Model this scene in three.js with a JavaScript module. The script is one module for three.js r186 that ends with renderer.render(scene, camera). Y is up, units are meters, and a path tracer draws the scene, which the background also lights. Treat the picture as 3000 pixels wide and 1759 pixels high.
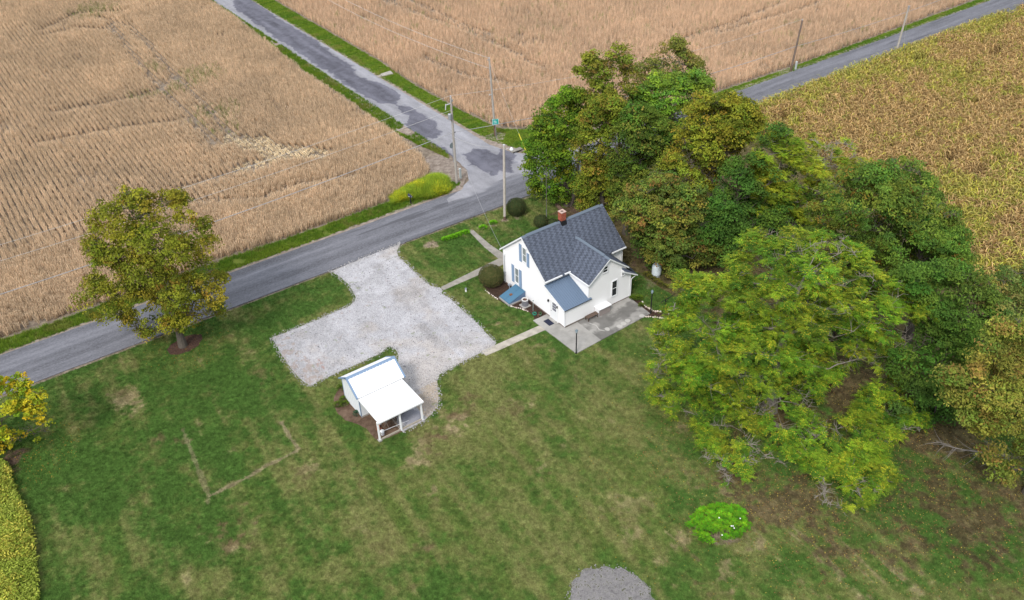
import * as THREE from 'three';
import { mergeGeometries } from 'three/addons/utils/BufferGeometryUtils.js';

// ------------------------------------------------------------------ camera, sky, sun, exposure
const scene = new THREE.Scene();
const camera = new THREE.PerspectiveCamera(37.695, 1024 / 600, 0.5, 6000);
camera.position.set(-40.726, 50.059, 50.460);
camera.up.set(0.360210, 0.810868, -0.461239);
camera.lookAt(-40.726 + 46.1463, 50.059 - 58.4581, 50.460 - 66.7321);
const renderer = new THREE.WebGLRenderer({ antialias: true });
renderer.setSize(1024, 600);
renderer.toneMapping = THREE.LinearToneMapping;
renderer.toneMappingExposure = 1.85;
renderer.shadowMap.enabled = true;

const SUN_DIR = new THREE.Vector3(-0.78, 1.0, 0.50).normalize();
{ // a bright, thinly overcast sky: cool, brighter round the hidden sun
  const w = 512, h = 256, d = new Float32Array(w * h * 4);
  for (let y = 0; y < h; y++) for (let x = 0; x < w; x++) {
    const el = ((y + 0.5) / h - 0.5) * Math.PI, az = ((x + 0.5) / w - 0.5) * 2 * Math.PI;
    const dx = Math.cos(el) * Math.cos(az), dy = Math.sin(el), dz = Math.cos(el) * Math.sin(az);
    const up = Math.max(dy, 0), s = dx * SUN_DIR.x + dy * SUN_DIR.y + dz * SUN_DIR.z;
    const b = 0.58 * (1 + 0.55 * up) / 1.55 + 0.80 * Math.pow(Math.max(s, 0), 6);
    const i = (y * w + x) * 4, g = dy < 0 ? 0.25 : 1;
    d[i] = b * 0.94 * g; d[i + 1] = b * 1.0 * g; d[i + 2] = b * 1.10 * g; d[i + 3] = 1;
  }
  const sky = new THREE.DataTexture(d, w, h, THREE.RGBAFormat, THREE.FloatType);
  sky.mapping = THREE.EquirectangularReflectionMapping; sky.magFilter = THREE.LinearFilter; sky.needsUpdate = true;
  scene.background = sky; scene.environment = sky;
}
const sun = new THREE.DirectionalLight(0xfff6ec, 1.5);
sun.position.copy(SUN_DIR).multiplyScalar(200);
sun.castShadow = true; sun.shadow.radius = 26;
Object.assign(sun.shadow.camera, { left: -150, right: 150, top: 150, bottom: -150, near: 1, far: 500 });
sun.shadow.mapSize.set(4096, 4096);
scene.add(sun);

// ------------------------------------------------------------------ measured layout (metres; x along the road, z towards the viewer)
const D = {};
D.trees = {};
D.trees.roadMaple = { base: [-29.43, -19.51], lobes: [[-5.14,3.41,-4.72,0.9],[2.15,15.78,2.44,0.79],[3.35,4.06,1.71,0.85],[-3.78,13.36,-1.17,0.82],[-1.24,1.62,-1.38,0.89],[3.72,9.86,1.07,0.83],[-2.18,8.51,-2.75,0.86],[-0.66,14.71,-1.6,0.82],[-0.08,9.15,2.97,1.37],[-3.06,6.57,-0.56,0.85],[3.37,8.75,3.51,0.81],[-0.68,12.84,2.21,1.31],[0.81,5.02,-2.02,1.4],[1.21,10.5,-2.11,1.33],[0.82,4.6,2.24,0.84],[3.54,13.27,3.81,0.79],[3.08,12.94,0.41,0.82],[-3.93,9.84,-4.02,0.86],[-5.66,6.98,-2.13,0.86],[-2.78,2.45,-3.66,0.9],[-2.72,13.01,-3.26,0.84],[1.64,14.79,-0.44,0.83],[-2.82,10.7,-0.11,0.83],[0.15,15.91,1.24,0.79],[1.0,2.43,-0.95,0.92],[-1.78,5.67,-2.38,0.87],[-2.86,3.96,-0.51,0.86],[-4.51,6.3,-4.23,0.88],[0.88,9.49,0.45,1.44],[4.12,6.27,1.75,0.84],[-2.14,14.96,-0.06,0.88],[-5.01,4.83,-1.8,0.87],[3.27,10.97,3.27,0.8],[-1.01,10.9,-2.62,1.36],[0.94,12.83,1.01,1.28],[-0.97,3.26,1.12,0.86],[2.97,6.74,4.09,1.08],[-4.17,11.17,-1.58,0.83],[1.12,11.72,3.49,1.25],[-3.54,4.88,-3.69,0.89],[-2.48,8.17,-1.06,0.85],[1.89,7.19,0.96,1.36],[3.99,12.15,1.79,0.81],[-0.44,5.9,0.31,1.46],[2.5,14.43,3.2,0.79],[-4.19,7.1,-1.47,0.85],[0.94,7.6,-2.57,1.38],[1.9,3.42,1.02,0.86],[3.24,8.63,1.62,0.83],[2.41,4.58,3.14,0.84],[0.52,15.3,2.98,1.22],[-2.04,13.38,0.97,1.26],[-0.53,2.33,-3.07,1.43],[-0.69,10.36,0.1,1.32],[0.13,13.42,-0.73,1.28],[-1.4,9.92,1.67,1.33],[2.77,4.43,-1.07,1.61],[-3.46,3.85,-2.35,0.88],[-3.02,9.97,-2.09,0.85],[2.52,9.2,-1.08,1.41],[-0.06,6.93,2.97,1.34],[0.09,2.89,0.23,1.07],[1.5,8.24,3.97,1.36],[-0.93,15.58,0.17,0.8],[-3.47,11.76,-3.17,0.94],[0.45,15.01,-0.56,0.81],[2.49,14.83,0.84,0.8],[-0.11,7.03,-0.75,1.35],[-2.0,2.85,-0.35,0.87],[-2.67,7.27,-1.31,0.63],[-2.92,1.5,-2.15,0.77],[-3.93,10.81,-4.34,0.46],[-4.4,11.46,-1.82,0.67],[-6.22,5.62,-3.8,0.73],[-1.64,2.45,-0.25,0.48],[-3.95,9.77,-2.71,0.67],[3.07,4.64,3.46,0.4],[-2.7,8.39,-2.63,0.52],[-3.39,9.78,-2.66,0.67],[-5.11,6.59,-4.03,0.58],[-4.15,10.56,-2.82,0.61],[3.25,3.08,1.53,0.69],[3.66,10.39,2.62,0.38],[-3.9,9.52,-2.52,0.5],[2.67,15.24,1.59,0.57],[-3.53,4.17,-1.39,0.68],[-4.58,7.45,-2.62,0.45],[-4.89,7.61,-3.3,0.7],[-3.4,3.41,-1.86,0.58],[0.17,16.53,1.54,0.38],[-2.5,14.31,-2.83,0.68],[3.84,11.67,4.03,0.59],[3.15,14.6,0.94,0.63],[-0.62,16.52,0.3,0.44],[4.15,7.35,3.14,0.54],[-2.79,1.23,-2.1,0.64],[-3.02,2.2,-1.11,0.5]] };
D.trees.yellowTree = { base: [-45.77, -15.29], lobes: [[-0.06,7.46,0.27,0.86],[2.81,1.08,1.02,0.89],[-2.05,0.8,-1.27,0.92],[3.04,6.75,2.04,0.85],[0.8,3.87,2.48,1.06],[-0.86,4.52,0.59,0.88],[0.59,3.78,-1.29,1.05],[0.62,0.8,0.01,0.9],[3.44,5.19,3.6,0.84],[1.4,7.41,2.35,0.84],[-0.97,1.9,0.59,0.89],[3.38,4.06,1.01,0.87],[-1.11,2.54,-2.25,0.92],[1.62,3.48,0.71,1.11],[1.76,2.04,2.09,0.88],[0.33,5.65,-1.25,0.89],[1.76,5.94,0.09,0.87],[2.14,5.81,3.61,0.97],[-0.43,1.61,-0.95,1.04],[0.15,5.67,0.35,1.03],[2.04,3.66,-0.55,1.01],[0.75,5.41,1.99,1.09],[0.4,1.58,1.05,0.89],[3.07,3.32,3.34,0.86],[-1.78,3.13,-1.04,0.56],[1.7,8.34,2.56,0.54],[0.22,8.43,0.92,0.62],[-1.18,0.8,-0.54,0.53],[3.65,1.34,1.3,0.77],[3.5,6.93,2.86,0.42],[-2.14,2.48,-0.1,0.45],[4.11,6.83,4.2,0.53],[3.48,5.93,1.97,0.46],[3.93,6.17,3.36,0.72]] };
D.trees.greenTree = { base: [14.58, -17.86], lobes: [[0.08,8.14,1.06,0.84],[-0.78,1.01,-1.3,0.87],[1.01,12.72,-0.23,0.83],[-3.21,6.35,-2.47,0.85],[-1.82,10.42,-1.96,0.84],[-0.26,4.64,0.55,0.85],[-3.19,3.33,-1.9,0.86],[0.13,11.11,1.1,0.82],[-1.33,12.6,-0.2,0.82],[-2.81,8.79,-0.68,1.03],[0.38,5.98,-0.83,0.93],[0.94,8.82,-0.84,1.2],[-0.06,2.15,0.27,0.86],[-2.71,4.06,-3.15,0.86],[-1.86,8.03,-2.35,0.85],[-2.27,2.88,-0.29,0.95],[0.61,3.05,-1.04,0.99],[-0.18,13.3,1.1,0.82],[-1.11,6.84,0.68,1.1],[-0.63,11.48,-1.68,0.84],[1.01,10.99,-0.18,0.84],[-3.91,5.36,-1.62,0.84],[-2.9,10.36,-0.95,0.83],[1.13,7.35,-0.21,0.85],[0.62,9.17,0.55,0.84],[-1.95,1.9,-2.0,0.87],[-2.35,11.53,-0.71,0.82],[-1.54,4.87,-1.24,1.86],[-3.83,7.64,-1.48,0.83],[-1.67,10.24,0.7,1.72],[-0.21,12.56,-0.75,0.83],[0.15,5.11,-0.27,0.86],[0.39,1.15,-0.83,0.88],[-1.57,5.22,-2.81,1.56],[-1.24,1.63,-0.05,0.86],[-2.81,7.46,-2.36,0.85],[0.15,6.81,0.22,0.85],[-2.73,6.97,-0.23,1.79],[-2.33,2.74,-2.77,0.87],[-0.74,8.55,-0.78,1.88],[0.71,12.09,0.67,0.83],[-2.18,9.33,-1.74,0.84],[-1.37,3.77,0.74,1.4],[-0.54,10.52,-0.52,1.8],[0.23,3.2,0.0,0.86],[1.13,3.1,-0.71,0.68],[0.85,2.44,-0.03,0.6],[-0.79,11.78,-2.19,0.67],[0.1,14.05,1.84,0.49],[-2.47,2.27,-3.21,0.43],[1.38,8.85,0.29,0.5],[1.36,6.74,0.37,0.44],[0.27,13.44,1.22,0.4],[-3.23,10.57,-0.99,0.52],[1.49,3.35,-0.76,0.47],[-2.53,1.66,-3.06,0.76],[1.93,12.44,-0.13,0.7],[0.47,3.18,1.05,0.61],[-3.16,7.38,-2.65,0.57],[-3.3,9.64,-1.64,0.72],[-0.52,0.95,0.31,0.41],[0.38,13.06,-0.54,0.71],[-0.98,14.14,0.88,0.5]] };
D.trees.forkedTree = { base: [19.08, -13.92], lobes: [[0.08,10.78,-0.99,0.61],[-0.44,18.27,-0.62,0.59],[-3.59,15.13,-1.65,0.59],[-0.15,14.81,0.24,0.59],[-2.75,11.79,-2.16,0.6],[-2.51,17.22,-2.44,0.59],[-0.91,15.44,-1.7,0.69],[0.61,16.16,-0.64,0.6],[-0.25,12.81,0.63,0.6],[-2.24,10.89,-0.4,0.6],[-1.91,16.75,-0.33,0.58],[-2.78,13.56,-2.85,0.6],[-2.63,13.66,-0.15,1.17],[-3.34,15.91,-3.03,0.59],[0.64,13.02,-0.64,0.69],[-0.63,16.82,0.59,0.59],[-3.62,16.99,-1.19,0.78],[-1.15,10.35,-1.97,0.67],[-3.69,13.62,-1.49,0.59],[-0.92,16.98,-1.15,0.59],[-1.06,12.66,-1.92,1.21],[-1.52,17.98,-0.13,0.58],[-1.1,11.81,0.23,0.67],[-1.85,14.72,-2.77,1.02],[-3.09,12.22,-0.81,0.75],[-2.31,16.64,-1.5,0.59],[-0.99,10.56,-0.51,0.6],[0.33,14.43,-1.13,0.91],[0.37,11.99,-0.31,0.6],[-2.04,14.63,-0.88,1.19],[-4.02,16.09,-2.03,0.59],[-0.37,17.51,-0.01,0.59],[-2.21,10.96,-1.56,0.6],[-0.05,15.77,-0.09,0.59],[-0.42,14.08,0.71,0.59],[-2.96,15.97,-0.62,1.07],[-0.51,11.5,0.77,0.37],[-2.26,18.14,0.25,0.31],[-3.51,17.61,-1.9,0.36],[0.45,15.52,-0.09,0.32],[-1.44,10.19,0.21,0.48],[-4.28,17.78,-1.38,0.46],[-2.62,10.81,-0.59,0.43],[-4.04,13.03,-2.02,0.48],[-3.48,11.48,-1.19,0.39],[-3.35,15.63,-3.57,0.35],[0.19,12.44,0.78,0.5],[-4.04,13.32,-1.92,0.35],[-2.16,11.14,-2.62,0.32],[1.81,12.5,-0.49,0.3],[-0.07,14.34,0.47,0.51]] };
D.trees.oliveTree = { base: [14.9, -12.2], lobes: [[0.07,4.61,0.86,0.89],[0.71,13.77,-0.39,0.87],[-1.48,8.93,-1.86,0.88],[-0.33,11.02,0.83,0.86],[-0.69,1.23,-0.84,0.92],[-1.07,4.81,-1.72,0.9],[0.79,6.85,-0.54,0.9],[-1.51,12.24,-1.04,0.86],[0.94,13.01,1.47,0.86],[-1.56,7.41,-0.03,0.88],[-1.95,4.46,-0.11,0.94],[0.24,9.12,-0.84,0.93],[1.18,1.94,0.01,0.92],[0.78,11.32,-0.73,1.18],[-1.99,10.82,-0.46,0.87],[-1.17,14.14,0.02,0.85],[-0.78,9.34,0.49,0.87],[1.22,5.04,-0.03,0.9],[-0.11,7.24,0.93,0.88],[-0.27,1.48,0.72,0.91],[-0.93,7.29,-1.45,0.89],[-1.02,2.73,-1.67,0.91],[-0.84,10.44,-1.74,0.9],[-2.12,9.1,-0.36,0.87],[0.11,14.19,0.9,0.85],[1.54,12.42,0.09,0.9],[-0.22,12.62,-1.11,0.99],[0.04,12.25,0.59,0.9],[1.35,3.46,-0.05,0.91],[-1.71,5.76,-0.41,0.96],[0.46,0.8,0.02,0.92],[0.09,2.97,1.03,0.9],[-1.68,2.83,-0.42,0.9],[0.57,10.38,-0.18,0.88],[-0.67,6.15,-0.96,0.92],[-0.17,8.04,-0.0,0.88],[0.34,5.74,0.95,0.89],[-1.66,12.9,0.04,0.89],[-2.17,9.76,-0.98,0.87],[0.38,6.29,0.08,0.89],[-1.56,4.27,-1.13,0.9],[-0.46,13.74,-0.77,0.86],[0.03,9.75,0.18,0.88],[-2.11,11.86,-0.56,0.86],[-0.15,4.42,-0.6,1.7],[-1.37,1.84,-0.05,0.9],[1.08,13.34,0.74,0.86],[-1.35,8.14,-0.56,0.88],[0.3,1.89,-1.18,1.56],[0.82,3.18,0.55,0.91],[-1.2,13.23,-0.66,0.86],[-0.98,0.8,0.31,0.44],[1.84,1.14,0.22,0.6],[2.59,13.26,-0.01,0.71],[-2.1,6.67,-0.5,0.65],[0.73,7.6,-0.4,0.53],[1.65,2.18,-0.07,0.45],[1.21,14.18,-0.68,0.63],[-2.14,2.4,-1.04,0.5],[-1.83,4.27,-1.79,0.49],[-0.12,0.99,0.78,0.75],[-1.81,1.58,-0.02,0.63],[-2.11,5.38,-0.71,0.73],[-0.6,13.97,-0.98,0.44],[-1.27,7.77,-1.9,0.51],[1.83,1.34,-0.55,0.77],[-1.48,1.91,-0.96,0.75],[-1.69,9.22,-2.42,0.61],[1.21,13.87,-0.62,0.48],[-1.34,1.81,-1.28,0.76],[-2.37,4.85,-0.87,0.7],[-0.29,14.19,-0.59,0.45]] };
D.trees.darkTree = { base: [15.68, -9.08], lobes: [[0.47,4.67,0.37,0.88],[1.29,13.85,0.21,0.85],[-1.93,10.62,-0.13,0.85],[2.13,10.0,2.61,0.86],[1.65,7.47,-0.05,0.88],[3.46,11.39,1.13,0.87],[-1.41,7.5,0.02,0.86],[-0.11,11.9,-1.08,0.86],[0.46,1.95,-0.82,0.9],[-0.39,8.71,-1.64,0.87],[1.48,12.73,2.2,0.84],[-0.8,13.3,0.85,0.91],[-0.05,9.24,1.47,1.05],[-0.94,3.64,0.82,0.96],[3.25,9.27,0.83,0.98],[0.03,7.04,1.22,0.87],[-0.27,5.08,-1.09,0.89],[-0.5,7.06,-1.27,0.88],[1.38,5.64,-0.35,0.89],[2.84,11.34,2.62,0.86],[0.46,14.05,1.54,0.84],[1.52,9.12,1.09,0.93],[-1.42,12.24,-0.06,0.84],[-1.17,5.86,0.5,0.88],[-0.88,10.52,-1.38,0.86],[1.96,12.81,0.93,0.86],[-0.84,4.1,-0.31,0.88],[1.93,10.56,-0.59,1.85],[0.76,12.79,-0.57,0.86],[-0.07,11.57,1.76,1.8],[-1.18,8.74,-0.66,0.86],[3.86,10.08,1.85,0.87],[1.15,2.98,-0.27,0.9],[0.12,13.64,0.4,0.84],[0.55,7.87,0.84,0.87],[1.01,9.79,2.06,0.85],[0.28,10.11,-0.04,1.79],[0.28,2.85,0.3,0.89],[0.18,3.49,-1.12,0.9],[2.37,8.52,0.24,0.94],[-0.29,12.71,-0.15,0.85],[-1.41,9.39,0.78,1.54],[-0.07,4.15,1.01,0.88],[2.43,9.46,1.55,0.87],[1.35,4.47,-0.31,0.89],[-0.41,6.38,-0.44,0.93],[-0.36,5.59,1.19,0.87],[2.72,12.07,2.0,0.86],[1.57,10.85,0.9,1.76],[0.82,5.87,0.49,0.88],[1.41,8.72,-0.95,1.81],[3.0,10.26,2.55,0.86],[-0.81,9.71,-0.76,1.05],[-1.09,11.35,0.84,1.74],[0.32,7.59,1.92,0.73],[-1.45,8.39,-0.79,0.73],[-0.49,2.9,-1.14,0.63],[-0.6,14.56,0.48,0.67],[0.58,3.93,1.47,0.59],[3.63,10.43,2.73,0.5],[3.17,9.39,2.44,0.5],[0.28,7.24,1.33,0.61],[1.02,4.97,1.0,0.63],[-0.8,6.16,-1.58,0.48],[1.21,6.52,0.77,0.42],[-0.43,13.91,-0.06,0.54],[-0.62,3.33,1.38,0.56],[1.27,3.89,0.43,0.58],[-1.69,11.26,-1.05,0.51],[-0.13,2.53,-1.1,0.78],[-1.2,5.71,-0.43,0.73],[2.48,9.58,2.7,0.73],[1.52,13.91,0.35,0.62],[0.62,8.36,1.75,0.7],[4.02,9.93,2.4,0.56],[3.06,8.15,0.42,0.5]] };
D.trees.greyTree = { base: [30.04, -13.61], lobes: [[-2.45,11.5,-2.63,0.73],[-2.71,16.32,-1.17,0.71],[-0.12,12.19,0.72,0.72],[-5.76,13.87,-3.59,0.71],[-0.94,13.43,-1.38,0.72],[-3.51,14.68,-3.14,0.72],[-2.2,12.08,-0.39,0.77],[-4.91,12.53,-2.33,0.73],[-0.26,10.97,-1.14,0.73],[-5.0,11.96,-4.2,0.72],[-1.33,13.79,0.22,0.73],[-4.01,16.04,-1.99,0.71],[-2.95,14.57,-0.81,0.97],[-4.65,14.28,-2.01,0.81],[0.35,12.54,-0.54,0.73],[-3.47,12.1,-1.35,0.72],[-2.55,15.67,-2.72,0.72],[-1.55,14.9,-1.64,0.72],[-4.16,13.63,-3.94,0.78],[-3.76,11.79,-3.47,0.72],[-1.85,11.31,-1.59,0.73],[0.78,11.13,-0.3,0.73],[-1.13,11.74,0.3,0.72],[-5.86,12.71,-3.19,0.71],[-2.25,13.41,-2.49,1.43],[-0.41,13.69,-0.52,0.72],[-4.81,14.36,-2.97,0.71],[-4.9,13.01,-4.31,0.72],[-1.74,15.86,-2.02,0.72],[-1.82,14.24,-0.51,0.71],[-2.53,15.42,-0.8,0.71],[-3.75,11.99,-2.36,0.72],[-0.29,13.08,0.32,0.72],[1.49,10.41,-0.71,0.56],[1.41,11.36,-0.23,0.62],[-3.58,17.03,-0.75,0.61],[-4.11,11.01,-4.37,0.49],[0.01,14.02,-0.39,0.46],[-1.91,14.97,0.01,0.47],[0.21,11.0,0.5,0.51],[0.33,13.58,-0.62,0.4],[-1.87,15.47,-0.58,0.38],[-2.54,11.34,-1.18,0.41],[1.6,11.3,-0.35,0.56],[-5.13,13.33,-4.96,0.59],[0.42,14.04,-1.12,0.58]] };
D.trees.limeTree = { base: [25.58, -12.11], lobes: [[-1.43,8.68,-0.69,0.94],[1.6,13.9,0.69,0.93],[-3.0,13.03,-2.91,0.93],[0.13,11.2,0.89,0.93],[-0.67,13.68,-1.21,0.93],[-3.47,11.85,-1.1,0.93],[0.95,8.71,-0.66,0.95],[-0.9,10.59,-2.19,1.22],[-3.11,14.02,-1.02,0.91],[-0.71,13.7,0.99,1.02],[1.77,11.83,-0.04,0.94],[-0.36,9.27,0.64,0.94],[0.95,12.61,1.51,0.93],[-2.91,11.15,-3.05,0.93],[-1.84,10.53,-0.81,0.97],[-4.21,13.03,-1.98,0.91],[0.59,13.29,-0.26,0.93],[-1.6,13.17,-2.23,0.93],[-1.9,13.92,-0.05,0.95],[-2.36,10.77,-1.95,0.93],[1.34,10.28,-0.52,0.99],[-0.54,9.04,-1.76,0.96],[2.51,12.61,0.97,0.94],[0.3,11.41,-1.38,1.56],[0.3,14.23,1.54,0.92],[-2.13,12.32,0.22,1.67],[0.65,9.84,0.16,0.94],[-0.16,8.0,-1.19,0.95],[-3.73,11.62,-2.11,0.92],[-1.86,13.38,-1.2,0.99],[-2.07,10.02,0.11,1.19],[-3.28,13.36,-1.92,0.92],[1.19,11.06,0.41,0.94],[-0.7,13.86,-0.0,0.92],[-0.61,10.97,-0.41,1.54],[-0.48,8.3,-0.19,0.94],[-0.25,10.39,1.01,0.93],[0.46,13.48,0.74,0.92],[-1.64,11.62,-2.86,1.54],[-0.6,12.39,0.32,1.51],[-3.28,12.33,-2.49,0.98],[0.34,12.86,-1.14,1.05],[1.74,12.87,-0.22,0.94],[-1.69,11.81,-1.28,1.52],[1.54,13.26,1.65,0.93],[-2.67,14.27,-1.38,0.78],[-4.8,11.67,-1.99,0.69],[0.31,11.02,1.92,0.64],[-3.45,11.05,-1.3,0.72],[-4.48,12.37,-2.53,0.77],[3.17,12.42,0.85,0.57],[-0.25,8.88,0.95,0.8],[1.34,14.17,2.06,0.47],[1.63,10.22,0.41,0.48],[-1.12,14.16,-0.17,0.67],[0.27,7.29,-0.4,0.79],[-0.78,14.07,-0.06,0.67],[-0.09,9.11,0.85,0.55],[-3.84,11.19,-1.47,0.47],[-1.61,9.63,-2.28,0.59],[1.62,9.8,-0.28,0.6],[0.26,15.2,1.78,0.48],[1.12,9.8,0.66,0.5]] };
D.trees.amberTree = { base: [19.74, -0.73], lobes: [[0.05,12.66,0.85,0.82],[-3.42,6.46,-3.05,0.85],[-1.46,16.59,-1.85,0.81],[-3.23,11.92,-2.49,0.82],[2.16,15.7,0.25,0.83],[-0.35,8.37,-0.94,0.85],[-3.15,15.01,-0.85,0.89],[-1.16,16.82,0.53,0.8],[1.68,14.23,1.95,0.82],[-4.4,9.82,-1.91,0.86],[0.58,10.44,-0.68,0.84],[-2.65,7.71,-0.5,0.83],[-1.69,13.34,-2.63,0.94],[-2.82,9.05,-3.27,0.84],[-1.18,11.08,0.53,0.82],[2.34,12.48,0.19,0.88],[-1.39,6.28,-2.19,0.86],[0.53,15.87,-0.92,0.82],[-2.48,17.11,-0.46,0.8],[0.51,16.31,1.3,0.91],[-4.63,7.4,-1.84,0.83],[2.86,13.88,0.73,0.84],[-0.63,14.37,-0.44,1.51],[-4.29,10.96,-2.79,0.82],[-2.15,15.24,-1.98,0.81],[-3.54,13.69,-1.72,0.81],[-2.04,9.43,0.03,0.87],[1.08,11.8,-0.44,0.84],[-1.22,9.99,-2.16,1.56],[-4.04,8.41,-3.25,0.84],[-3.52,11.66,-0.46,1.52],[2.15,15.65,1.43,0.82],[-2.47,13.41,0.27,1.54],[-3.15,6.73,-1.54,0.84],[1.36,12.79,1.18,0.83],[-0.96,16.79,-0.67,0.81],[-1.23,7.46,-0.91,0.85],[0.15,16.48,0.15,0.81],[-1.4,12.14,-1.27,1.62],[-4.39,11.47,-1.57,0.89],[-0.84,14.96,1.17,1.53],[-0.32,9.86,-0.32,0.84],[-1.56,11.62,-2.76,1.27],[-3.7,12.78,-1.11,0.98],[-0.17,11.56,0.45,0.83],[-0.11,13.49,-2.0,1.61],[1.66,13.94,-0.69,1.55],[-5.03,8.86,-2.24,0.82],[-2.53,8.65,-1.84,1.62],[-2.44,10.57,-3.09,0.94],[0.31,9.28,-1.26,0.9],[-2.67,14.31,-2.16,0.81],[-3.66,9.86,-0.56,1.56],[-2.63,12.97,-2.43,0.82],[0.3,14.14,1.86,1.1],[-2.96,15.99,-1.22,0.8],[1.25,15.73,1.99,0.81],[-3.32,10.13,-2.3,1.02],[0.38,11.56,-1.77,1.78],[-2.3,15.02,0.35,1.49],[-2.17,6.86,-1.48,0.85],[-4.27,7.69,-2.76,0.84],[-2.14,6.43,-3.15,1.14],[2.24,13.3,1.2,0.83],[0.76,14.7,0.76,1.61],[1.12,12.45,0.33,0.83],[1.19,16.47,0.69,0.82],[-0.63,7.87,-2.18,1.55],[-0.61,6.66,-1.6,0.86],[-0.28,15.43,-1.69,1.41],[1.22,15.99,-0.18,0.82],[-1.34,13.75,-1.21,1.51],[-2.27,6.07,-2.35,0.85],[-1.83,9.99,-1.01,1.61],[-3.67,11.28,-2.19,0.82],[-1.01,14.98,-2.25,0.99],[-0.95,12.87,-0.17,1.52],[-1.2,9.44,-0.39,0.83],[1.94,14.65,1.31,0.88],[-3.38,10.36,-3.41,0.83],[-1.66,17.18,-0.06,0.8],[2.43,15.15,1.89,0.58],[1.03,8.65,-0.74,0.57],[-2.68,11.2,-3.41,0.63],[-1.15,9.19,0.46,0.5],[-0.64,10.54,0.89,0.43],[-0.69,7.74,-0.48,0.48],[-3.97,9.63,-3.5,0.68],[1.22,9.86,-0.41,0.6],[-3.53,9.22,-4.08,0.57],[2.16,11.29,-0.11,0.72],[1.67,14.18,2.19,0.42],[0.26,8.92,-0.65,0.57],[2.09,14.5,1.98,0.52],[-1.89,15.61,-2.86,0.66],[-2.02,6.95,-0.47,0.68],[-2.25,16.41,-1.7,0.49],[-3.21,14.2,-2.43,0.66],[-3.72,11.45,-3.26,0.56],[1.63,16.44,0.9,0.4],[0.63,16.73,0.17,0.45],[1.11,12.3,1.11,0.46],[-0.07,12.17,0.89,0.69],[-2.36,13.19,-3.34,0.62],[0.37,17.04,0.79,0.48],[0.19,16.5,-1.05,0.58],[-1.02,7.63,-0.7,0.61],[-2.12,17.01,-1.26,0.66],[-0.2,5.54,-1.93,0.72],[-3.32,6.9,-0.65,0.53],[-0.21,17.38,0.4,0.4],[0.58,11.77,0.82,0.67],[-1.21,6.25,-1.11,0.42],[-1.96,15.21,-2.42,0.69],[-0.85,9.96,0.37,0.42]] };
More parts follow.
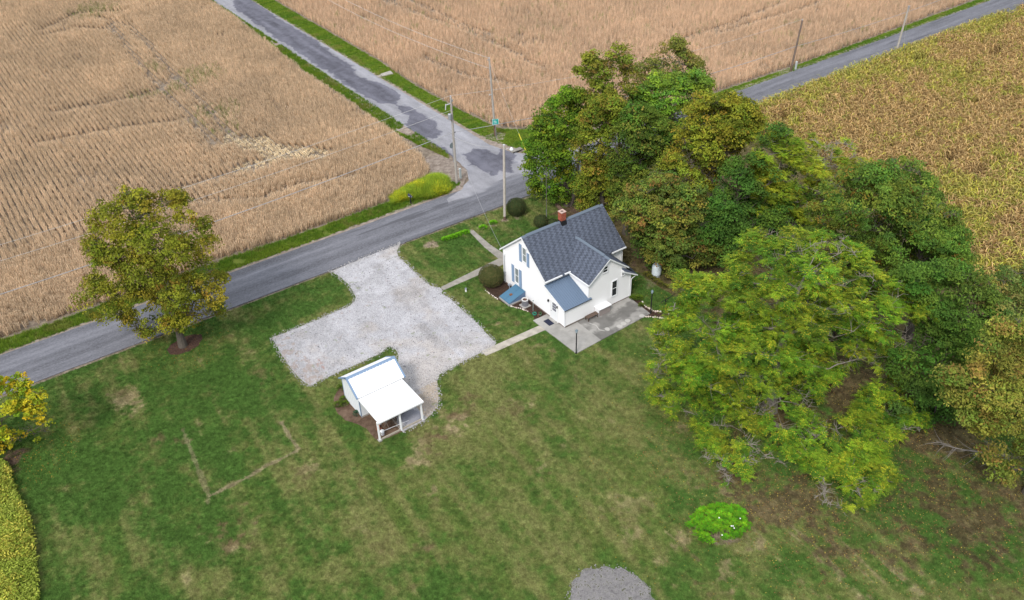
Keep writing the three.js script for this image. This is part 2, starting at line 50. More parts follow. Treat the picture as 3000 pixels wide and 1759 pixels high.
D.trees.drabTree = { base: [14.14, -0.35], lobes: [[2.82,1.66,1.35,0.85],[-4.73,8.32,-2.29,0.79],[1.09,9.63,0.69,0.8],[-1.31,2.56,-1.88,0.84],[-1.3,9.74,-2.0,0.8],[1.05,6.44,1.94,0.81],[-0.69,1.7,0.94,0.83],[-2.29,5.28,-3.12,0.83],[-2.84,7.66,0.55,1.49],[1.43,0.8,-0.43,0.85],[-3.42,10.15,-0.93,0.85],[-1.43,10.7,0.07,0.79],[-3.72,6.09,-1.24,0.8],[2.58,6.11,0.19,0.83],[-2.94,8.57,-2.98,0.81],[-2.67,4.24,-0.18,0.81],[2.46,3.76,0.4,0.89],[1.61,4.07,2.61,0.82],[0.51,5.82,-1.97,1.7],[0.63,2.67,1.83,0.83],[1.04,8.94,1.94,0.8],[0.32,9.8,-0.89,0.81],[-0.27,1.35,-0.9,0.84],[-0.65,7.92,0.76,1.49],[-0.46,4.8,0.11,1.6],[1.09,2.91,-1.78,1.61],[-3.54,7.09,-3.26,0.81],[2.42,7.83,0.97,0.82],[-1.98,4.39,-2.09,0.83],[-1.6,7.95,-1.2,1.54],[1.63,4.63,1.54,0.83],[1.96,8.38,-0.34,0.93],[-0.23,10.14,1.29,0.79],[-3.87,6.59,-2.26,0.81],[0.93,1.34,0.64,0.84],[3.15,2.85,2.31,0.84],[-3.93,9.35,-1.97,0.79],[-1.5,2.6,0.13,0.84],[-2.14,10.34,-0.9,0.79],[-0.36,5.41,1.9,1.51],[-3.97,8.35,-0.75,1.46],[2.45,1.11,0.23,0.86],[3.64,2.42,0.88,0.85],[1.55,6.9,1.1,0.82],[-2.85,9.79,-2.11,0.8],[-0.77,5.63,-1.15,1.51],[0.83,5.91,-0.38,1.53],[-1.01,7.4,-2.84,1.61],[0.62,7.87,1.98,0.8],[-1.8,2.64,-0.91,0.83],[-2.57,4.86,-1.14,0.82],[0.74,7.54,-0.92,1.53],[2.18,2.32,2.36,0.84],[-0.16,10.49,0.29,0.79],[-2.12,9.11,0.22,1.6],[-1.83,8.79,-2.76,0.84],[-1.64,4.63,1.23,1.66],[0.03,0.93,-0.08,0.84],[-2.98,5.3,-2.32,0.82],[-1.0,10.03,-0.95,0.8],[1.88,5.47,0.85,0.83],[-1.19,7.15,1.63,1.49],[1.42,2.89,-0.45,1.57],[2.7,3.68,1.63,0.84],[0.11,8.22,-2.01,1.6],[-2.36,6.95,-2.13,1.6],[-2.03,5.85,0.27,1.5],[1.68,2.08,1.44,0.84],[3.91,1.55,1.76,0.85],[0.02,2.91,-0.12,1.61],[1.94,4.24,-0.62,1.58],[-2.5,7.22,-3.48,1.03],[4.46,0.81,1.46,0.49],[0.63,10.25,1.98,0.39],[-1.71,10.68,-0.59,0.6],[-4.3,7.57,-3.78,0.7],[-2.59,4.46,-3.16,0.66],[1.55,9.73,0.54,0.57],[1.28,6.71,2.22,0.69],[-0.35,0.8,-0.18,0.73],[2.94,8.9,0.26,0.72],[1.75,6.99,1.45,0.51],[1.99,7.17,1.75,0.51],[-4.54,10.24,-1.53,0.68],[-2.26,9.95,-2.14,0.55],[1.93,5.03,1.68,0.47],[0.4,10.22,-1.4,0.56],[-0.36,10.66,-1.02,0.51],[4.17,2.53,1.92,0.58],[-4.35,10.5,-1.76,0.47],[-5.29,7.91,-2.61,0.6],[-2.14,2.54,0.18,0.4],[0.45,10.45,-1.01,0.5],[2.91,3.43,3.28,0.44],[1.07,6.27,2.01,0.67],[-4.48,6.72,-3.04,0.69],[1.75,7.82,1.85,0.39],[-0.81,0.8,1.01,0.46],[-2.02,9.91,-2.98,0.4],[3.85,3.09,1.19,0.44],[-2.59,11.2,-0.4,0.64],[1.65,9.84,-0.3,0.51]] };
D.trees.deepGreenTree = { base: [19.3, 2.77], lobes: [[-1.72,6.18,-1.82,0.83],[-1.33,11.92,-0.33,0.8],[-1.57,1.97,-0.05,0.84],[0.52,6.17,1.67,0.83],[1.36,7.9,-0.16,0.83],[1.06,3.15,-0.49,0.94],[-2.31,9.64,-0.3,0.8],[-1.44,3.15,-1.89,0.85],[-0.57,8.25,-1.73,0.86],[-0.71,9.95,0.83,0.82],[2.26,4.93,0.21,0.85],[-3.03,5.62,-0.63,0.94],[-0.9,4.39,0.81,0.96],[0.61,10.01,-0.6,0.82],[0.08,1.35,-1.03,0.86],[0.31,7.84,1.16,0.82],[-2.64,8.11,-0.94,0.81],[-0.93,10.3,-1.3,0.81],[-2.21,3.51,-0.68,0.84],[0.77,5.49,-1.41,1.62],[-1.76,7.0,0.57,1.75],[1.28,6.63,0.28,0.84],[0.57,4.26,0.67,0.84],[-1.78,10.76,-0.18,0.81],[-2.2,4.9,-1.62,0.83],[-0.15,2.79,-0.0,0.85],[-1.18,7.24,-1.9,0.83],[-0.56,7.57,-0.35,1.53],[-2.77,6.44,-1.22,0.82],[-0.42,10.58,0.12,0.81],[-0.19,11.14,-1.17,0.82],[0.3,9.27,0.04,0.83],[-0.12,4.05,-1.88,1.66],[-1.01,4.68,-0.58,1.63],[-1.82,8.93,-1.23,0.81],[1.33,4.97,0.93,0.84],[-1.29,1.91,-0.99,0.85],[-1.39,3.2,0.39,0.84],[0.24,8.74,0.67,0.82],[0.14,5.9,0.27,1.58],[-0.05,5.48,1.39,0.86],[-2.68,7.26,-0.31,1.07],[-1.25,4.5,-2.18,0.87],[-0.56,2.04,-1.73,0.86],[-1.84,8.57,0.46,1.52],[-0.52,1.76,-0.26,0.85],[-2.14,4.09,-1.24,0.84],[1.02,6.45,1.05,0.83],[1.82,4.07,-0.13,0.95],[-1.51,9.79,-1.12,0.81],[1.04,8.96,-0.52,0.83],[-0.67,5.9,-0.89,1.65],[0.11,2.79,-0.94,1.31],[-2.24,4.86,0.27,1.53],[-0.36,2.24,0.38,0.65],[-1.83,11.13,-0.87,0.54],[0.97,6.88,1.87,0.43],[-0.27,4.14,1.38,0.42],[-0.63,9.76,-2.23,0.56],[-1.38,11.57,0.74,0.54],[-3.71,4.88,-0.91,0.62],[-0.11,10.77,-0.07,0.69],[1.34,7.55,1.05,0.72],[1.52,6.29,1.67,0.54],[-1.02,1.24,-0.13,0.48],[-0.42,2.21,0.01,0.56],[1.39,6.34,1.57,0.64],[-1.11,2.23,1.03,0.5],[-0.64,1.33,-0.29,0.55],[-0.62,10.63,-1.97,0.65],[1.64,7.59,0.3,0.59],[-1.68,3.59,-2.68,0.46],[1.54,9.0,0.26,0.57],[0.45,5.1,1.94,0.57],[-3.86,4.7,-0.94,0.59],[-2.97,5.04,-1.83,0.72]] };
D.trees.thinTree = { base: [23.4, 4.1], lobes: [[-1.06,13.61,-1.16,0.61],[2.58,3.82,1.51,0.66],[-3.15,6.46,-2.28,0.63],[0.77,9.35,0.81,0.63],[-2.37,10.22,-1.47,0.62],[-1.09,5.62,0.32,0.63],[0.69,12.76,0.56,0.62],[2.1,6.25,0.76,0.65],[-0.9,5.73,-1.5,0.64],[-2.85,12.85,-1.34,0.61],[-2.6,8.2,-0.88,0.62],[1.17,10.6,-0.12,0.63],[1.39,4.5,0.03,0.71],[0.29,7.98,-1.15,1.15],[-1.64,11.54,0.51,1.1],[0.27,5.44,1.4,0.69],[-1.08,14.16,0.36,0.61],[-1.6,8.82,0.75,1.15],[-1.75,11.24,-2.13,0.62],[-1.76,8.43,-2.23,0.63],[0.62,8.08,1.39,0.63],[0.4,13.42,-0.66,0.62],[-2.29,6.79,-0.32,0.7],[-0.13,11.18,0.95,0.62],[1.83,7.6,0.03,0.79],[-1.74,12.99,-1.91,0.62],[0.23,11.27,-1.49,1.21],[-1.77,6.9,-2.15,0.64],[-3.01,11.69,-0.92,0.61],[0.39,4.55,-0.84,0.65],[-2.07,13.98,-0.32,0.61],[0.31,6.56,-0.26,1.13],[-2.76,9.18,-1.42,0.62],[-0.48,10.22,-0.84,1.22],[-2.74,6.75,-1.3,0.63],[1.29,6.0,1.39,0.64],[-0.77,9.44,-1.96,1.0],[-0.37,12.52,0.91,0.68],[2.6,4.82,0.73,0.65],[-2.1,10.08,-0.0,1.1],[1.06,9.07,-0.4,1.18],[1.35,4.95,2.02,0.64],[1.39,11.64,-0.21,0.63],[-1.02,5.77,-0.56,0.64],[-0.13,8.61,0.1,1.18],[-0.65,12.35,-0.34,1.25],[1.46,4.38,1.1,0.65],[-2.63,13.73,-1.01,0.61],[-2.68,12.9,-0.19,1.14],[-0.79,6.92,1.04,1.21],[0.15,5.17,0.45,0.64],[-0.17,12.85,1.48,0.5],[0.1,11.12,1.27,0.53],[1.72,3.47,0.55,0.57],[-0.02,5.02,1.47,0.44],[1.66,11.85,0.34,0.35],[1.82,4.19,2.8,0.43],[0.34,13.62,0.79,0.4],[-2.26,5.5,-2.42,0.56],[-3.06,10.36,-1.45,0.35],[3.82,2.91,1.28,0.53],[1.02,3.4,-1.05,0.57],[-1.14,14.72,0.39,0.43],[-0.87,5.02,0.58,0.46],[1.52,4.96,2.8,0.31],[1.62,3.56,-0.17,0.38],[-2.9,5.81,-2.26,0.45],[-2.44,10.55,-1.61,0.31],[-1.91,14.91,-0.53,0.38],[-0.41,12.02,1.28,0.3],[-1.23,15.21,0.53,0.31],[3.04,4.38,0.8,0.32]] };
D.trees.spindlyTree = { base: [27.46, 6.81], lobes: [[1.07,8.93,-0.41,0.65],[-0.96,4.27,-0.15,0.65],[-3.28,12.77,-1.38,0.62],[0.36,13.16,0.9,0.63],[-2.81,8.9,-1.09,0.63],[1.18,5.85,0.11,0.66],[-0.36,12.69,-1.07,0.63],[2.85,10.61,0.96,0.65],[-1.04,5.78,-1.52,0.65],[-1.73,9.58,-2.37,0.64],[0.09,11.06,0.76,0.73],[-0.74,9.03,0.57,0.64],[-1.91,11.52,-2.34,0.63],[-3.45,11.13,-1.6,0.62],[-2.25,13.39,-0.45,0.66],[-0.34,5.48,0.62,0.65],[0.38,7.13,-1.38,1.18],[0.89,3.91,-0.67,0.7],[-2.43,7.19,-0.61,0.67],[1.08,12.36,-0.33,0.64],[1.5,11.46,1.87,0.64],[-2.49,11.44,0.12,1.33],[-1.35,7.75,-1.94,0.65],[-0.72,13.27,0.01,0.62],[1.77,10.38,0.17,0.66],[-0.25,7.37,0.63,0.64],[0.96,7.23,-0.35,0.65],[-0.08,10.68,-1.58,1.23],[-1.64,12.62,-1.72,0.63],[1.67,12.02,0.54,0.64],[-2.04,5.62,-0.53,0.64],[-1.28,9.46,-0.79,1.25],[-0.3,4.06,-1.21,0.66],[-0.06,9.81,0.45,0.64],[-2.17,8.71,0.32,1.13],[-2.48,9.63,-1.66,0.63],[-1.6,12.48,0.61,1.11],[-2.64,10.78,-2.35,0.63],[0.5,12.53,1.59,0.66],[-1.87,7.21,-1.45,0.64],[-0.62,11.5,-0.42,1.17],[-0.06,8.84,-1.82,1.19],[1.31,10.76,1.09,0.64],[-0.85,7.41,-0.47,1.16],[1.0,9.95,0.3,0.64],[-3.81,11.56,-1.82,0.32],[-1.41,13.04,-1.93,0.32],[-1.65,13.33,-1.78,0.51],[-2.53,13.6,-1.58,0.36],[-1.71,11.99,-2.98,0.47],[-3.7,10.61,-1.93,0.45],[-0.6,3.66,-0.3,0.46],[0.61,5.03,0.57,0.49],[1.56,12.46,-0.49,0.53],[-2.66,13.76,-0.99,0.48],[-2.03,12.79,-2.28,0.45],[-3.22,10.66,-1.99,0.39],[-0.39,13.21,-0.05,0.52],[-2.37,6.34,-1.04,0.31],[-3.8,9.44,-0.82,0.32],[-2.79,6.89,-0.63,0.34],[-0.54,8.58,1.02,0.36],[-1.91,11.58,-3.04,0.52]] };
D.trees.roundTree = { base: [22.99, 20.21], lobes: [[0.94,5.98,-0.92,0.79],[-8.59,16.8,-4.61,0.69],[-0.54,15.25,-1.7,0.74],[-4.05,10.34,-3.82,0.75],[-0.02,11.63,1.42,0.75],[-5.33,18.29,-2.44,0.7],[-3.77,8.39,-1.56,0.75],[0.24,7.75,1.69,0.77],[-4.78,16.34,-4.76,0.73],[-5.53,13.23,-5.44,0.73],[1.14,12.67,-0.32,0.76],[3.4,8.13,0.9,0.8],[-7.26,13.64,-3.42,0.72],[-2.53,16.54,-3.52,0.84],[-5.28,14.54,-0.63,1.71],[-2.09,15.01,-0.06,0.73],[-1.8,7.85,0.4,0.76],[-6.94,17.66,-3.38,0.71],[-0.93,11.69,-3.62,1.93],[-3.14,16.87,-0.99,0.71],[-1.63,7.37,-3.09,0.97],[2.68,5.96,0.5,0.8],[-5.65,11.1,-2.41,0.73],[1.23,9.13,2.04,0.77],[-6.83,15.64,-5.58,0.71],[-1.41,6.56,-1.55,0.78],[1.98,10.31,0.33,0.84],[-0.75,13.4,0.69,0.74],[-1.88,10.65,-1.2,1.81],[-7.79,14.87,-4.46,0.7],[-3.76,14.65,-2.48,1.84],[-3.01,17.13,-2.27,0.72],[-4.89,11.73,-4.58,0.74],[-3.84,8.97,-2.94,0.75],[1.59,9.88,-1.64,1.87],[-0.34,13.88,-1.04,0.82],[-6.82,16.68,-4.58,0.7],[-3.32,12.96,0.62,1.87],[0.01,7.11,0.61,0.78],[2.99,7.04,1.3,0.8],[-5.62,12.07,-3.35,0.88],[-7.05,16.02,-1.91,1.76],[-4.64,11.52,-0.27,1.72],[-6.42,13.16,-4.4,0.72],[-0.12,9.61,0.32,1.81],[-4.42,17.18,-3.27,0.82],[-2.74,7.5,-0.87,0.76],[-6.15,13.65,-1.79,1.71],[0.28,8.5,-2.67,1.91],[-3.5,13.77,-4.93,1.79],[-3.13,11.75,-2.88,1.77],[0.7,12.0,0.32,0.76],[-1.53,12.25,-2.03,1.79],[-4.28,17.88,-1.6,0.7],[-5.93,14.75,-3.36,1.79],[-1.59,15.4,-0.83,0.73],[-4.86,9.21,-2.16,0.74],[1.83,5.88,-0.24,0.8],[-5.54,16.71,-1.19,1.64],[-1.31,15.82,-2.45,0.75],[-2.46,7.62,-2.24,0.77],[-7.06,14.58,-5.27,0.71],[-0.75,7.13,-0.5,0.83],[1.91,7.26,-1.56,1.89],[-3.39,16.1,-4.24,1.09],[-5.11,15.22,-5.49,1.15],[-0.51,13.74,-0.11,0.74],[-5.91,16.99,-4.08,0.72],[-1.47,14.0,-3.87,1.81],[-1.88,16.25,-1.46,0.73],[-1.02,11.63,-0.34,1.8],[0.19,6.22,-1.72,0.89],[1.36,7.88,1.92,0.78],[-7.87,17.3,-3.94,0.69],[1.51,6.91,1.12,0.79],[1.39,10.66,1.11,0.77],[-1.03,10.66,1.69,1.69],[-5.79,17.46,-2.87,1.05],[-4.14,12.08,-1.51,1.73],[2.22,10.49,-0.76,1.49],[1.84,9.36,1.43,0.78],[-4.42,10.28,-3.1,0.75],[-0.13,12.97,-2.58,2.07],[-1.82,9.51,-3.78,1.81],[-2.76,8.17,-0.11,0.75],[-7.98,16.03,-5.28,0.7],[-2.76,11.89,-4.16,1.79],[-3.86,14.99,-0.27,1.71],[-2.09,16.7,-2.78,0.73],[2.28,7.75,-0.26,1.96],[-2.35,10.08,0.17,1.91],[-7.95,15.36,-3.33,1.46],[-3.57,17.53,-2.84,0.72],[1.9,11.39,-0.08,0.77],[-2.2,14.21,-1.6,1.79],[-3.18,8.8,-3.62,0.76],[-1.39,15.93,-1.28,0.47],[0.12,13.37,0.59,0.51],[2.52,8.32,1.89,0.56],[-2.1,7.08,-0.83,0.36],[3.34,6.53,1.25,0.69],[-2.34,17.54,-2.88,0.62],[-0.01,5.42,-1.02,0.56],[-0.91,16.08,-1.22,0.64],[-6.37,16.73,-5.45,0.35],[0.25,7.37,1.69,0.55],[-1.25,6.09,-2.41,0.52],[0.13,6.61,0.97,0.38],[-1.88,7.11,-0.45,0.66],[-1.75,6.92,-0.12,0.38],[-3.26,8.03,-3.98,0.59],[-4.69,9.17,-3.23,0.65],[-3.84,17.96,-0.94,0.6],[0.01,13.46,0.85,0.45],[2.13,10.0,1.11,0.56],[-3.07,7.46,-2.74,0.66],[-7.64,14.09,-4.88,0.59],[-2.02,17.1,-2.55,0.61],[3.37,6.21,1.14,0.41],[-5.9,17.47,-4.44,0.43],[-5.13,18.72,-2.63,0.42],[0.62,7.25,2.14,0.5],[2.33,6.32,1.46,0.55],[1.95,8.28,2.48,0.42],[-5.17,11.61,-5.17,0.49],[2.34,10.36,1.14,0.44],[-2.99,17.56,-2.65,0.41],[-5.27,11.92,-5.35,0.35],[2.26,5.6,0.41,0.62],[-1.89,7.25,0.36,0.63],[-5.5,16.48,-5.23,0.43],[-5.07,10.84,-4.65,0.42],[-1.14,6.64,-0.99,0.68],[-5.89,10.63,-2.28,0.41],[-0.14,6.06,-0.97,0.6],[0.27,5.59,-1.14,0.55]] };
D.trees.walnut = { base: [6.39, 18.84], lobes: [[5.97,1.6,4.96,0.78],[-7.93,6.95,-5.43,0.7],[-1.14,17.08,0.55,0.66],[-7.6,1.6,3.65,0.7],[-5.23,1.6,10.88,0.69],[7.44,10.72,5.42,0.74],[-4.26,12.53,-2.76,0.82],[0.43,1.6,3.31,0.75],[-6.41,1.6,-2.17,0.73],[2.92,15.28,2.75,0.69],[7.56,1.6,8.55,0.78],[1.85,8.17,0.87,1.56],[0.61,1.6,8.89,0.87],[8.45,4.91,4.33,0.84],[-2.79,1.6,7.18,0.72],[-2.35,15.54,-2.42,0.67],[0.49,1.89,-3.39,1.54],[3.67,5.94,3.77,0.82],[-4.63,8.91,0.46,1.55],[-6.93,1.69,-5.64,0.75],[-5.11,9.57,-5.18,0.74],[-3.11,13.67,1.1,1.35],[-5.21,1.6,5.2,0.71],[4.34,1.6,8.64,0.76],[-8.46,1.6,1.07,0.71],[-2.78,1.73,0.46,1.55],[6.33,11.74,2.74,0.74],[2.46,15.32,0.05,0.76],[1.99,10.49,-1.9,1.47],[1.02,1.6,5.54,0.75],[3.3,1.6,1.38,0.97],[-7.47,10.0,-4.31,0.68],[1.72,11.62,3.99,1.42],[-0.43,1.6,10.87,0.72],[-2.21,1.6,1.84,1.69],[6.53,8.3,5.83,0.74],[3.79,13.56,4.11,0.7],[-6.63,12.44,-3.49,0.68],[-4.7,5.49,-2.63,1.58],[5.19,9.11,0.12,1.56],[-1.21,8.5,-1.78,1.49],[3.7,1.6,6.16,1.13],[-4.79,1.6,9.07,0.76],[3.69,1.6,8.75,0.75],[-0.9,7.59,2.41,1.43],[8.82,1.6,7.93,0.79],[-6.96,1.6,0.94,1.12],[1.03,13.02,1.12,1.38],[-5.1,12.35,-4.66,0.69],[-5.55,1.6,4.35,0.71],[-3.2,1.6,10.86,0.76],[-4.28,15.53,-1.39,0.66],[-1.51,16.76,-1.18,0.67],[6.47,3.92,2.77,0.78],[4.66,3.13,2.05,0.77],[1.02,1.6,5.54,0.75],[2.95,3.77,-1.54,1.69],[-3.84,1.6,-3.7,1.75],[-3.26,4.63,-5.24,1.53],[8.96,7.5,4.68,0.95],[-6.68,10.67,-1.48,1.34],[0.67,16.85,1.46,0.67],[1.84,1.6,7.75,1.01],[-4.79,1.6,9.07,0.76],[-1.44,4.38,-0.34,1.5],[5.5,6.13,4.86,0.84],[-2.67,1.6,-1.19,1.5],[5.71,3.03,5.48,0.77],[1.54,3.29,2.43,0.94],[-2.25,12.33,-3.1,0.75],[0.84,1.6,3.07,0.75],[-2.43,1.6,9.92,1.07],[-8.39,1.6,3.25,0.72],[6.99,7.45,2.25,1.7],[-5.55,1.6,2.64,0.92],[-8.75,4.91,-4.68,0.71],[-0.43,1.6,10.87,0.72],[-3.43,17.08,-1.12,0.65],[-6.79,1.6,-0.78,0.72],[0.69,15.77,-0.68,0.69],[4.38,14.06,1.18,0.98],[6.1,1.6,8.98,0.77],[-7.71,2.79,-3.53,0.96],[-7.23,1.6,-3.5,0.73],[-0.94,11.03,2.76,1.42],[-6.46,4.1,-5.83,0.76],[-3.09,1.6,6.1,1.01],[8.04,10.32,3.84,1.01],[-1.92,8.35,-4.15,1.55],[-5.68,4.74,-0.37,1.44],[-4.1,8.09,-3.02,1.4],[-2.6,10.26,0.62,1.48],[-7.61,6.27,-1.97,1.48],[0.49,6.04,0.09,1.46],[-1.17,15.52,2.36,1.3],[-6.25,8.28,-5.52,0.71],[5.51,5.77,0.96,1.63],[3.74,7.1,-1.16,1.63],[-1.7,13.48,-0.92,1.35],[2.28,5.37,2.99,0.92],[-1.76,1.6,5.17,1.48],[-2.32,1.6,2.96,1.57],[-4.35,12.83,-0.6,1.4],[-0.39,11.4,0.95,1.39],[3.56,9.5,2.19,1.53],[1.97,1.75,-0.62,1.53],[2.49,1.6,6.24,0.91],[4.9,12.58,5.42,0.96],[-0.93,1.6,7.38,1.45],[-1.9,1.6,3.04,1.56],[3.68,10.61,5.23,1.42],[-4.81,1.6,1.05,1.56],[3.38,12.1,-0.54,1.49],[1.83,13.42,2.92,1.44],[4.22,13.45,2.96,0.71],[-8.46,1.6,1.07,0.71],[-3.55,5.44,1.08,1.42],[-0.56,5.22,-3.78,1.58],[-5.55,1.6,2.64,0.92],[-8.41,8.85,-3.85,0.97],[-3.56,13.69,-2.32,0.68],[1.63,9.04,3.23,1.4],[1.41,6.08,-2.68,1.52],[-1.88,6.12,-1.82,1.5],[-4.82,1.6,5.4,0.71],[0.24,13.79,-2.01,1.49],[-5.42,1.6,9.52,0.69],[0.01,9.85,-2.88,1.48],[-8.32,1.6,2.78,0.7],[6.03,9.81,4.29,1.51],[-0.85,1.6,5.08,1.13],[7.36,3.91,3.89,0.87],[-3.95,5.9,-0.68,1.44],[-5.44,1.6,3.88,0.71],[-0.52,2.41,1.22,1.48],[-3.2,1.6,10.86,0.76],[-3.27,1.6,7.62,0.71],[-3.65,11.28,-4.08,0.89],[-3.16,16.4,0.41,1.32],[-0.99,1.6,8.21,1.43],[-6.7,6.16,-6.25,0.77],[8.38,6.27,5.28,0.77],[-1.84,1.6,8.86,1.44],[0.72,9.15,-1.16,1.48],[4.51,1.6,5.55,0.77],[4.85,7.85,3.56,1.52],[2.04,1.6,8.24,0.74],[1.84,1.6,1.99,0.78],[4.42,3.09,0.05,1.54],[-8.33,6.84,-4.38,0.7],[5.88,1.63,7.05,1.57],[3.7,1.6,6.16,1.13],[-6.41,1.6,-0.81,0.9],[-1.48,3.11,-2.3,1.49],[-6.21,8.07,-0.84,1.36],[-4.04,1.6,8.32,0.7],[0.85,11.54,2.44,1.4],[-3.99,9.99,-0.99,1.44],[4.89,10.66,2.95,1.46],[-5.02,1.6,10.6,0.69],[2.41,10.1,0.47,1.51],[-7.74,3.72,-5.64,0.73],[9.07,9.54,4.63,0.76],[-6.09,13.37,-2.49,0.75],[8.82,1.6,7.93,0.79],[-4.96,3.01,-4.21,1.52],[-1.89,1.6,0.71,1.49],[-2.36,7.94,1.06,1.41],[-8.12,2.85,-4.7,0.73],[-4.49,13.84,-1.41,0.8],[-2.28,13.91,-2.94,0.69],[4.76,11.4,1.33,1.46],[3.01,15.61,1.83,0.69],[-0.85,1.6,5.08,1.13],[-0.05,4.75,1.05,1.46],[-1.24,1.6,-0.69,1.59],[-5.7,13.05,-3.6,0.67],[1.16,16.31,2.54,0.91],[-6.23,10.65,-4.2,0.72],[0.79,13.82,-0.2,1.42],[7.22,10.44,6.57,0.59],[9.54,6.35,5.13,0.52],[-6.4,10.56,-5.36,0.34],[-6.2,13.01,-5.46,0.36],[-5.9,1.6,9.64,0.43],[-1.33,1.6,10.52,0.46],[8.91,1.6,5.53,0.53],[-1.54,1.6,10.71,0.64],[-9.12,1.6,1.72,0.47],[-8.21,5.19,-5.32,0.48],[-9.18,1.6,3.01,0.58],[9.32,7.47,5.28,0.38],[5.48,13.13,4.91,0.44],[-7.7,1.6,0.29,0.61],[-5.87,1.6,9.01,0.49],[-9.67,1.6,4.13,0.5],[-8.57,1.6,4.41,0.52],[-8.18,2.29,-5.36,0.47],[7.98,11.62,3.92,0.6],[-3.16,1.6,7.28,0.4],[-3.38,14.36,-3.01,0.54],[-7.24,1.6,-1.19,0.5],[-6.63,1.6,3.55,0.54],[-6.4,11.9,-4.4,0.51],[-7.41,9.42,-4.67,0.4],[-2.75,17.44,-1.19,0.5],[1.19,1.6,9.5,0.41],[8.91,2.26,7.87,0.55],[8.33,2.72,4.48,0.63],[9.67,1.77,7.67,0.61],[-6.41,10.61,-4.94,0.35],[7.73,11.46,5.42,0.64],[-9.1,9.42,-4.57,0.34],[-0.03,16.19,-0.86,0.53],[4.88,13.61,1.91,0.42],[5.78,1.6,9.52,0.57],[-5.53,1.6,10.05,0.42],[-7.24,1.6,-1.1,0.56],[3.72,15.72,1.02,0.51],[7.2,3.52,5.91,0.67],[-8.4,1.6,2.11,0.41],[-9.1,1.6,1.38,0.39],[-4.16,17.24,-1.51,0.54],[-1.97,17.82,-0.01,0.34],[-7.08,1.6,3.84,0.67],[8.98,10.21,5.46,0.59],[-9.6,1.6,4.32,0.47],[-6.39,12.3,-4.83,0.53],[0.09,1.6,10.79,0.7],[-6.41,1.6,4.24,0.41],[-8.05,10.46,-4.1,0.35],[1.28,1.6,9.08,0.76],[-2.8,17.28,-1.79,0.5],[-7.18,1.6,3.94,0.45],[-4.94,13.69,-2.49,0.44],[4.83,14.09,1.77,0.57],[-7.85,10.74,-4.35,0.48],[6.75,5.89,5.83,0.54],[-9.08,1.6,1.9,0.67],[8.45,11.01,4.59,0.45],[-8.89,3.77,-4.7,0.34],[-6.93,9.52,-5.06,0.59],[9.09,1.6,7.46,0.48],[-7.5,8.37,-5.6,0.6],[-9.35,1.6,3.81,0.63],[-2.28,1.6,11.24,0.6],[-8.07,11.89,-4.06,0.49],[8.63,9.21,5.5,0.66],[8.42,4.81,5.23,0.55],[-2.26,16.47,-2.07,0.4],[-4.12,1.6,11.61,0.44],[-9.09,1.6,3.2,0.58],[-8.49,1.6,2.03,0.71],[-7.85,1.79,-5.22,0.59],[-8.83,6.23,-4.85,0.35]] };
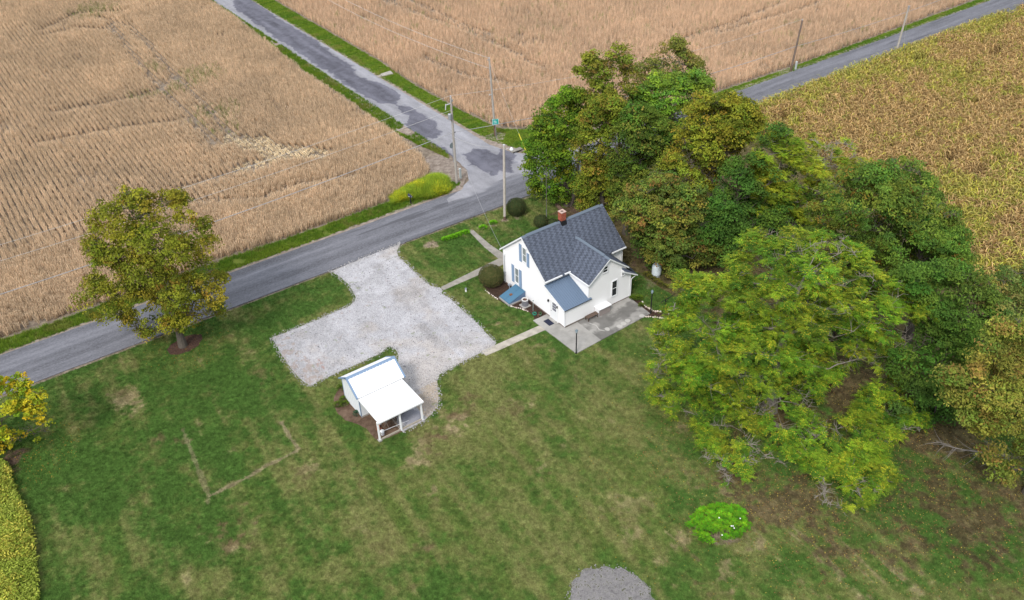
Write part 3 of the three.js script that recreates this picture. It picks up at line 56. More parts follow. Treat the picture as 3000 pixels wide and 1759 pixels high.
D.trees.shadowTree = { base: [18.33, 27.7], lobes: [[-4.27,8.74,-1.85,0.69],[-0.72,0.8,-0.5,0.75],[-0.35,11.82,-0.71,0.7],[-4.15,13.32,-3.67,0.67],[1.13,6.07,-0.14,0.74],[-5.01,4.36,-2.33,0.71],[-1.44,5.17,0.23,0.76],[-3.45,13.93,-1.78,0.67],[-2.65,10.08,-3.12,0.74],[-3.12,5.34,-3.22,0.72],[-0.96,10.16,0.5,0.7],[-3.06,1.89,-1.34,0.73],[-5.96,13.07,-3.01,0.66],[0.69,2.32,-0.87,0.75],[-1.97,7.67,-2.57,0.75],[-1.79,3.18,-0.11,0.73],[-4.27,11.05,-1.84,0.86],[-2.11,1.97,-3.03,1.0],[-4.98,6.83,-2.25,0.69],[-0.97,7.02,0.47,0.71],[-0.54,9.28,-1.6,1.51],[1.29,8.68,-0.29,0.72],[-1.3,12.79,-1.6,0.69],[-4.96,14.2,-2.45,0.66],[-4.61,4.93,-3.3,0.71],[-2.26,12.41,-2.95,0.89],[-3.34,10.31,-0.24,1.43],[-4.05,11.63,-3.73,0.68],[0.67,4.36,-0.44,0.85],[-1.14,0.8,-1.76,0.79],[-2.68,13.14,-0.4,0.86],[-2.72,6.52,-2.56,0.71],[-0.33,8.22,0.38,0.71],[-1.07,11.62,0.2,0.69],[-4.72,11.48,-2.84,0.67],[-1.65,7.49,-0.98,1.43],[-4.03,5.94,-0.93,1.41],[-1.79,1.6,-0.18,0.74],[-0.6,4.51,-1.84,1.5],[-5.47,13.22,-3.83,0.66],[-2.52,9.52,-2.26,0.87],[-2.72,1.73,-2.29,0.74],[0.6,10.11,-0.71,0.83],[-3.6,7.77,-0.44,1.46],[1.11,7.52,-0.08,0.73],[-2.81,11.83,-1.5,1.44],[-4.36,3.37,-1.67,0.72],[-0.16,1.83,-0.57,0.75],[-3.69,3.39,-2.92,0.72],[-2.14,13.12,-2.21,0.68],[-3.57,13.67,-2.57,0.67],[0.57,6.66,-1.54,1.59],[-4.14,7.43,-2.01,0.7],[-0.17,5.4,0.22,0.73],[-3.52,9.32,-1.89,0.69],[0.0,2.01,-1.99,1.5],[-2.37,3.5,-1.88,1.58],[-4.78,12.26,-4.85,0.47],[1.22,9.97,-0.29,0.44],[-2.92,7.41,-2.91,0.34],[-4.53,13.64,-3.58,0.45],[-3.34,1.74,-0.56,0.52],[-6.53,14.5,-2.91,0.49],[-6.26,5.66,-2.81,0.49],[1.16,9.29,-0.07,0.35],[-2.48,0.8,-1.39,0.53],[0.32,0.8,-0.34,0.48],[-4.28,10.58,-2.94,0.34],[0.57,0.8,-0.43,0.64],[-0.05,9.25,0.86,0.44],[-2.48,0.8,-1.3,0.43],[1.45,3.26,-0.02,0.64],[1.29,8.68,0.25,0.55],[-2.87,2.19,-3.41,0.44],[-5.28,13.45,-4.07,0.55],[-4.45,12.86,-4.68,0.51],[-5.86,6.69,-2.73,0.52],[-2.56,1.03,-0.95,0.44],[-0.43,10.19,0.54,0.39],[-1.92,0.8,-0.85,0.36]] };
D.trees.edgeTree = { base: [24.02, 30.83], lobes: [[-3.89,13.07,-2.41,0.7],[0.67,3.42,-0.51,0.78],[-5.17,8.51,-2.53,0.72],[-2.03,9.02,-0.88,0.73],[-4.41,10.67,-3.93,0.71],[-1.8,4.11,-2.32,0.76],[0.08,5.96,-1.08,0.76],[-2.03,10.97,-1.6,0.72],[-2.87,5.5,-0.79,0.8],[-5.75,12.6,-2.71,0.75],[-2.78,6.62,-3.19,0.74],[-1.98,6.73,-0.17,0.74],[-5.94,10.67,-3.06,0.7],[-4.4,6.3,-2.69,0.73],[-3.45,11.48,-3.28,0.8],[-3.59,8.86,-3.37,0.73],[-1.14,8.48,-2.48,1.43],[-4.8,10.37,-1.6,1.31],[-3.98,5.62,-1.66,0.74],[-2.1,12.66,-2.26,0.72],[-0.82,3.69,-1.43,0.77],[-2.48,7.39,-1.81,1.42],[-1.41,4.95,-0.09,0.76],[-3.91,12.97,-1.54,0.7],[-3.33,11.03,-1.11,0.71],[-0.48,7.71,-1.58,0.82],[-2.66,5.02,-3.09,0.75],[-1.35,7.47,-0.61,0.74],[-0.12,5.18,-0.53,0.77],[-5.97,12.03,-3.38,0.69],[-1.19,9.28,-1.74,0.74],[-5.74,10.88,-3.88,0.7],[-4.79,9.35,-2.64,0.71],[-1.66,11.1,-2.5,1.08],[-3.36,10.29,-2.58,1.35],[-4.99,13.08,-2.58,0.69],[-2.08,10.52,-1.12,0.37],[-3.58,11.6,-4.0,0.51],[-6.49,12.76,-3.45,0.4],[-5.53,8.91,-2.59,0.35],[-2.69,13.14,-2.3,0.38],[-0.46,2.96,-1.4,0.49],[-3.22,13.42,-1.47,0.41],[-2.05,6.64,0.33,0.42],[-3.73,13.02,-1.04,0.57],[-1.28,8.9,-1.14,0.46],[-2.69,12.91,-1.53,0.45],[-1.17,8.04,-0.7,0.38],[0.16,3.16,-0.92,0.38],[-1.7,8.85,-0.46,0.62],[-3.62,12.13,-3.69,0.56]] };
D.trees.cornerTree = { base: [14.35, 36.12], lobes: [[-0.28,3.86,-0.24,0.69],[-5.61,16.3,-2.84,0.59],[-5.28,8.63,-4.53,0.64],[-1.64,10.13,-1.36,0.65],[-4.51,6.25,-2.21,0.65],[-5.1,12.38,-4.28,0.62],[-1.39,1.62,-1.55,0.7],[-2.1,12.95,-2.58,0.63],[-1.98,7.89,-0.24,0.65],[-0.38,5.67,-2.61,1.27],[-6.52,11.59,-2.15,1.23],[-4.73,14.51,-4.16,0.61],[-7.65,12.06,-4.35,0.6],[-3.59,13.15,-1.49,0.62],[-3.74,6.24,-3.58,0.66],[-0.49,3.32,-1.71,0.73],[0.41,6.54,-1.24,0.74],[-2.06,9.52,-3.08,1.11],[-6.5,9.3,-3.18,0.62],[-3.43,5.16,-1.04,0.66],[-6.97,13.22,-3.5,0.61],[-6.37,14.53,-3.55,0.62],[-3.46,7.93,-1.58,1.09],[-3.05,14.82,-3.3,0.62],[-4.82,10.22,-4.44,0.63],[-2.1,3.37,-2.34,0.68],[-5.64,13.41,-2.3,1.06],[-2.69,7.48,-3.98,1.15],[0.62,4.65,-0.88,0.74],[-3.05,10.16,-0.56,0.72],[-4.53,15.37,-2.11,0.6],[-4.38,9.19,-2.9,1.09],[-1.11,10.62,-2.35,0.85],[-3.67,10.67,-2.02,1.09],[-5.92,15.54,-3.48,0.59],[-6.28,10.83,-5.08,0.62],[-2.44,11.66,-3.77,1.17],[-7.12,10.58,-3.84,0.61],[-2.78,5.19,-2.82,0.67],[-5.7,8.12,-2.52,0.65],[-1.32,3.75,0.36,0.68],[-3.67,3.72,-1.52,0.67],[1.2,1.58,-0.3,0.71],[-3.52,11.91,-1.12,0.62],[-2.86,6.71,-0.09,1.14],[-0.84,8.34,-0.81,0.66],[-6.31,11.16,-3.94,0.61],[-2.03,4.76,-0.6,0.71],[-4.46,13.76,-2.79,1.05],[-3.96,11.81,-3.02,1.06],[-4.49,15.1,-3.43,0.6],[-5.11,8.21,-3.78,0.64],[-2.06,8.15,-2.11,1.13],[-1.07,6.03,-0.42,0.72],[-4.78,10.42,-1.22,1.08],[-0.16,2.73,-0.88,0.7],[-4.46,13.13,-4.25,0.65],[-3.59,13.76,-2.26,0.73],[-3.82,15.53,-2.7,0.6],[-2.95,10.43,-4.12,1.14],[-0.2,8.44,-1.58,0.69],[-5.75,9.4,-1.77,1.07],[-2.18,6.38,-3.2,1.14],[-3.67,4.7,-1.91,0.66],[-5.85,12.13,-3.95,0.61],[-2.14,11.88,-1.83,0.63],[-7.79,12.66,-4.24,0.49],[-4.23,15.57,-2.38,0.45],[-3.77,15.6,-3.41,0.3],[-3.37,2.78,-1.25,0.54],[-1.92,6.9,0.45,0.4],[-5.61,14.23,-4.4,0.46],[-3.51,6.0,-4.08,0.41],[-2.79,4.55,-3.09,0.52],[-6.05,9.11,-4.25,0.3],[-4.95,10.38,-4.94,0.3],[-6.1,17.17,-2.6,0.31],[-7.03,9.39,-3.11,0.33],[0.84,1.75,-1.19,0.52],[-5.88,16.15,-3.5,0.5],[-5.69,10.1,-5.41,0.35],[-7.0,13.97,-3.89,0.49],[-7.17,10.25,-4.37,0.52],[-3.41,13.36,-1.6,0.51],[-0.15,10.39,-1.85,0.38],[-5.92,8.37,-3.49,0.43],[-3.48,2.99,-0.63,0.48],[-4.16,5.13,-2.0,0.49],[1.33,2.84,-0.23,0.5],[-1.51,3.25,-0.41,0.35],[-6.86,11.24,-5.37,0.47],[-2.67,3.82,-1.04,0.51],[-2.84,14.35,-2.22,0.49]] };
D.trees.fillTreeA = { base: [23.5, 4.66], lobes: [[-2.89,0.8,3.11,0.84],[-0.74,14.43,-1.54,0.82],[-3.47,7.23,-1.87,0.83],[2.05,4.7,1.41,0.86],[-3.7,1.75,-1.58,0.86],[-0.3,10.6,0.93,0.82],[-2.3,10.95,-2.26,0.83],[1.4,1.39,1.83,0.87],[-5.54,0.8,1.95,0.83],[-1.73,2.78,-2.97,0.91],[-3.54,14.13,-1.0,0.8],[2.02,7.46,0.62,0.86],[-2.59,6.93,1.11,1.44],[0.67,1.27,-0.29,1.66],[-1.06,13.16,0.19,0.81],[1.01,5.05,-1.9,1.64],[-3.74,0.8,-0.2,0.85],[-4.11,5.27,-1.13,0.83],[-1.69,7.96,-2.71,0.85],[-3.32,10.15,-0.11,1.38],[-2.26,2.04,1.11,1.47],[1.04,8.64,-1.85,1.51],[-1.74,12.91,-2.39,0.82],[-0.0,0.8,2.79,0.86],[1.08,10.78,-0.75,0.84],[-0.18,8.11,1.68,1.05],[3.39,1.13,0.65,0.91],[-4.84,0.8,2.32,0.83],[-1.06,0.8,3.28,0.85],[-0.92,2.98,-0.65,1.49],[-3.47,0.8,2.53,0.87],[-3.44,9.54,-1.75,0.82],[2.84,5.05,0.19,0.88],[-2.21,15.3,-0.3,0.8],[-0.45,4.4,1.44,1.47],[-1.84,5.97,-2.84,0.85],[-0.95,7.53,-0.39,1.46],[1.47,3.45,-0.33,1.52],[-3.64,12.33,-1.26,0.81],[-2.93,1.07,-3.5,0.42],[-3.15,4.97,-3.07,0.41],[-2.56,8.04,-2.75,0.67],[-4.15,1.12,-1.36,0.53],[-4.42,0.8,3.39,0.56],[-0.8,14.7,-0.44,0.66],[-4.28,10.41,-1.34,0.43],[-0.86,14.8,-1.63,0.64],[-1.79,13.85,-2.93,0.57],[-4.68,0.8,-0.69,0.53],[-3.32,8.59,-2.38,0.65],[-2.51,10.91,-2.24,0.7],[-2.79,6.81,-2.69,0.47],[-4.27,12.52,-1.29,0.68],[-5.11,0.8,0.09,0.49],[-4.32,2.75,-1.86,0.72]] };
D.trees.fillTreeB = { base: [25.29, 12.41], lobes: [[-2.87,11.44,-0.46,0.79],[-1.75,0.8,2.56,0.83],[-3.49,4.42,-2.58,0.82],[2.58,4.62,0.04,0.85],[-4.06,9.21,-2.99,0.8],[-2.46,0.92,-0.89,0.84],[0.9,8.26,-1.06,0.83],[2.11,1.89,1.41,0.86],[-2.86,6.48,0.63,1.41],[-0.39,8.36,0.97,0.81],[1.23,1.51,-1.83,1.64],[-1.48,10.24,-2.75,0.88],[0.4,5.21,1.79,0.83],[-0.66,5.79,-2.48,1.49],[-5.07,7.67,-2.24,0.8],[-2.48,0.8,0.55,0.95],[-4.05,11.48,-2.02,0.78],[-2.66,5.92,-3.5,0.83],[-1.56,2.4,1.33,1.51],[-1.66,1.3,-2.68,0.85],[-2.42,0.8,1.63,0.83],[-4.36,3.96,-1.31,0.83],[0.45,0.8,2.12,0.85],[-3.63,9.13,-0.93,1.43],[0.8,0.8,1.76,0.85],[2.56,3.51,1.26,0.85],[-0.3,4.99,-0.63,1.42],[-0.9,10.11,-1.31,0.81],[-0.93,9.85,0.07,0.81],[-2.54,11.9,-1.51,0.79],[1.31,6.79,-0.13,0.84],[-2.0,3.71,-0.5,1.6],[-0.08,3.32,0.49,1.44],[-3.41,0.8,-0.34,0.74],[-3.04,0.8,2.25,0.69],[-5.2,10.16,-2.45,0.47],[3.44,4.31,0.78,0.47],[-2.14,12.18,-1.52,0.47],[1.73,7.08,-0.26,0.74],[-2.78,12.68,-1.16,0.68],[-2.08,12.25,-1.7,0.61],[3.71,2.62,1.3,0.57],[-0.64,10.38,-0.58,0.63],[-2.59,10.64,-3.13,0.7],[-3.31,2.08,-2.52,0.45],[-4.05,0.8,1.46,0.47]] };
D.trees.fillTreeC = { base: [17.11, -1.33], lobes: [[0.95,6.06,0.95,0.84],[-3.96,3.3,-3.31,0.85],[-3.62,10.29,-1.38,0.81],[0.21,0.8,2.45,0.86],[-2.05,2.7,-0.03,0.85],[-4.21,7.17,-3.32,0.83],[2.33,2.94,2.62,0.86],[-0.21,7.43,-1.44,0.84],[-3.03,7.11,0.07,1.39],[1.04,2.92,-1.65,1.46],[0.19,0.8,-0.3,0.87],[-1.56,2.42,-2.24,0.96],[3.24,2.71,0.75,0.87],[-1.77,9.05,-2.7,0.83],[-2.13,9.15,-0.06,0.81],[-4.78,6.03,-2.06,0.84],[2.98,0.8,1.56,0.88],[-0.39,4.21,1.44,1.36],[-1.48,5.24,-3.22,1.42],[-3.73,4.05,-1.34,0.95],[1.36,4.72,1.96,0.85],[-0.85,7.48,0.49,0.83],[0.88,6.12,-0.56,0.85],[-0.45,1.41,1.09,0.86],[-4.59,8.6,-1.67,0.93],[-3.31,8.58,-2.54,0.82],[-3.28,4.68,-3.6,0.86],[2.32,4.45,0.1,0.89],[0.86,2.06,2.21,1.17],[-1.77,9.6,-1.21,0.82],[1.15,0.8,2.61,0.72],[-0.58,8.78,-2.0,0.64],[-2.52,2.35,-2.04,0.47],[-2.91,10.29,-1.98,0.61],[-2.31,2.0,0.22,0.42],[0.89,6.4,2.19,0.54],[1.02,5.73,1.89,0.46],[3.24,2.89,1.29,0.72],[1.46,6.44,1.3,0.43],[-0.41,0.8,0.53,0.68],[-5.12,7.47,-3.03,0.51],[-2.15,1.6,-3.3,0.63]] };
D.trees.underShrubA = { base: [15.23, 27.71], lobes: [[0.01,1.45,0.75,0.7],[-2.04,1.55,-1.69,0.72],[-0.33,2.78,-0.93,0.7],[1.53,2.66,0.34,0.73],[-1.36,1.38,-0.32,0.72],[-1.35,3.37,0.13,0.71],[0.57,0.8,-0.43,0.73],[1.02,2.27,1.27,0.73],[1.64,0.8,0.49,0.74],[-2.3,3.29,-0.76,0.71],[-0.38,3.88,0.63,0.71],[-0.66,1.32,-1.26,0.72],[0.27,2.96,-0.18,0.72],[-1.87,5.31,0.21,0.44],[-3.1,1.68,-1.12,0.41],[-2.12,4.3,-0.97,0.56],[2.87,0.85,1.11,0.39],[-3.33,2.8,-1.06,0.45]] };
D.trees.underShrubB = { base: [18.36, 15.87], lobes: [[1.89,2.7,1.42,0.79],[-3.95,6.32,-2.28,0.75],[-0.78,1.2,-1.15,0.79],[0.15,5.88,-0.96,0.77],[-2.67,5.56,0.11,1.0],[-2.95,8.28,-0.9,0.74],[-0.46,1.98,0.97,0.78],[-3.29,4.03,-1.35,0.76],[-0.22,5.56,0.82,0.86],[-0.79,3.82,-2.1,0.98],[1.3,0.8,0.35,0.89],[-1.36,6.69,-2.0,0.76],[1.84,3.03,-0.52,1.07],[-0.26,3.19,-0.45,1.01],[-2.02,5.37,-2.75,0.77],[-1.77,7.09,0.06,0.77],[-2.13,3.04,-2.47,0.78],[1.46,0.85,1.1,0.8],[-0.81,7.11,-0.84,0.56],[-0.23,0.8,1.14,0.42],[-3.81,8.62,-1.23,0.4],[2.55,0.92,1.47,0.39],[-0.86,7.43,-1.88,0.6],[3.65,1.67,1.1,0.51],[0.37,0.8,1.61,0.41]] };
D.trees.underShrubC = { base: [13.4, -2.81], lobes: [[-1.24,3.22,-0.15,0.8],[0.37,5.57,0.11,0.83],[1.76,2.13,0.66,0.85],[-0.04,0.8,0.76,0.85],[-0.39,3.97,-1.19,0.84],[0.1,0.82,-0.99,0.86],[-0.1,4.1,1.13,0.84],[0.82,3.56,-0.14,0.84],[-1.09,5.23,0.17,0.82],[0.29,2.25,0.03,0.82],[-1.05,1.47,-0.12,0.83],[0.68,1.88,1.08,0.81],[-0.3,2.48,-1.13,0.85],[0.39,2.27,1.6,0.65],[0.91,5.95,-0.16,0.41],[1.36,4.35,0.63,0.51],[0.82,6.27,-0.25,0.72],[0.8,4.61,0.37,0.46]] };
D.drive = [[-13.21,-22.25],[-12.96,-22.28],[-12.72,-20.63],[-12.68,-18.93],[-12.91,-17.33],[-13.07,-16.59],[-13.55,-15.96],[-14.53,-15.6],[-16.05,-15.6],[-19.31,-15.52],[-22.37,-15.57],[-22.48,-14.15],[-22.74,-12.65],[-22.83,-10.7],[-22.8,-9.07],[-22.68,-7.96],[-22.38,-7.02],[-21.35,-7.27],[-19.78,-7.3],[-17.94,-7.27],[-16.21,-7.23],[-15.31,-7.37],[-14.62,-7.74],[-14.2,-7.61],[-14.05,-6.89],[-14.29,-5.99],[-14.57,-5.49],[-15.63,-3.66],[-16.97,-1.11],[-18.7,1.3],[-18.91,2.66],[-17.8,2.72],[-16.95,2.65],[-15.93,2.33],[-15.06,1.89],[-14.42,1.05],[-13.93,0.06],[-13.42,-0.95],[-12.65,-1.58],[-11.45,-1.68],[-10.09,-1.8],[-8.21,-1.76],[-7.71,-1.62],[-6.27,-2.09],[-6.27,-2.96],[-6.19,-4.16],[-5.98,-5.82],[-5.93,-8.2],[-5.87,-10.68],[-6.07,-11.84],[-5.64,-12.52],[-6.18,-13.68],[-6.29,-15.58],[-6.15,-17.97],[-6.14,-20.21],[-5.75,-21.23],[-4.89,-22.24],[-4.5,-22.63]];
D.pathA = [[-5.55,-12.8],[1.97,-13.5],[2.91,-13.74],[1.88,-12.29],[-5.61,-12.2]];
D.pathB = [[2.61,-20.17],[2.06,-16.24],[1.97,-13.5],[2.96,-13.7],[2.82,-16.33],[3.07,-19.8]];
D.walkC = [[-8.02,-1.93],[-8.09,-1.15],[-1.55,-0.89],[-1.62,-1.78]];
D.bedHouse = [[-2.06,-10.45],[-2.38,-8.71],[-2.23,-7.41],[-2.02,-6.04],[-1.7,-5.38],[-1.33,-4.64],[-1.12,-4.03],[-1.13,-3.31],[-1.41,-2.73],[-0.23,-2.72],[0.1,-2.7],[0.1,-9.5],[0.35,-10.69],[-0.63,-11.45]];
D.bedShed = [[-20.08,-5.64],[-20.85,-5.1],[-21.48,-4.48],[-21.93,-3.52],[-22.15,-2.62],[-22.05,-1.44],[-21.43,-0.41],[-21.14,0.48],[-21.11,1.6],[-21.06,2.38],[-20.75,2.56],[-18.93,2.72],[-18.19,2.58],[-17.6,1.0],[-18,-2]];
D.bedLamp = [[7.92,0.04],[8.53,0.23],[8.61,1.28],[8.25,1.96],[8.23,2.91],[8.84,3.45],[9.33,4.03],[9.03,4.74],[8.49,4.72],[7.9,3.99],[7.12,3.28],[7.74,3.2]];
D.stonesA = [[8.51,1.34],[8.19,1.78],[8.25,2.1],[8.24,2.44],[8.28,2.67],[8.27,3.01],[8.39,3.24],[8.63,3.4],[8.78,3.61]];
D.stonesB = [[7.12,3.32],[7.36,3.47],[7.54,3.69],[7.74,3.89],[7.93,4.09],[8.11,4.31],[8.33,4.53],[8.6,4.7],[8.95,4.74],[9.17,4.38],[9.25,4.11]];
D.stonesC = [[-2.33,-9.57],[-2.38,-9.01],[-2.33,-8.61],[-2.29,-8.28],[-2.28,-7.92],[-2.24,-7.59]];
D.stonesD = [[-1.88,-5.87],[-1.79,-5.63],[-1.69,-5.4],[-1.56,-5.22],[-1.41,-4.98],[-1.33,-4.72],[-1.22,-4.52],[-1.11,-4.13]];
D.treeMulch = [[-30.86,-19.79],[-30.16,-20.45],[-29.07,-20.82],[-28.12,-20.7],[-27.44,-20.17],[-27.58,-19.42],[-28.21,-18.69],[-29.3,-18.35],[-30.22,-18.47],[-30.79,-18.91]];
D.weedsMail = [[-0.12,-32.16],[2.53,-32.91],[5.59,-33.6],[6.92,-33.25],[7.25,-31.92],[6.18,-29.64],[5.29,-28.83],[3.11,-28.92],[1.42,-29.78],[0.36,-30.46],[-1.2,-30.25]];
D.weedsCorner = [[-48.47,-15.56],[-45.84,-13.28],[-45.95,-9.16],[-45.59,-5.96],[-46.15,-1.64],[-46.79,2.37],[-50.76,-0.61]];
D.bareCorner = [[6.37,-34.24],[7.25,-31.92],[6.24,-29.6],[7.19,-28.83],[7.89,-29.3],[10.1,-31.24],[10.58,-33.05],[10.59,-35.3],[10.23,-37.91],[8.22,-38.57],[6.52,-37.07]];
D.strawPatch = [[-8.84,-62.7],[-6.16,-56.98],[-3.94,-51.8],[0.17,-46.83],[-2.73,-45.99],[-6.45,-48.37],[-9.34,-48.25],[-12.5,-48.99],[-12.39,-51.01],[-8.63,-51.07],[-8.87,-55.14],[-11.03,-58.22]];
D.tracksL = [[[-9.04,-118.55],[-8.92,-112.42],[-10.36,-99.31],[-10.74,-89.77],[-11.32,-78.71],[-11.26,-68.35],[-11.59,-58.67]],[[-9.45,-123.95],[-6.35,-115.02],[-6.86,-99.51],[-7.62,-90.02],[-7.84,-82.77],[-8.17,-72.02],[-9.07,-61.45]],[[-7.73,-86.33],[-11.7,-82.43],[-15.03,-81.77],[-19.48,-82.13],[-26.39,-83.81]],[[-13.41,-69.35],[-19.46,-71.72],[-24.71,-73.13],[-30.77,-74.23]],[[-20.02,-49.56],[-12.41,-49.21],[-9.06,-48.93]],[[-19.38,-45.23],[-12.81,-41.06],[-7.73,-41.39],[-1.66,-39.39]],[[-9.12,-114.95],[-13.78,-120.14],[-19.99,-120.06]],[[-4.84,-124.59],[-12.49,-129.18],[-16.05,-125.79],[-19.59,-123.27]]];
D.tracksR = [[[35.9,-99.68],[36.93,-83.49],[38.38,-71.33],[38.41,-61.61],[37.56,-53.0]],[[39.74,-99.65],[39.29,-79.77],[40.15,-69.83]],[[68.8,-46.26],[79.08,-46.26],[89.53,-45.82],[97.07,-46.56]],[[60.0,-47.96],[74.6,-48.44],[86.32,-49.77],[94.97,-51.56]],[[25.89,-67.24],[27.1,-57.46],[31.37,-48.81]]];
D.greenWeedL = [[-9.11,-128.73,5],[-9.26,-92.14,2.5],[-4.88,-84.09,4],[-7.92,-68.96,4],[-9.02,-62.94,2.5],[-14.33,-81.71,2],[-9.49,-81.68,3]];
D.darkPatch = [[[14.25,-118.47],[16.62,-116.42],[16.02,-101.31],[16.28,-88.74],[15.56,-79.57],[15.51,-73.12],[14.29,-69.24],[14.82,-65.84],[15.6,-62.33],[15.79,-59.94],[14.84,-56.94],[13.26,-56.14],[14.17,-53.84],[14.57,-49.52],[14.41,-46.29],[13.18,-43.15],[11.74,-42.54],[10.82,-45.07],[11.2,-47.51],[13.48,-51.39],[12.63,-53.09],[13.77,-55.72],[11.94,-57.75],[11.73,-62.2],[11.64,-65.62],[11.99,-72.36],[11.61,-76.39],[12.04,-83.19],[11.91,-90.99],[12.01,-99.95],[12.25,-107.85],[12.48,-112.8]],[[11.52,-48.66],[11.06,-44.88],[11.08,-40.9],[11.17,-38.28],[11.1,-36.28],[10.76,-36.55],[10.44,-39.3],[10.22,-42.9],[10.47,-46.26]],[[12.68,-35.81],[14.49,-36.43],[15.48,-34.79],[15.47,-32.74],[16.8,-34.14],[17.18,-32.18],[14.3,-28.19],[13.69,-30.21],[12.01,-29.27],[12.2,-31.02],[11.57,-33.09]]];
D.junction = [[11.09,-38.4],[10.83,-36.26],[10.67,-33.96],[10.37,-32.12],[8.99,-29.86],[8.4,-29.41],[6.93,-28.4],[4.5,-27.6],[4,-26.2],[9,-26.2],[14,-25.6],[22,-26.2],[26,-27.5],[24,-28.6],[20.5,-29.4],[18.6,-31.2],[17.4,-33],[16.6,-36.2],[16.5,-38.5],[10.9,-38.5]];
D.dry = [[-34.49,3.97,2.77,0.9],[-34.36,5.37,1.69,0.9],[-18.84,5.48,2.62,0.8],[-20.45,9.69,0.92,0.8],[-23.24,13.64,1.23,0.8],[-14.85,3.65,2.46,1],[-16.25,4.49,1.38,1],[-12.62,3.13,1.85,0.7],[-26.69,1.74,1.23,0.6],[-33.72,-7.3,1.85,0.7],[-26.3,-4.46,1.38,0.8],[-31.48,-3.33,1.08,0.6],[-4.72,-5.09,1.23,1],[-3.02,-3.2,0.92,0.6],[-2.65,1.89,1.23,0.8],[-2.91,0.36,1.38,0.6],[-23.6,13.63,1.23,0.5],[-35.78,-15.44,2.62,0.8],[-35.53,-13.95,1.85,0.8],[-34.97,-8.66,1.38,0.6],[-0.62,16.45,1.69,0.7],[-3.64,22.21,3.08,0.9],[-4.61,27.54,1.54,0.8],[-7.91,27.6,2.77,0.9],[-8.75,24.19,1.38,0.8],[-10.6,27.2,3.08,0.9],[-10.63,21.65,1.69,0.6],[-12.85,13.17,1.69,0.6],[-9.96,6.6,2.0,0.6],[-9.5,11.94,1.08,0.4],[-3.66,6.3,1.08,0.6],[-19.91,5.66,1.23,0.6],[-26.13,9.93,1.08,0.4],[-25.49,-10.85,1.54,0.4],[-10.89,5.58,1.08,0.5],[-10.73,24.64,1.38,0.6],[0.87,29.44,2.31,0.6],[0.93,35.88,3.85,0.6],[-9.59,19.65,2.31,0.4],[1.3,-13.78,1.54,0.3],[-2.37,-16.67,1.69,0.3],[-0.81,-4.58,1.08,0.4]];
D.stripes = [[[-0.19,25.76],[-0.35,28.29],[-0.65,30.96],[-1.0,34.15]],[[-1.64,27.54],[-1.62,30.01],[-2.15,32.76]],[[0.69,27.44],[0.21,30.29],[-0.55,34.77]],[[-9.03,22.86],[-8.96,25.97]],[[-1.61,21.72],[-1.69,26.11]]];
D.edgeLine = [[[-33.19,-8.47],[-33.55,-4.74],[-33.88,-1.79],[-34.02,-0.11],[-34.31,0.42]],[[-33.98,-0.23],[-31.22,-0.28],[-29.12,-0.54],[-26.77,-0.57],[-26.46,-0.72],[-26.5,-2.18],[-26.32,-4.41]]];
D.soilSpots = [[7.06,-19.55,0.9,1],[5.45,-19.37,0.7,0.7],[4.15,-19.85,0.7,0.7],[-1.76,-20.24,1.3,0.8],[-2.55,-20.45,0.9,0.8],[1.76,-19.89,0.5,0.6],[8.59,-19.02,1.2,0.8],[2.93,-20.05,0.4,0.6],[-6.21,25.44,1.9,0.9],[-6.83,24.07,1.0,0.8],[14.72,-16.57,2.6,0.9],[15.32,-15.5,2.4,0.9],[15.16,-2.87,5.0,0.9],[11.16,-0.41,2,0.3],[16.04,-0.26,4,0.9],[-45.85,-13.56,3.4,1],[-46.88,-12.73,3,1]];
D.leafShadeZone = [[6.39,18.84,9.5],[11.26,22.58,8],[7.28,27.45,7],[0.85,19.85,5.5],[13.78,32.4,7],[13.15,35.93,7],[15.0,0.79,5],[15.24,-4.78,5],[15.28,28.04,6],[2.01,26.0,5],[4.27,32.02,8],[7.8,36.03,8],[-1.1,25.6,6],[-0.3,30.35,5]];
D.mound = [[-18.06,23.09],[-16.84,22.1],[-15.77,22.01],[-14.46,22.58],[-13.66,23.35],[-13.29,24.57],[-13.41,25.69],[-14.15,26.87],[-16.96,25.89],[-18.68,23.86]];
D.daylily = [[-0.36,-20.18],[0.12,-20.12],[0.61,-20.06],[1.17,-20.04],[1.74,-20.02],[2.19,-19.98],[4.19,-19.6],[5.67,-19.76]];
D.culvert = [18.05,-66.28];
D.slabR = [18.21,-32.64];
D.poles = {"P1":[7.53,-30.11,7.54,10.91,-30.1],"P2":[18.65,-37.96,18.36,10.47,-38.17],"P3":[7.12,-19.62,7.29,9.12,-19.5],"P4":[65.7,-28.43,66.11,7.57,-28.14],"P5":[80.33,-21.13,80.67,8.34,-20.89]};
D.guys = {"a":[18.94,-31.45],"aT":[18.43,2.15,-31.81],"b":[81.13,-21.33]};
D.deadBranch = [[15.78,34.45],[14.93,33.02],[14.36,32.05],[13.65,30.82],[13.36,29.29]];
D.deadBase = [[16.09,33.32],[13.91,36.27]];
D.hosta = [[12.08,-1.88],[12.04,-1.36],[11.99,-0.84],[11.98,-0.3],[11.97,0.23],[11.96,0.75]];
D.litePlants = [[8.2,0.4],[8.42,0.64],[8.66,0.76],[7.97,1.75],[9.03,3.8]];
D.shedPlants = [[-20.49,-5.16],[-21.64,-3.4],[-21.18,-3.15],[-20.85,-1.41],[-20.94,-3.73]];
D.soilRightOfP4 = [66.11,-28.09];
D.ped4 = [66.62,-28.29];
D.ped1 = [9.82,-30.66];
D.pedZ = [8.64,-30.99];
D.stop = [10.33,-35.11];
D.logs = [[13.5,-18.37],[13.18,-16.86],[15.63,-17.03],[14.89,-15.27]];
D.bushes = [[8.74,-19.24],[9.42,-15.56],[-1.4,-9.53],[10.35,-14.94]];
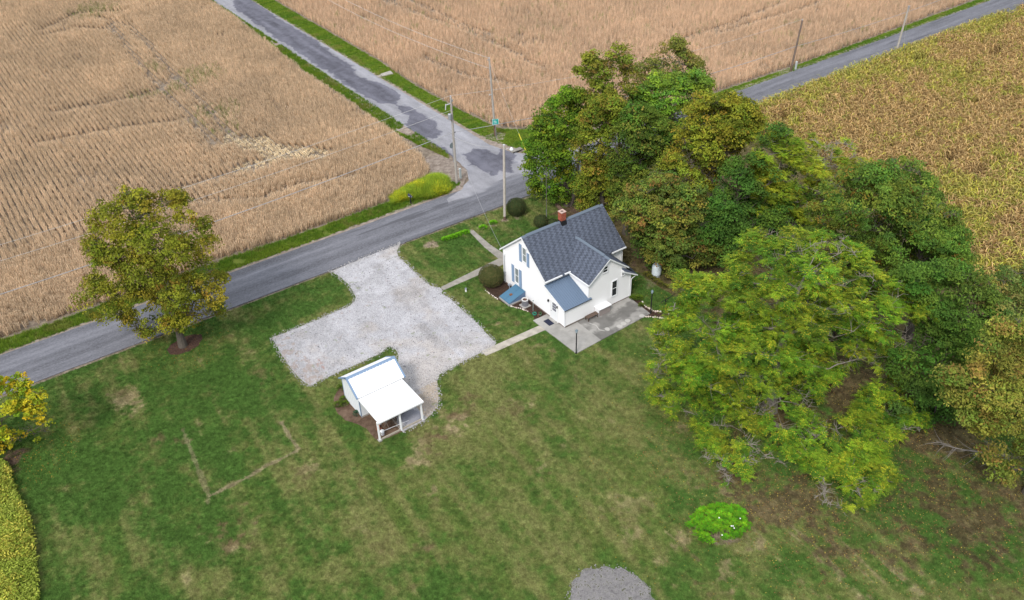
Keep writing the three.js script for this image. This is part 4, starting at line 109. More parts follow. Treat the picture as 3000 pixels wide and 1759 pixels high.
D.sign = [18.31,-37.29];
D.mail = [0.64,-29.22];
D.mailbare = [0.57,-28.92];
D.ant = [10.77,-16.72];

// ------------------------------------------------------------------ helpers
const R = (d) => d * Math.PI / 180, V = (x, y, z) => new THREE.Vector3(x, y, z);
function rng(seed) { let s = seed >>> 0; return () => { s = (s + 0x6d2b79f5) | 0; let t = Math.imul(s ^ (s >>> 15), 1 | s); t = (t + Math.imul(t ^ (t >>> 7), 61 | t)) ^ t; return ((t ^ (t >>> 14)) >>> 0) / 4294967296; }; }
const lerp = (a, b, t) => a + (b - a) * t, clamp = (x, a = 0, b = 1) => Math.min(b, Math.max(a, x));
const sm = (a, b, x) => { const t = clamp((x - a) / (b - a)); return t * t * (3 - 2 * t); };
const mix = (a, b, t) => [lerp(a[0], b[0], t), lerp(a[1], b[1], t), lerp(a[2], b[2], t)];
function hash(x, y, s) { let h = Math.imul(x, 374761393) + Math.imul(y, 668265263) + Math.imul(s, 1274126177); h = Math.imul(h ^ (h >>> 13), 1274126177); return ((h ^ (h >>> 16)) >>> 0) / 4294967296; }
function vn(x, y, s = 0, per = 0) {
  let xi = Math.floor(x), yi = Math.floor(y); const fx = x - xi, fy = y - yi, u = fx * fx * (3 - 2 * fx), v = fy * fy * (3 - 2 * fy);
  let x1 = xi + 1, y1 = yi + 1;
  if (per) { xi = ((xi % per) + per) % per; x1 = ((x1 % per) + per) % per; yi = ((yi % per) + per) % per; y1 = ((y1 % per) + per) % per; }
  return lerp(lerp(hash(xi, yi, s), hash(x1, yi, s), u), lerp(hash(xi, y1, s), hash(x1, y1, s), u), v);
}
function fbm(x, y, o = 4, s = 0, per = 0) { let a = 0.5, r = 0, n = 0; for (let i = 0; i < o; i++) { r += a * vn(x, y, s + i * 17, per); n += a; a *= 0.55; x *= 2; y *= 2; per *= 2; } return r / n; }
function inPoly(x, z, P) { let r = false; for (let i = 0, j = P.length - 1; i < P.length; j = i++) { const [x1, y1] = P[i], [x2, y2] = P[j]; if ((y1 > z) !== (y2 > z) && x < (x2 - x1) * (z - y1) / (y2 - y1) + x1) r = !r; } return r; }
function dLine(x, z, L) { let m = 1e9; for (let i = 0; i + 1 < L.length; i++) { const [ax, az] = L[i], [bx, bz] = L[i + 1], dx = bx - ax, dz = bz - az, t = clamp(((x - ax) * dx + (z - az) * dz) / (dx * dx + dz * dz)); m = Math.min(m, Math.hypot(x - ax - t * dx, z - az - t * dz)); } return m; }
const edgeDist = (x, z, P) => dLine(x, z, [...P, P[0]]);
function box2(P, pad = 0) { const xs = P.map((p) => p[0]), zs = P.map((p) => p[1]); return [Math.min(...xs) - pad, Math.min(...zs) - pad, Math.max(...xs) + pad, Math.max(...zs) + pad]; }

const LUT = new Uint8Array(4097); for (let i = 0; i <= 4096; i++) { const c = i / 4096; LUT[i] = Math.round(255 * (c <= 0.0031308 ? c * 12.92 : 1.055 * Math.pow(c, 1 / 2.4) - 0.055)); }
function colorTex(w, h, fn) {                       // fn(column, row) -> linear colour
  const d = new Uint8Array(w * h * 4);
  for (let y = 0; y < h; y++) for (let x = 0; x < w; x++) { const c = fn(x, y), i = (y * w + x) * 4; d[i] = LUT[clamp(c[0]) * 4096 | 0]; d[i + 1] = LUT[clamp(c[1]) * 4096 | 0]; d[i + 2] = LUT[clamp(c[2]) * 4096 | 0]; d[i + 3] = 255; }
  const t = new THREE.DataTexture(d, w, h); t.colorSpace = THREE.SRGBColorSpace; return texSet(t);
}
function greyTex(w, h, fn) { const d = new Uint8Array(w * h * 4); for (let y = 0; y < h; y++) for (let x = 0; x < w; x++) { const c = clamp(fn(x, y)) * 255, i = (y * w + x) * 4; d[i] = d[i + 1] = d[i + 2] = c; d[i + 3] = 255; } return texSet(new THREE.DataTexture(d, w, h)); }
function texSet(t) { t.wrapS = t.wrapT = THREE.RepeatWrapping; t.magFilter = THREE.LinearFilter; t.minFilter = THREE.LinearFilter; t.needsUpdate = true; return t; }
function rep(t, sx, sy = sx) { const c = t.clone(); c.repeat.set(1 / sx, 1 / sy); c.needsUpdate = true; return c; }
const mat = (o) => { const q = { roughness: 0.9, metalness: 0, ...o }; q.specularIntensity ??= q.roughness >= 0.85 ? 0.15 : 0.8; return new THREE.MeshPhysicalMaterial(q); };
const rgb = (r, g, b) => new THREE.Color().setRGB(r, g, b);

const taken = new Map();
function numbered(n) { const k = taken.get(n) ?? 0; taken.set(n, k + 1); return k ? `${n}_${String(k).padStart(3, '0')}` : n; }
function thing(name, label, category, [x, y, z] = [0, 0, 0], turn = 0, group) {
  const o = new THREE.Group(); o.name = numbered(name); o.position.set(x, y, z); o.rotation.y = turn;
  o.userData = { label, category }; if (group) o.userData.group = group; scene.add(o); return o;
}
function obj(name, geo, m, parent = scene) { const o = new THREE.Mesh(geo, m); o.name = parent === scene ? numbered(name) : partName(name, parent); o.castShadow = o.receiveShadow = true; parent.add(o); return o; }
function partName(name, parent) { parent.userData_names ??= new Map(); const k = parent.userData_names.get(name) ?? 0; parent.userData_names.set(name, k + 1); return k ? `${name}_${String(k).padStart(3, '0')}` : name; }
function tag(o, label, category, group, kind) { o.userData = { label, category }; if (group) o.userData.group = group; if (kind) o.userData.kind = kind; return o; }
function struct(name, geo, m, label, category) { const o = obj(name, geo, m); o.userData = { kind: 'structure', label, category }; return o; }
function sub(name, parent) { const g = new THREE.Group(); g.name = partName(name, parent); parent.add(g); return g; }

// Bag: collects faces with uv in metres and optional vertex colours
class Bag {
  constructor() { this.p = []; this.u = []; this.c = []; this.col = [1, 1, 1]; }
  color(c) { this.col = c; return this; }
  tri(a, b, c, ua = [0, 0], ub = [1, 0], uc = [0, 1]) { this.p.push(...a, ...b, ...c); this.u.push(...ua, ...ub, ...uc); this.c.push(...this.col, ...this.col, ...this.col); return this; }
  quad(a, b, c, d) {
    const lu = Math.hypot(b[0] - a[0], b[1] - a[1], b[2] - a[2]), lv = Math.hypot(d[0] - a[0], d[1] - a[1], d[2] - a[2]), o = (a[0] + a[1] * 1.7 + a[2] * 2.3) % 1;
    this.tri(a, b, c, [o, o], [o + lu, o], [o + lu, o + lv]); return this.tri(a, c, d, [o, o], [o + lu, o + lv], [o, o + lv]);
  }
  hexa(v) { const [a, b, c, d, e, f, g, h] = v; return this.quad(d, c, b, a).quad(e, f, g, h).quad(a, b, f, e).quad(b, c, g, f).quad(c, d, h, g).quad(d, a, e, h); } // a..d bottom, e..h top (counter-clockwise from above)
  box(x0, y0, z0, x1, y1, z1) { return this.hexa([[x0, y0, z1], [x1, y0, z1], [x1, y0, z0], [x0, y0, z0], [x0, y1, z1], [x1, y1, z1], [x1, y1, z0], [x0, y1, z0]]); }
  cbox(cx, cy, cz, sx, sy, sz, m) { // box about a centre, turned by a matrix
    const q = []; for (const [i, j, k] of [[-1, -1, 1], [1, -1, 1], [1, -1, -1], [-1, -1, -1], [-1, 1, 1], [1, 1, 1], [1, 1, -1], [-1, 1, -1]]) { const v = V(i * sx / 2, j * sy / 2, k * sz / 2); if (m) v.applyMatrix4(m); q.push([v.x + cx, v.y + cy, v.z + cz]); } return this.hexa(q);
  }
  tube(pts, rad, seg = 6, cap = true) {
    const P = pts.map((p) => (p.isVector3 ? p : V(...p))), rings = []; let ref = null;
    for (let i = 0; i < P.length; i++) {
      const t = P[Math.min(i + 1, P.length - 1)].clone().sub(P[Math.max(i - 1, 0)]).normalize();
      if (!ref) ref = Math.abs(t.y) < 0.9 ? V(0, 1, 0) : V(1, 0, 0);
      const a = V().crossVectors(t, ref).normalize(), b = V().crossVectors(a, t).normalize(); ref = b;
      const r = Array.isArray(rad) ? rad[i] : rad, g = [];
      for (let k = 0; k < seg; k++) { const f = k / seg * 2 * Math.PI; g.push([P[i].x + r * (Math.cos(f) * a.x + Math.sin(f) * b.x), P[i].y + r * (Math.cos(f) * a.y + Math.sin(f) * b.y), P[i].z + r * (Math.cos(f) * a.z + Math.sin(f) * b.z)]); }
      rings.push(g);
    }
    for (let i = 0; i + 1 < rings.length; i++) for (let k = 0; k < seg; k++) { const n = (k + 1) % seg; this.quad(rings[i][n], rings[i][k], rings[i + 1][k], rings[i + 1][n]); }
    if (cap) for (const [g, f] of [[rings[0], 0], [rings[rings.length - 1], 1]]) for (let k = 1; k + 1 < seg; k++) f ? this.tri(g[0], g[k + 1], g[k]) : this.tri(g[0], g[k], g[k + 1]);
    return this;
  }
  geo(smooth = false) {
    const g = new THREE.BufferGeometry();
    g.setAttribute('position', new THREE.Float32BufferAttribute(this.p, 3)); g.setAttribute('uv', new THREE.Float32BufferAttribute(this.u, 2)); g.setAttribute('color', new THREE.Float32BufferAttribute(this.c, 3));
    g.computeVertexNormals(); return g;
  }
  build(name, m, parent) { return obj(name, this.geo(), m, parent); }
}
const bag = () => new Bag();
function lathe(profile, seg = 16) { const g = new THREE.LatheGeometry(profile.map((p) => new THREE.Vector2(...p)), seg); return g; }
const pole = (a, b, r0, r1, seg = 10) => bag().tube([a, b], [r0, r1], seg).geo();

// a flat sheet with a slightly wandering outline; uv in metres
function wobble(P, amp, step = 0.5, s = 1) {
  if (!amp) return P; const out = [];
  for (let i = 0; i < P.length; i++) { const [ax, az] = P[i], [bx, bz] = P[(i + 1) % P.length], L = Math.hypot(bx - ax, bz - az), n = Math.max(1, Math.round(L / step)), nx = -(bz - az) / L, nz = (bx - ax) / L;
    for (let k = 0; k < n; k++) { const t = k / n, x = ax + (bx - ax) * t, z = az + (bz - az) * t, o = amp * (fbm(x * 1.1 + 31, z * 1.1 + 77, 4, s) - 0.5) * 2.4; out.push([x + nx * o, z + nz * o]); } }
  return out;
}
function sheetGeo(P, y, depth = 0) {
  const c = P.map((p) => new THREE.Vector2(p[0], p[1])); const ccw = !THREE.ShapeUtils.isClockWise(c); if (!ccw) { c.reverse(); }
  const f = THREE.ShapeUtils.triangulateShape(c, []); const pos = [], uv = [];
  for (const [a, b, d] of f) for (const k of [a, d, b]) { pos.push(c[k].x, y, c[k].y); uv.push(c[k].x, c[k].y); }
  if (depth) for (let i = 0; i < c.length; i++) { const a = c[i], b = c[(i + 1) % c.length]; for (const [q, yy] of [[a, y], [b, y], [b, y - depth], [a, y], [b, y - depth], [a, y - depth]]) { pos.push(q.x, yy, q.y); uv.push(q.x + q.y, yy); } }
  const g = new THREE.BufferGeometry(); g.setAttribute('position', new THREE.Float32BufferAttribute(pos, 3)); g.setAttribute('uv', new THREE.Float32BufferAttribute(uv, 2)); g.computeVertexNormals(); return g;
}
function uvBox(g, x0, z0, x1, z1) { const p = g.attributes.position, u = g.attributes.uv; for (let i = 0; i < p.count; i++) u.setXY(i, (p.getX(i) - x0) / (x1 - x0), (p.getZ(i) - z0) / (z1 - z0)); return g; }

// ------------------------------------------------------------------ tiling textures
const TILE = {};
{
  TILE.soil = colorTex(512, 512, (x, y) => { const a = fbm(x / 32, y / 32, 5, 3, 16), b = vn(x / 3, y / 3, 9, 170); return mix([0.125, 0.10, 0.078], [0.31, 0.255, 0.195], clamp(a * 1.5 - 0.35 + (b - 0.5) * 0.5)); });
  TILE.pale = colorTex(512, 512, (x, y) => { const a = fbm(x / 64, y / 64, 6, 23, 8), b = hash(x >> 1, y >> 1, 4); return mix([0.19, 0.15, 0.12], [0.40, 0.34, 0.29], clamp(a * 1.7 - 0.4 + (b - 0.5) * 0.5)); });
  TILE.mulch = colorTex(512, 512, (x, y) => { const a = fbm(x / 8, y / 20, 4, 5, 64), b = hash(x >> 1, y >> 2, 8); return mix([0.028, 0.018, 0.014], [0.16, 0.10, 0.075], clamp(a * 1.2 - 0.35 + (b - 0.4) * 0.7)); });
  TILE.redmulch = colorTex(512, 512, (x, y) => { const a = fbm(x / 8, y / 20, 4, 45, 64), b = hash(x >> 1, y >> 2, 18); return mix([0.05, 0.030, 0.024], [0.20, 0.118, 0.088], clamp(a * 1.2 - 0.3 + (b - 0.4) * 0.6)); });
  TILE.gravel = colorTex(1024, 1024, (x, y) => { const b = hash(x >> 1, y >> 1, 8), e = hash(x, y, 2), a = fbm(x / 128, y / 128, 4, 5, 8); const v = 0.46 + (b - 0.5) * 0.24 + (e - 0.5) * 0.16 + (a - 0.5) * 0.16; return b < 0.03 ? [0.13, 0.11, 0.10] : [v * 0.985, v * 0.97, v * 1.01]; });
  TILE.gravelH = greyTex(512, 512, (x, y) => hash(x >> 1, y >> 1, 8) * 0.7 + 0.3 * hash(x, y, 7));
  TILE.concrete = colorTex(1024, 1024, (x, y) => { const a = fbm(x / 128, y / 128, 6, 11, 8), b = hash(x, y, 4); const v = 0.34 + (a - 0.5) * 0.24 + (b - 0.5) * 0.05; return [v, v * 0.965, v * 0.90]; });
  TILE.wood = colorTex(256, 512, (x, y) => { const a = fbm(x / 4, y / 64, 4, 21, 64), b = fbm(x / 32, y / 128, 3, 22, 8); const v = 0.20 + (a - 0.5) * 0.20 + (b - 0.5) * 0.1; return [v, v * 0.93, v * 0.84]; });
  TILE.grassH = greyTex(512, 512, (x, y) => fbm(x / 6, y / 6, 3, 31, 0));
  TILE.grain = greyTex(256, 256, (x, y) => 0.55 + 0.45 * hash(x, y, 77));
}

// ------------------------------------------------------------------ ground
struct('ground', (() => { const g = new THREE.PlaneGeometry(4000, 4000).rotateX(-Math.PI / 2); const u = g.attributes.uv; for (let i = 0; i < u.count; i++) u.setXY(i, u.getX(i) * 4000 / 9, u.getY(i) * 4000 / 9); g.translate(0, -0.06, 0); return g; })(),
  mat({ map: TILE.soil, bumpMap: rep(TILE.grassH, 1), bumpScale: 0.03, color: rgb(1, 1, 1) }), 'tan bare field soil and crop litter under the dry crops', 'field soil');

// colour of the mown lawn at a place: turf mixed from lush, olive and thin growth, with straw, thatch and litter (its dark tone also paints tree shade) where the photograph shows them
const LAWN = [-62, -22.5, 46, 62];
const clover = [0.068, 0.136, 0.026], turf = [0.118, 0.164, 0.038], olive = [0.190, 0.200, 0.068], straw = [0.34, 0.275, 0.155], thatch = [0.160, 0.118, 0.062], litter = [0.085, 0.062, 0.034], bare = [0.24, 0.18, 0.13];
function lawnMix(x, z) {
  const a = fbm(x * 0.11 + 9, z * 0.11, 4, 40), b = fbm(x * 0.5, z * 0.5 + 20, 4, 50), c = fbm(x * 2.3, z * 2.3, 3, 60);
  const st = fbm((x + z * 0.09) * 1.15, z * 0.09, 3, 70);               // the mower's runs, down towards the viewer
  let k = mix(clover, turf, sm(0.32, 0.62, -0.10 * sm(-16, -38, x) + a * 0.5 + b * 0.5 + (c - 0.5) * 0.3));
  k = mix(k, olive, sm(0.42, 0.74, b * 0.38 + st * 0.46 + c * 0.24 + (a - 0.5) * 0.45 - 0.07 * sm(-16, -38, x)));
  let pale = 0, dry = sm(0.70, 0.92, b * 0.45 + c * 0.3 + st * 0.37) * 0.6, red = 0;
  for (const [px, pz, r, s] of D.dry) { const q = Math.hypot(x - px, z - pz) / (r * 1.25); if (q < 1.6) dry = Math.max(dry, s * sm(0.50, 0.95, (1.25 - q) * 0.62 + (b - 0.5) * 1.1 + (c - 0.5) * 0.9)); }
  for (const L of D.stripes) { const q = dLine(x, z, L); if (q < 1) dry = Math.max(dry, 0.55 * sm(0.3, 0.8, 0.9 - q * 3.4 + (c - 0.5) * 1.1 + (b - 0.5) * 0.8)); }
  if (x > -8 && z > 19) dry = Math.max(dry, 0.7 * sm(0.60, 0.78, fbm((x + z * 0.09) * 1.25 + 40, z * 0.10, 3, 75) + (c - 0.5) * 0.30 + (b - 0.5) * 0.22 - 0.04) * sm(-8, -3, x));
  for (let i = 0; i < 2; i++) { const q = dLine(x, z, D.edgeLine[i]); if (q < 0.8) pale = Math.max(pale, (i ? 0.85 : 0.5) * sm(0.40, 0.8, 1.15 - q * 3.6 + (c - 0.5) * 1.2 + (b - 0.5) * 0.4)); }
  k = mix(k, mix(straw, thatch, sm(0.4, 0.6, fbm(x * 0.35, z * 0.35, 3, 90))), clamp(dry)); if (pale) k = mix(k, [0.30, 0.255, 0.15], pale);
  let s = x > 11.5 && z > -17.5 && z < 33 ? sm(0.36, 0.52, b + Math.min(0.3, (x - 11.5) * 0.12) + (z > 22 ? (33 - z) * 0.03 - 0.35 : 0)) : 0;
  for (const [px, pz, r] of D.leafShadeZone) { const q = Math.hypot(x - px, z - pz) / r; if (q < 1.3) s = Math.max(s, sm(0.42, 0.72, (1.1 - q) * 0.55 + (b - 0.5) * 0.9 + (c - 0.5) * 0.7 + 0.12)); }
  if (s) k = mix(k, mix(thatch, litter, sm(0.35, 0.65, c)), s * 0.85);  // leaf litter, its dark tone also painting in shade below the trees
  for (const [px, pz, r, w] of D.soilSpots) { const q = Math.hypot(x - px, z - pz) / r; if (q < 1.3) { const t = w * sm(0.45, 0.7, (1.15 - q) * 0.7 + (b - 0.5) * 0.7 + (c - 0.5) * 0.6); if (t > 0) k = mix(k, r > 2.2 ? mix([0.075, 0.050, 0.036], [0.16, 0.11, 0.08], c) : mix(bare, [0.36, 0.29, 0.22], c), t); } }
  return k;
}
{
  const W = 2048, H = 1602, [x0, z0, x1, z1] = LAWN;
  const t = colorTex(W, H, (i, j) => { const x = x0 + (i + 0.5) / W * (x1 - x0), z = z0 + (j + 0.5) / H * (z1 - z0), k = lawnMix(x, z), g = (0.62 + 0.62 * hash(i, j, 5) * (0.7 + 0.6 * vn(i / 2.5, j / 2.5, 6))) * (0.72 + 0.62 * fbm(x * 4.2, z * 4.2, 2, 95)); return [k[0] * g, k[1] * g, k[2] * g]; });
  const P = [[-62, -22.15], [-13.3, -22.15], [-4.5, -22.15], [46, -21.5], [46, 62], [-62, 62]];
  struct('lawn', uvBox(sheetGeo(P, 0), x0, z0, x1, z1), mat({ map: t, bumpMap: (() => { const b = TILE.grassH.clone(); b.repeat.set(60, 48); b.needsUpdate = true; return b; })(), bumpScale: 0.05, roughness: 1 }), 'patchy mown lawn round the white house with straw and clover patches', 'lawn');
}

// ------------------------------------------------------------------ roads
const roadNear = (x) => -22.39 + 0.004 * x, roadFar = (x) => -28.42 + 0.004 * x;
function asphalt(x, z) {           // worn chip seal of the main road
  const n = fbm(x * 0.05, z * 1.6, 4, 100), m = fbm(x * 0.7, z * 2.5, 4, 110), g = hash(Math.floor(x * 24), Math.floor(z * 30), 3), t = (z - roadFar(x)) / 6;
  let v = 0.142 + (n - 0.5) * 0.11 + (m - 0.5) * 0.05 + (g - 0.5) * 0.08;
  const tracks = Math.exp(-Math.pow((t - 0.24) / 0.07, 2)) + Math.exp(-Math.pow((t - 0.76) / 0.07, 2)) + Math.exp(-Math.pow((t - 0.4) / 0.05, 2)); v += 0.018 * tracks * (n * 1.5);
  const tar = sm(0.64, 0.74, fbm(x * 0.16 + 3, z * 1.9, 4, 130)) * sm(0.45, 0.6, fbm(x * 0.05, z * 0.3, 2, 131)); v = lerp(v, 0.085, tar * 0.75);
  return [v * 0.965, v * 0.975, v * 1.09];
}
function chip(x, z) {              // pale loose chip seal with dark bleeding tar, side road and junction
  const n = fbm(x * 0.9, z * 0.12, 4, 140), m = fbm(x * 1.3, z * 1.3, 5, 150), g = hash(Math.floor(x * 30), Math.floor(z * 20), 13);
  let v = 0.262 + (n - 0.5) * 0.16 + (m - 0.5) * 0.08 + (g - 0.5) * 0.08, dark = 0;
  for (const P of D.darkPatch) { const e = edgeDist(x, z, P) * (inPoly(x, z, P) ? 1 : -1); dark = Math.max(dark, sm(-0.22, 0.22, e + 0.22 + (m - 0.5) * 1.5 + (n - 0.5) * 0.8)); }
  const d = 0.118 + (n - 0.5) * 0.10 + (m - 0.5) * 0.07 + (g - 0.5) * 0.05;
  v = lerp(v, d, dark); return [v * 0.98, v * 0.975, v * (1.05 + 0.12 * dark)];
}
{
  const x0 = -64, x1 = 140, W = 2048, H = 512, zA = -29, zB = -21.6;
  const t = colorTex(W, H, (i, j) => asphalt(x0 + (i + 0.5) / W * (x1 - x0), zA + (j + 0.5) / H * (zB - zA)));
  const P = [[x0, roadFar(x0)], [x1, roadFar(x1)], [x1, roadNear(x1)], [x0, roadNear(x0)]];
  struct('road', uvBox(sheetGeo(wobble(P, 0.06, 0.8, 7), 0.03, 0.08), x0, zA, x1, zB), mat({ map: t, bumpMap: rep(TILE.gravelH, 3), bumpScale: 0.004, roughness: 0.95 }), 'grey asphalt road running past the house from left edge to upper right', 'road');
  const a0 = 8.5, a1 = 19, b0 = -170, b1 = -28.2, s = colorTex(512, 2048, (i, j) => chip(a0 + (i + 0.5) / 512 * (a1 - a0), b0 + (j + 0.5) / 2048 * (b1 - b0)));
  const Q = [[10.9, b0], [16.72, b0], [16.6, -37.5], [10.9, -37.5]];
  struct('road', uvBox(sheetGeo(wobble(Q, 0.12, 0.8, 8), 0.026, 0.08), a0, b0, a1, b1), mat({ map: s, bumpMap: rep(TILE.gravelH, 3), bumpScale: 0.004, roughness: 0.95 }), 'pale side road with long dark tar patches between the tan fields', 'road');
  const c = box2(D.junction, 0.6), jt = colorTex(1024, 640, (i, j) => { const x = lerp(c[0], c[2], (i + 0.5) / 1024), z = lerp(c[1], c[3], (j + 0.5) / 640); const f = sm(-0.7, 0.5, z + 27.4 - 0.10 * Math.abs(x - 13) + 1.3 * (fbm(x * 0.45, z * 1.5, 4, 160) - 0.5) * 1.6); return mix(chip(x, z), asphalt(x, z), f); });
  struct('road_junction', uvBox(sheetGeo(wobble(D.junction, 0.14, 0.5, 9), 0.036), c[0], c[1], c[2], c[3]), mat({ map: jt, bumpMap: rep(TILE.gravelH, 3), bumpScale: 0.004, roughness: 0.95 }), 'pale flared junction where the side road meets the main road', 'road junction');
}

// ------------------------------------------------------------------ gravel, paths, patio, beds
{
  const c = box2(D.drive, 1), W = 1024, H = 1400;
  const t = colorTex(W, H, (i, j) => {
    const x = lerp(c[0], c[2], (i + 0.5) / W), z = lerp(c[1], c[3], (j + 0.5) / H), a = fbm(x * 0.3, z * 0.3, 4, 200), b = fbm(x * 2, z * 2, 3, 210), g = hash(i, j, 3), h = hash(i >> 1, j >> 1, 4);
    let v = 0.395 + (a - 0.5) * 0.13 + (b - 0.5) * 0.10 + (g - 0.5) * 0.22 + (h - 0.5) * 0.20; if (h < 0.06) v = 0.16;
    const lane = Math.min(Math.abs(x + 9.9 + 0.12 * (z + 12)), Math.abs(x + 8.1 + 0.12 * (z + 12))); if (z < -4) v *= 1 - 0.10 * sm(0.55, 0.15, lane + (b - 0.5) * 0.6);
    let k = [v * 0.985, v * 0.97, v * 1.01];
    const dust = sm(0.45, 0.75, fbm(x * 0.35 + 50, z * 0.35, 4, 220) + (x > -15.8 && x < -10 && z > -9 ? 0.10 : -0.05) + (x > -16.5 && z > -0.4 ? 0.4 : 0)); k = mix(k, [v * 0.86, v * 0.70, v * 0.52], dust * (x > -16.5 && z > -1 ? 0.8 : 0.34));
    const dirty = sm(0.5, 0.7, fbm(x * 0.5 + 7, z * 0.5, 5, 230) + (x < -17 && z > -15 && z < -8 ? 0.12 : 0)); k = mix(k, [v * 0.68, v * 0.67, v * 0.68], dirty * 0.45);
    const rust = sm(0.58, 0.80, fbm(x * 3.2 + z, z * 1.6, 4, 240) + 0.42 * (1 - Math.hypot((x + 20.5) / 0.9, (z + 9.3) / 1.7)) - 0.20); k = mix(k, [0.29, 0.17, 0.145], rust * 0.65);
    const leafy = sm(0.60, 0.75, fbm(x * 2.6, z * 2.6, 4, 250) + (x < -21 ? 0.10 : -0.12) + (z > -9 && x < -18 ? 0.05 : 0)); k = mix(k, [0.26, 0.19, 0.15], leafy * 0.5);
    const weed = sm(0.66, 0.78, fbm(x * 1.8 + 40, z * 1.8, 4, 260) - 0.06); k = mix(k, [0.15, 0.18, 0.07], weed * 0.5);
    return k;
  });
  struct('gravel_drive', uvBox(sheetGeo(wobble(D.drive, 0.10, 0.35, 11), 0.022), c[0], c[1], c[2], c[3]), mat({ map: t, bumpMap: rep(TILE.gravelH, 3), bumpScale: 0.015, roughness: 1 }), 'pale limestone gravel drive and parking pad in front of the shed', 'driveway');
  const shoulder = (P, s, l) => struct('gravel_shoulder', sheetGeo(wobble(P, 0.28, 0.5, s), 0.014), mat({ map: rep(TILE.pale, 3), bumpMap: rep(TILE.gravelH, 3), bumpScale: 0.02, roughness: 1 }), l, 'road shoulder');
  shoulder([[-60, -28.95], [-20, -28.9], [2, -29.1], [7.5, -29.6], [7.5, -28], [-60, -28]], 21, 'pale crumbling gravel shoulder along the far edge of the main road');
  shoulder([[21, -29.2], [45, -28.9], [132, -28.35], [132, -27.7], [21, -28]], 22, 'thin pale shoulder beside the road past the trees');
  shoulder([[10.3, -165], [10.3, -74], [10.0, -62], [9.2, -50], [9.9, -42], [11.2, -38], [11.2, -165]], 23, 'narrow pale gravel shoulder on the left side of the side road');
  shoulder([[16.4, -165], [17.0, -165], [17.2, -70], [17.2, -40], [18.8, -32.6], [21, -30.6], [26, -30], [26, -29], [17, -33], [16.4, -38]], 24, 'pale gravel edge on the right side of the side road');
  const slab = (n, P, y, l, cat, s, tint = [1, 1, 1]) => struct(n, sheetGeo(wobble(P, 0.025, 0.6, s), y, 0.12), mat({ map: rep(TILE.concrete, 3), color: rgb(...tint), bumpMap: rep(TILE.grain, 0.3), bumpScale: 0.003 }), l, cat);
  slab('concrete_path', D.pathA, 0.048, 'narrow concrete path from the gravel drive to the house front', 'path', 31, [0.80, 0.77, 0.72]);
  slab('concrete_path', D.pathB, 0.054, 'narrow concrete path leading from the house towards the road', 'path', 32, [0.80, 0.77, 0.73]);
  slab('concrete_path', D.walkC, 0.050, 'short pale concrete walk from the drive to the patio', 'path', 33, [1.12, 1.06, 0.96]);
  // patio: stained slab, round pale ghosts of pots along its outer edge
  const P = [[-1.62, -2.72], [-1.5, 3.56], [7.78, 3.22], [8.0, -0.02], [0.02, -0.02], [0.02, -2.7]], b = box2(P), ghosts = [[4.18, 2.95], [4.75, 2.85], [5.35, 2.75], [3.0, 2.6], [6.9, 3.0]];
  const pt = colorTex(1024, 680, (i, j) => {
    const x = lerp(b[0], b[2], (i + 0.5) / 1024), z = lerp(b[1], b[3], (j + 0.5) / 680), a = fbm(x * 0.6, z * 0.6, 5, 300), m = fbm(x * 2.2, z * 2.2, 4, 310), g = hash(i, j, 9);
    let v = 0.32 + (a - 0.5) * 0.20 + (m - 0.5) * 0.10 + (g - 0.5) * 0.05;
    const damp = sm(0.46, 0.66, fbm(x * 0.55 + 4, z * 0.75, 5, 320) + (x > 1.5 && z > 0 ? 0.10 : -0.22)); v = lerp(v, v * 0.48, damp * 0.9);
    for (const [px, pz] of ghosts) { const q = Math.hypot(x - px, z - pz); v = lerp(v, 0.47, sm(0.30, 0.22, q + (m - 0.5) * 0.2) * 0.75); }
    const crack = dLine(x, z, [[2.3, 0.9], [2.55, 1.5], [2.35, 2.2], [2.6, 2.6]]); if (crack < 0.05) v = lerp(v, 0.5, 0.6);
    return [v, v * 0.965, v * 0.90];
  });
  struct('patio', uvBox(sheetGeo(wobble(P, 0.02, 0.8, 34), 0.075, 0.14), b[0], b[1], b[2], b[3]), mat({ map: pt, bumpMap: rep(TILE.grain, 0.02), bumpScale: 0.004 }), 'weathered stained concrete patio wrapping the house corner', 'patio');
  const bed = (n, P, m, y, l, s, w = 0.12) => struct(n, sheetGeo(wobble(P, w, 0.3, s), y), m, l, 'planting bed');
  const mulch = mat({ map: rep(TILE.mulch, 1.6), bumpMap: rep(TILE.gravelH, 2), bumpScale: 0.04, roughness: 1 });
  bed('mulch_bed', D.bedHouse, mulch, 0.016, 'dark mulch bed along the left house wall under bush and cellar hatch', 41);
  bed('mulch_bed', D.bedLamp, mulch, 0.018, 'small dark mulch bed at the patio corner ringed by pale stones', 42);
  bed('straw_bed', D.bedShed, mat({ map: rep(TILE.pale, 2.2), color: rgb(0.62, 0.5, 0.42), bumpMap: rep(TILE.gravelH, 3), bumpScale: 0.05, roughness: 1 }), 0.018, 'bare brown bed of dead stalks along the left side of the shed', 43);
  bed('mulch_bed', D.treeMulch, mat({ map: rep(TILE.redmulch, 1.6), bumpMap: rep(TILE.gravelH, 2), bumpScale: 0.05, roughness: 1 }), 0.02, 'reddish mulch ring round the maple trunk by the road', 44);
  const ash = colorTex(512, 512, (x, y) => { const a = fbm(x / 40, y / 40, 5, 71), b2 = fbm(x / 12, y / 12, 4, 72), v = 0.27 + (a - 0.5) * 0.26 + (b2 - 0.5) * 0.16 + (hash(x, y, 5) - 0.5) * 0.16; return mix([v * 1.03, v * 0.98, v * 0.97], [0.10, 0.105, 0.05], sm(0.56, 0.70, a * 0.5 + b2 * 0.5)); });
